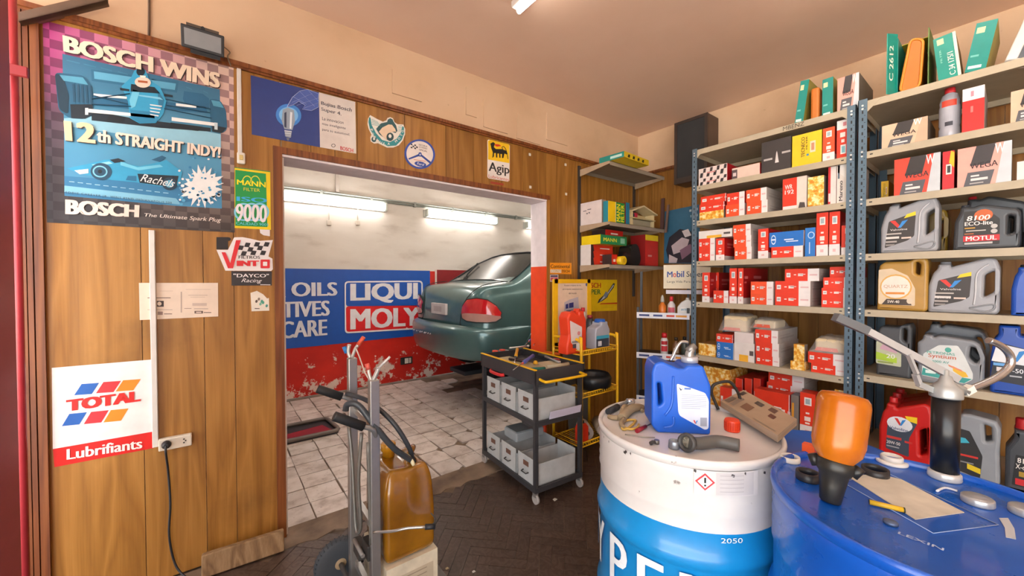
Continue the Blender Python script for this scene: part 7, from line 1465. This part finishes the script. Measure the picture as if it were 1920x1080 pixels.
MB().tube([a, (a+b)/2, b], [.0075, .006], '#8a1c28,r.35', 10).build('handle', t); MB().tube([b, c], .0022, '#77797c,r.3,m.8', 6).build('shaft', t)
m = MB(); m.tube([Pz(1172, 816)+V(0, 0, .003), Pz(1185, 818)+V(0, 0, .004), Pz(1205, 821)+V(0, 0, .003), Pz(1228, 822)+V(0, 0, .003)], .0018, '#8a8478,r.4,m.6', 6, 4); tag(m.build('wire_piece'), 'thin bent wire along the front of the white drum lid', 'wire', G1)
c = Pz(1224, 833); m = MB(); m.tube([c+V(-.012, .0, .006), c+V(0, 0, .007), c+V(.012, -.006, .006)], .006, '#3a3836,r.4', 8); m.cyl(c+V(.012, -.006, .001), c+V(.012, -.006, .013), .008, '#7a7672,r.3,m.7', n=10); tag(m.build('metal_fitting'), 'small dark metal fitting near the front rim of the white drum', 'fitting', G1)
m = MB(); dd = (Pz(1345, 768)-CAM).dot(_f); m.tube([Pz(1347, 770)+V(0, 0, .004), at(1340, 752, dd), at(1334, 736, dd), at(1337, 723, dd), at(1350, 717, dd), at(1368, 716, dd), at(1379, 728, dd), at(1386, 742, dd+.03), Pz(1392, 776)+V(0, 0, .02)], .006, '#2a2827,r.5', 8, 4); tag(m.build('bent_handle'), 'bent black rod handle arching behind the blue jug', 'handle', G1)
# flattened carton overhanging the drum
P4 = [onZ(x, y, DH+.003) for x, y in ((1351, 762), (1394, 740), (1494, 797), (1458, 829))]; ct = sum(P4, V(0, 0, 0))/4
t = thing('flat_carton', 'flattened brown carton lying between the white drum and the shelving', 'cardboard', ct)
MB().prism([V(p.x, p.y, DH+.002) for p in P4], (0, 0, .022), 'cardboard').build('board', t)
m = MB(); bq = lambda u, v: P4[0]*(1-u)*(1-v)+P4[3]*u*(1-v)+P4[1]*(1-u)*v+P4[2]*u*v+V(0, 0, .0222)
def cq(u0, v0, u1, v1, col): m.poly([bq(u0, v0), bq(u1, v0), bq(u1, v1), bq(u0, v1)], col)
for u0, v0, u1, v1, col in ((.03, .1, .12, .45, '#6e6256'), (.14, .1, .22, .6, '#7d7064'), (.04, .7, .12, .92, '#3a342e'), (.3, .2, .46, .5, '#7a5a42'), (.38, .66, .52, .84, '#4a463e'), (.62, .7, .74, .9, '#5a4034'), (.7, .45, .8, .62, '#6a4434'), (.6, .06, .95, .1, '#8a7a68')): cq(u0, v0, u1, v1, col)
m.build('print', t, recalc=False)
# ---------------- on the blue drum
G2 = 'things on the blue drum'
def ringobj(name, label, px, py, r, h, col, k=.78):
    c = Pz(px, py); m = MB(); m.lathe([(r*k, 0), (r, 0), (r*1.02, h*.15), (r, h), (r*k, h), (r*k, 0)], c, col, 28, cap0=False, cap1=False); return tag(m.build(name), label, 'ring', G2)
ringobj('ring_seal', 'white plastic ring near the left of the blue drum', 1481, 864, .024, .014, '#dcd6cc,r.4'); ringobj('ring_seal', 'black plastic ring behind the funnel foot', 1515, 899, .026, .02, '#2b2a2c,r.4'); ringobj('ring_seal', 'black plastic ring right of the orange bottle', 1641, 890, .028, .018, '#2e2c2c,r.4', .84)
t = thing('plug_lid', 'white stepped plastic lid near the back of the blue drum', 'lid', Pz(1672, 868)); c = Pz(1672, 868)
MB().lathe([(.033, 0), (.034, .003), (.033, .007), (.025, .008)], c, '#e2ddd6,r.4', 28).build('flange', t); MB().lathe([(.024, .007), (.024, .018), (.022, .021), (.019, .021), (.018, .014), (.0001, .013)], c, '#dcd6ce,r.4', 28).build('cup', t)
# orange bottle upside down in a black funnel
c = Pz(1556, 948)+(Pz(1556, 948)-CAM).normalized()*.02; c.z = DT; dpt = (c-CAM).dot(_f); lean = ((at(1584, 735, dpt+.02))-c).normalized(); Hb = (945-740)/FPX*dpt
t = thing('inverted_bottle', 'orange bottle draining upside down in a black funnel on the blue drum', 'bottle', c)
fz = Hb*.30
MB().lathe([(.017, 0), (.020, .004), (.024, fz*.5), (.028, fz*.85), (.034, fz*.95), (.036, fz*1.05), (.036, fz*1.25), (.033, fz*1.28)], c, '#26241f,r.4', 24, lean).build('funnel', t)
for s_ in (-1, 1): e = lean.cross(V(*((CAM-c).normalized()))).normalized()*s_; MB().cyl(c+lean*(fz*.95)+e*.032, c+lean*(fz*1.25)+e*.044, .010, '#1f1e1c,r.4', n=12).build('lug', t)
MB().lathe([(.030, fz*1.15), (.034, fz*1.3), (.046, Hb*.46), (.050, Hb*.54), (.0505, Hb*.90), (.048, Hb*.95), (.042, Hb*.985), (.02, Hb*1.0), (.0001, Hb*.985)], c, 'orange_plastic', 32, lean).build('bottle_body', t)
c = Pz(1527, 860); m = MB(); m.obox(c+V(0, 0, .0005), (.022, .0, 0), (0, .03, 0), (0, 0, .034), '#e2561f,r.4'); m.obox(c+V(-.0005, -.0005, .0005), (.023, 0, 0), (0, .031, 0), (0, 0, .009), '#e0dcd8,r.4'); tag(m.build('small_carton'), 'small orange and white carton behind the orange bottle', 'box', G2)
# grease pump
c = Pz(1783, 903)+V(.012, .012, 0); c.z = DT; dpt = (c-CAM).dot(_f); t = thing('grease_pump', 'hand grease pump with lever and curved spout on the blue drum', 'grease pump', c)
hc = (898-742)/FPX*dpt; rr = .0262
MB().lathe([(rr*1.16, 0), (rr*1.2, .004), (rr*1.16, .016), (rr*1.02, .02)], c, '#c9c9c6,r.3,m.3', 28).build('foot_ring', t)
MB().lathe([(rr, .018), (rr, hc)], c, '#151619,r.3', 32).build('cylinder', t)
MB().lathe([(rr*1.16, hc-.004), (rr*1.18, hc), (rr*1.16, hc+.018), (rr*.9, hc+.026), (rr*.55, hc+.036), (rr*.4, hc+.05), (rr*.2, hc+.052), (rr*.2, hc+.064), (rr*.1, hc+.066)], c, '#a9aba9,r.35,m.4', 28).build('pump_head', t)
hd = c+V(0, 0, hc+.03)
a, b, e = at(1794, 711, dpt), at(1625, 620, dpt+.03), at(1566, 594, dpt+.04)
def bar(m, p, q, w_, h_, col):
    d = (q-p).normalized(); s_ = d.cross(V(0, 0, 1)).normalized(); u_ = s_.cross(d); m.obox(p-s_*w_/2-u_*h_/2, (q-p), s_*w_, u_*h_, col)
m = MB(); bar(m, a, b, .018, .017, '#b9bbbd,r.3,m.5'); lv = m.build('lever', t); m = MB(); bar(m, b, e, .022, .021, '#5d5f62,r.35'); m.build('grip_sleeve', lv)
m = MB(); bar(m, at(1703, 664, dpt+.01), at(1718, 700, dpt+.01), .012, .006, '#bdbfc0,r.3,m.5'); bar(m, at(1716, 702, dpt+.01), at(1724, 722, dpt+.01), .014, .008, '#bdbfc0,r.3,m.5'); bar(m, at(1722, 720, dpt+.01), at(1764, 738, dpt), .014, .014, '#9a9c9c,r.35,m.4'); m.build('linkage', t)
MB().tube([hd+V(.01, 0, .002), at(1812, 735, dpt)], .010, '#a9aba9,r.35,m.4', 10).build('outlet', t)
m = MB(); bar(m, at(1806, 736, dpt), at(1822, 727, dpt), .017, .017, '#d6d2c8,r.4'); m.build('outlet_nut', t)
MB().tube([at(1820, 729, dpt), at(1850, 717, dpt), at(1876, 703, dpt), at(1894, 684, dpt), at(1893, 665, dpt), at(1876, 648, dpt), at(1853, 638, dpt)], .0082, '#b5b4b6,r.2,m.85', 12, 5).build('spout', t)
# flat things on the blue lid
zl = DT+.0006
def flat(pts, col, k=0): m.poly([V(p.x, p.y, zl+.0004*k) for p in (onZ(x, y, DT) for x, y in pts)], col)
m = MB(); m.prism([V(p.x, p.y, DT+.0002) for p in (onZ(x, y, DT) for x, y in ((1588, 893), (1650, 890), (1690, 900), (1808, 962), (1716, 975)))], (0, 0, .0016), '#c9c2b2,r.8,v.15'); tag(m.build('cloth_pad'), 'grubby pale cloth pad lying on the blue drum lid', 'cloth', G2)
m = MB(); q4 = [V(p.x, p.y, DT+.001) for p in (onZ(x, y, DT) for x, y in ((1578, 904), (1665, 888), (1872, 985), (1750, 1001)))]; m.tube(q4, .0012, '#8fa3c8,r.5', 4, 0, True); m.build('printed_outline', tb)
m = MB(); dd = (onZ(1715, 1010, DT)-onZ(1683, 998, DT)).normalized(); up = V(-dd.y, dd.x, 0)*.011; o_ = onZ(1683, 1001, DT); o_.z = zl
m.text('LEXIN', o_, o_+dd*.062, o_+up, o_+dd*.062+up, '#aebcd8', .03); m.build('lettering', tb, recalc=False)
t = thing('marker_pen', 'yellow and black marker pen on the blue drum', 'pen', Pz(1665, 955)); a, b = Pz(1630, 946)+V(0, 0, .006), Pz(1697, 962)+V(0, 0, .006); MB().cyl(a, a+(b-a)*.96, .0055, '#d8ac2a,r.4', n=12).build('barrel', t); MB().cyl(a+(a-b)*.01, a, .0058, '#2a2a24,r.4', n=12).build('end_plug', t); MB().cyl(a+(b-a)*.955, b, .0058, '#3a3a24,r.4', n=12).build('cap', t)
for px, py, r_, nm in ((1833, 944, .026, 'silver drum bung cap right of the grease pump'), (1925, 965, .026, 'silver bung cap cut off by the right edge')):
    c = Pz(px, py); m = MB(); m.lathe([(r_, 0), (r_*1.02, .003), (r_, .014), (r_*.92, .016), (.0001, .0155)], c, '#b4b6b8,r.3,m.5', 28); tag(m.build('bung_cap'), nm, 'cap', G2)
m = MB(); m.prism([V(p.x, p.y, DT+.0002) for p in (onZ(x, y, DT) for x, y in ((1873, 972), (1890, 972), (1902, 992), (1905, 1012), (1886, 1008), (1884, 990)))], (0, 0, .001), '#b9bcc0,r.5'); tag(m.build('tape_piece'), 'curved piece of grey tape on the blue drum lid', 'tape', G2)
m = MB(); m.tube([Pz(1757, 923)+V(0, 0, .003), Pz(1772, 917)+V(0, 0, .003), Pz(1795, 923)+V(0, 0, .003)], .0026, '#dfe2e6,r.4', 6, 4); tag(m.build('plastic_tie'), 'white plastic tie beside the grease pump foot', 'tie', G2)
c = Pz(1670, 982); m = MB(); m.lathe([(.012, 0), (.012, .005), (.008, .007), (.0001, .007)], c, '#5a6a88,r.35,m.4', 18); m.build('lid_bung', tb)
# ================================================================== hand truck with waste oil canister
A1, A2 = V(.466, 1.77, 0), V(.48, 1.52, 0); AL = '#a9a8a6,r.32,m.75'
t = thing('hand_truck', 'steel hand truck with two square posts and black grips', 'hand truck', V(.5, 1.65, 0))
def sq(p, z0, z1, w_, col): return MB().bbox((p.x-w_/2, p.y-w_/2, z0), (p.x+w_/2, p.y+w_/2, z1), .003, col)
sq(A1, .06, 1.04, .036, AL).build('post', t); sq(A2, .06, .993, .036, AL).build('post', t)
for z in (.12, .40, .80): MB().box((.466, 1.53, z), (.486, 1.76, z+.025), AL).build('crossbar', t)
MB().bbox((.44, 1.47, .045), (.80, 1.82, .06), .003, '#6e6c6a,r.5').build('toe_plate', t)
for y in (1.845, 1.435):
    wq = MB().lathe([(.055, -.02), (.092, -.02), (.105, -.012), (.108, 0), (.105, .012), (.092, .02), (.055, .02)], V(.425, y, .108), '#3d4248,r.7', 32, (0, 1, 0)).build('tyre', t)
    m = MB(); m.lathe([(.088, .019), (.08, .012), (.03, .014), (.02, .024), (.0001, .024)], V(.425, y, .108), '#a08a6a,r.6', 24, (0, -1, 0), cap0=False); m.build('wheel_disc', wq)
    m = MB()
    for i in range(36): a_ = 2*math.pi*i/36; m.obox(V(.425+.104*math.cos(a_)-.002, y-.016, .108+.104*math.sin(a_)-.002), (.005, 0, 0), (0, .032, 0), (0, 0, .005), '#343a40,r.7')
    m.build('tread', wq)
MB().cyl((.425, 1.42, .108), (.425, 1.86, .108), .01, '#77787a,r.4,m.6', n=12).build('axle', t)
g1a, g1b = at(595, 729, 1.62), at(641, 744, 1.66); g2a, g2b = at(626, 780, 1.42), at(682, 800, 1.47)
for ga, gb, post in ((g1a, g1b, A1), (g2a, g2b, A2)):
    MB().tube([ga, ga+(gb-ga)*.05, gb], .0175, '#232528,r.55', 12).build('grip', t)
    e = gb+(gb-ga)*.35; MB().tube([gb-(gb-ga)*.1, e, V(post.x+.005, post.y, e.z-.05)], .010, '#8b8d8f,r.3,m.6', 10, 3).build('handle_tube', t)
d1 = 1.6
MB().tube([at(650, 738, 1.66), at(690, 752, 1.62), at(735, 790, 1.6), at(765, 835, 1.62), at(774, 862, 1.66)], .010, '#33373c,r.4', 10, 5).build('hose', t)
MB().tube([at(648, 770, 1.5), at(652, 758, 1.5), at(672, 760, 1.5), at(700, 795, 1.5), at(738, 840, 1.55), at(776, 866, 1.64)], .012, '#3a3f44,r.4', 10, 5).build('hose', t)
for pts in ([(678, 812, 1.52), (672, 900, 1.52), (676, 985, 1.52), (668, 995, 1.54), (664, 940, 1.56), (660, 860, 1.58), (654, 800, 1.6)], [(690, 830, 1.5), (693, 930, 1.5), (696, 1020, 1.5)]):
    MB().tube([at(*q) for q in pts], .0075, '#74726c,r.35,m.4', 8, 4).build('hanging_tube', t)
MB().tube([at(700, 998, 1.46), at(735, 996, 1.44), at(765, 990, 1.44), at(800, 988, 1.45)], .0055, '#b3b1ac,r.25,m.7', 8, 3).build('retaining_rod', t)
MB().cyl(at(797, 988, 1.45), at(816, 987, 1.46), .010, '#1f2126,r.5', n=12).build('rod_tip', t); MB().tube([at(812, 982, 1.46), at(818, 975, 1.48), at(808, 962, 1.5)], .0025, '#3a3a3a', 6, 3).build('hook_wire', t)
m = MB(); m.bbox((.452, 1.52, .28), (.48, 1.60, .34), .004, '#2c2a28,r.6'); m.bbox((.44, 1.60, .24), (.47, 1.68, .30), .004, '#3a3734,r.6'); m.cyl((.44, 1.54, .30), (.44, 1.66, .30), .008, '#9c9a96,m.6', n=10); m.build('pump_linkage', t)
# nozzles in the post tops
for pts, r_, col, tip, nm in (([(657, 671, 1.69), (653, 660, 1.69), (655, 646, 1.69)], .008, '#b9b6b0', ((645, 650, 1.69), (650, 662, 1.69), '#2a78b8'), 'silver nozzle with blue tip in the rear post of the hand truck'), ([(660, 671, 1.69), (666, 655, 1.69), (672, 646, 1.69)], .007, '#c4bfb8', ((672, 646, 1.69), (682, 632, 1.69), '#d8563a'), 'silver nozzle with orange tip in the rear post of the hand truck'), ([(699, 714, 1.5), (706, 700, 1.5), (710, 690, 1.5)], .009, '#b9b6b2', ((710, 690, 1.5), (731, 669, 1.5), '#d0ccc8'), 'silver angled nozzle in the front post of the hand truck'), ([(696, 714, 1.5), (692, 700, 1.5), (691, 692, 1.5)], .007, '#c4b4ac', ((691, 693, 1.5), (688, 682, 1.5), '#c8564a'), 'short red tipped nozzle in the front post of the hand truck')):
    b_ = at(*pts[0]); t2 = thing('nozzle', nm, 'nozzle', b_, 'nozzles stored in the hand truck posts'); MB().tube([at(*q) for q in pts], r_, col+',r.3,m.5', 10, 3).build('stem', t2); MB().cyl(at(*tip[0]), at(*tip[1]), .009 if tip[2] != '#d0ccc8' else .0045, tip[2]+',r.4', n=10).build('tip', t2)
m = MB(); m.tube([at(667, 652, 1.68), at(675, 672, 1.64), at(685, 700, 1.56), at(695, 714, 1.5)], .003, '#c9c0b4,r.5', 6, 4); tag(m.build('thin_hose'), 'thin clear hose between the two hand truck posts', 'hose')
# carton base and canister
x0, x1, y0, y1 = .515, .735, 1.49, 1.78
t = thing('carton_base', 'worn white carton under the amber canister', 'box', V((x0+x1)/2, (y0+y1)/2, .061))
m = MB(); m.box((x0, y0, .061), (x1, y1, .236), '#c9bda4,r.7,v.15'); m.build('carton', t)
m = MB(); m.poly([V(x0+.03, y0-.001, .08), V(x1-.02, y0-.001, .08), V(x1-.02, y0-.001, .19), V(x0+.03, y0-.001, .19)], '#b3a48c'); 
for i in range(5): m.poly([V(x0+.045, y0-.0016, .095+i*.02), V(x1-.05, y0-.0016, .095+i*.02), V(x1-.05, y0-.0016, .099+i*.02), V(x0+.045, y0-.0016, .099+i*.02)], '#8a7c68')
m.build('label_panel', t, recalc=False)
t = thing('oil_canister', 'amber translucent plastic canister of used oil on the hand truck', 'canister', V((x0+x1)/2, (y0+y1)/2, .237))
bm = bmesh.new(); bmesh.ops.create_cube(bm, size=1); bmesh.ops.subdivide_edges(bm, edges=bm.edges[:], cuts=5, use_grid_fill=True)
m = MB(); bm.verts.index_update(); vs = []
for v in bm.verts:
    x, y, z = v.co; k = 1
    if z > .2: k = 1-.25*((z-.2)/.3)**2
    zz = z
    if z > .45: zz = z-.06*(1-abs(x)*1.0)*(1 if abs(y) < .4 else .4)
    dent = -.06 if (y < -.45 and .05 < z < .4 and x > .1) else 0
    vs.append(V((x0+x1)/2+x*(x1-x0-.004)*k, (y0+y1)/2+(y+dent*-1)*(y1-y0-.01)*(k*.97), .237+(zz+.5)*.375))
m.add(vs, [tuple(v.index for v in f.verts) for f in bm.faces], 'amber_plastic', True); bm.free(); o = m.build('body', t); sb = o.modifiers.new('smooth', 'SUBSURF'); sb.levels = 2; sb.render_levels = 2
c = V(.60, 1.70, .59); MB().lathe([(.026, 0), (.026, .03), (.032, .032), (.032, .06), (.028, .064)], c, '#c98f1c,r.35', 20).build('neck_cap', t)
MB().tube([V(.64, 1.60, .58), V(.66, 1.60, .625), V(.69, 1.64, .63), V(.70, 1.70, .585)], .014, 'amber_plastic', 10, 4).build('carry_handle', t); MB().tube([at(776, 872, 1.62), at(768, 858, 1.62), at(757, 850, 1.62)], .008, '#d8cfa8,r.4', 8, 3).build('hose_fitting', t)
m = MB()
for px, py, s_ in ((1040, 937, .012),): p = onZ(px, py, .001); m.prism([p+V(-s_, -s_, 0), p+V(s_*1.4, -s_*.6, 0), p+V(s_*1.1, s_, 0), p+V(-s_*.7, s_*.8, 0)], (0, 0, .002), '#dcd8c8')
tag(m.build('litter_scrap'), 'small pale paper scrap on the floor by the tool cart', 'scrap')
for i, (px, py, nm) in enumerate(((888, 1072, 'small white scrap on the dark floor near the bottom'), (838, 1066, 'yellowish drop shaped scrap on the floor beside the carton'))):
    p = onZ(px, py, .001); m = MB(); m.prism([p+V(-.008, -.005, 0), p+V(.008, -.006, 0), p+V(.006, .006, 0), p+V(-.006, .005, 0)], (0, 0, .002), ('#d8d4cc', '#c8b890')[i]); tag(m.build('litter_scrap'), nm, 'scrap')
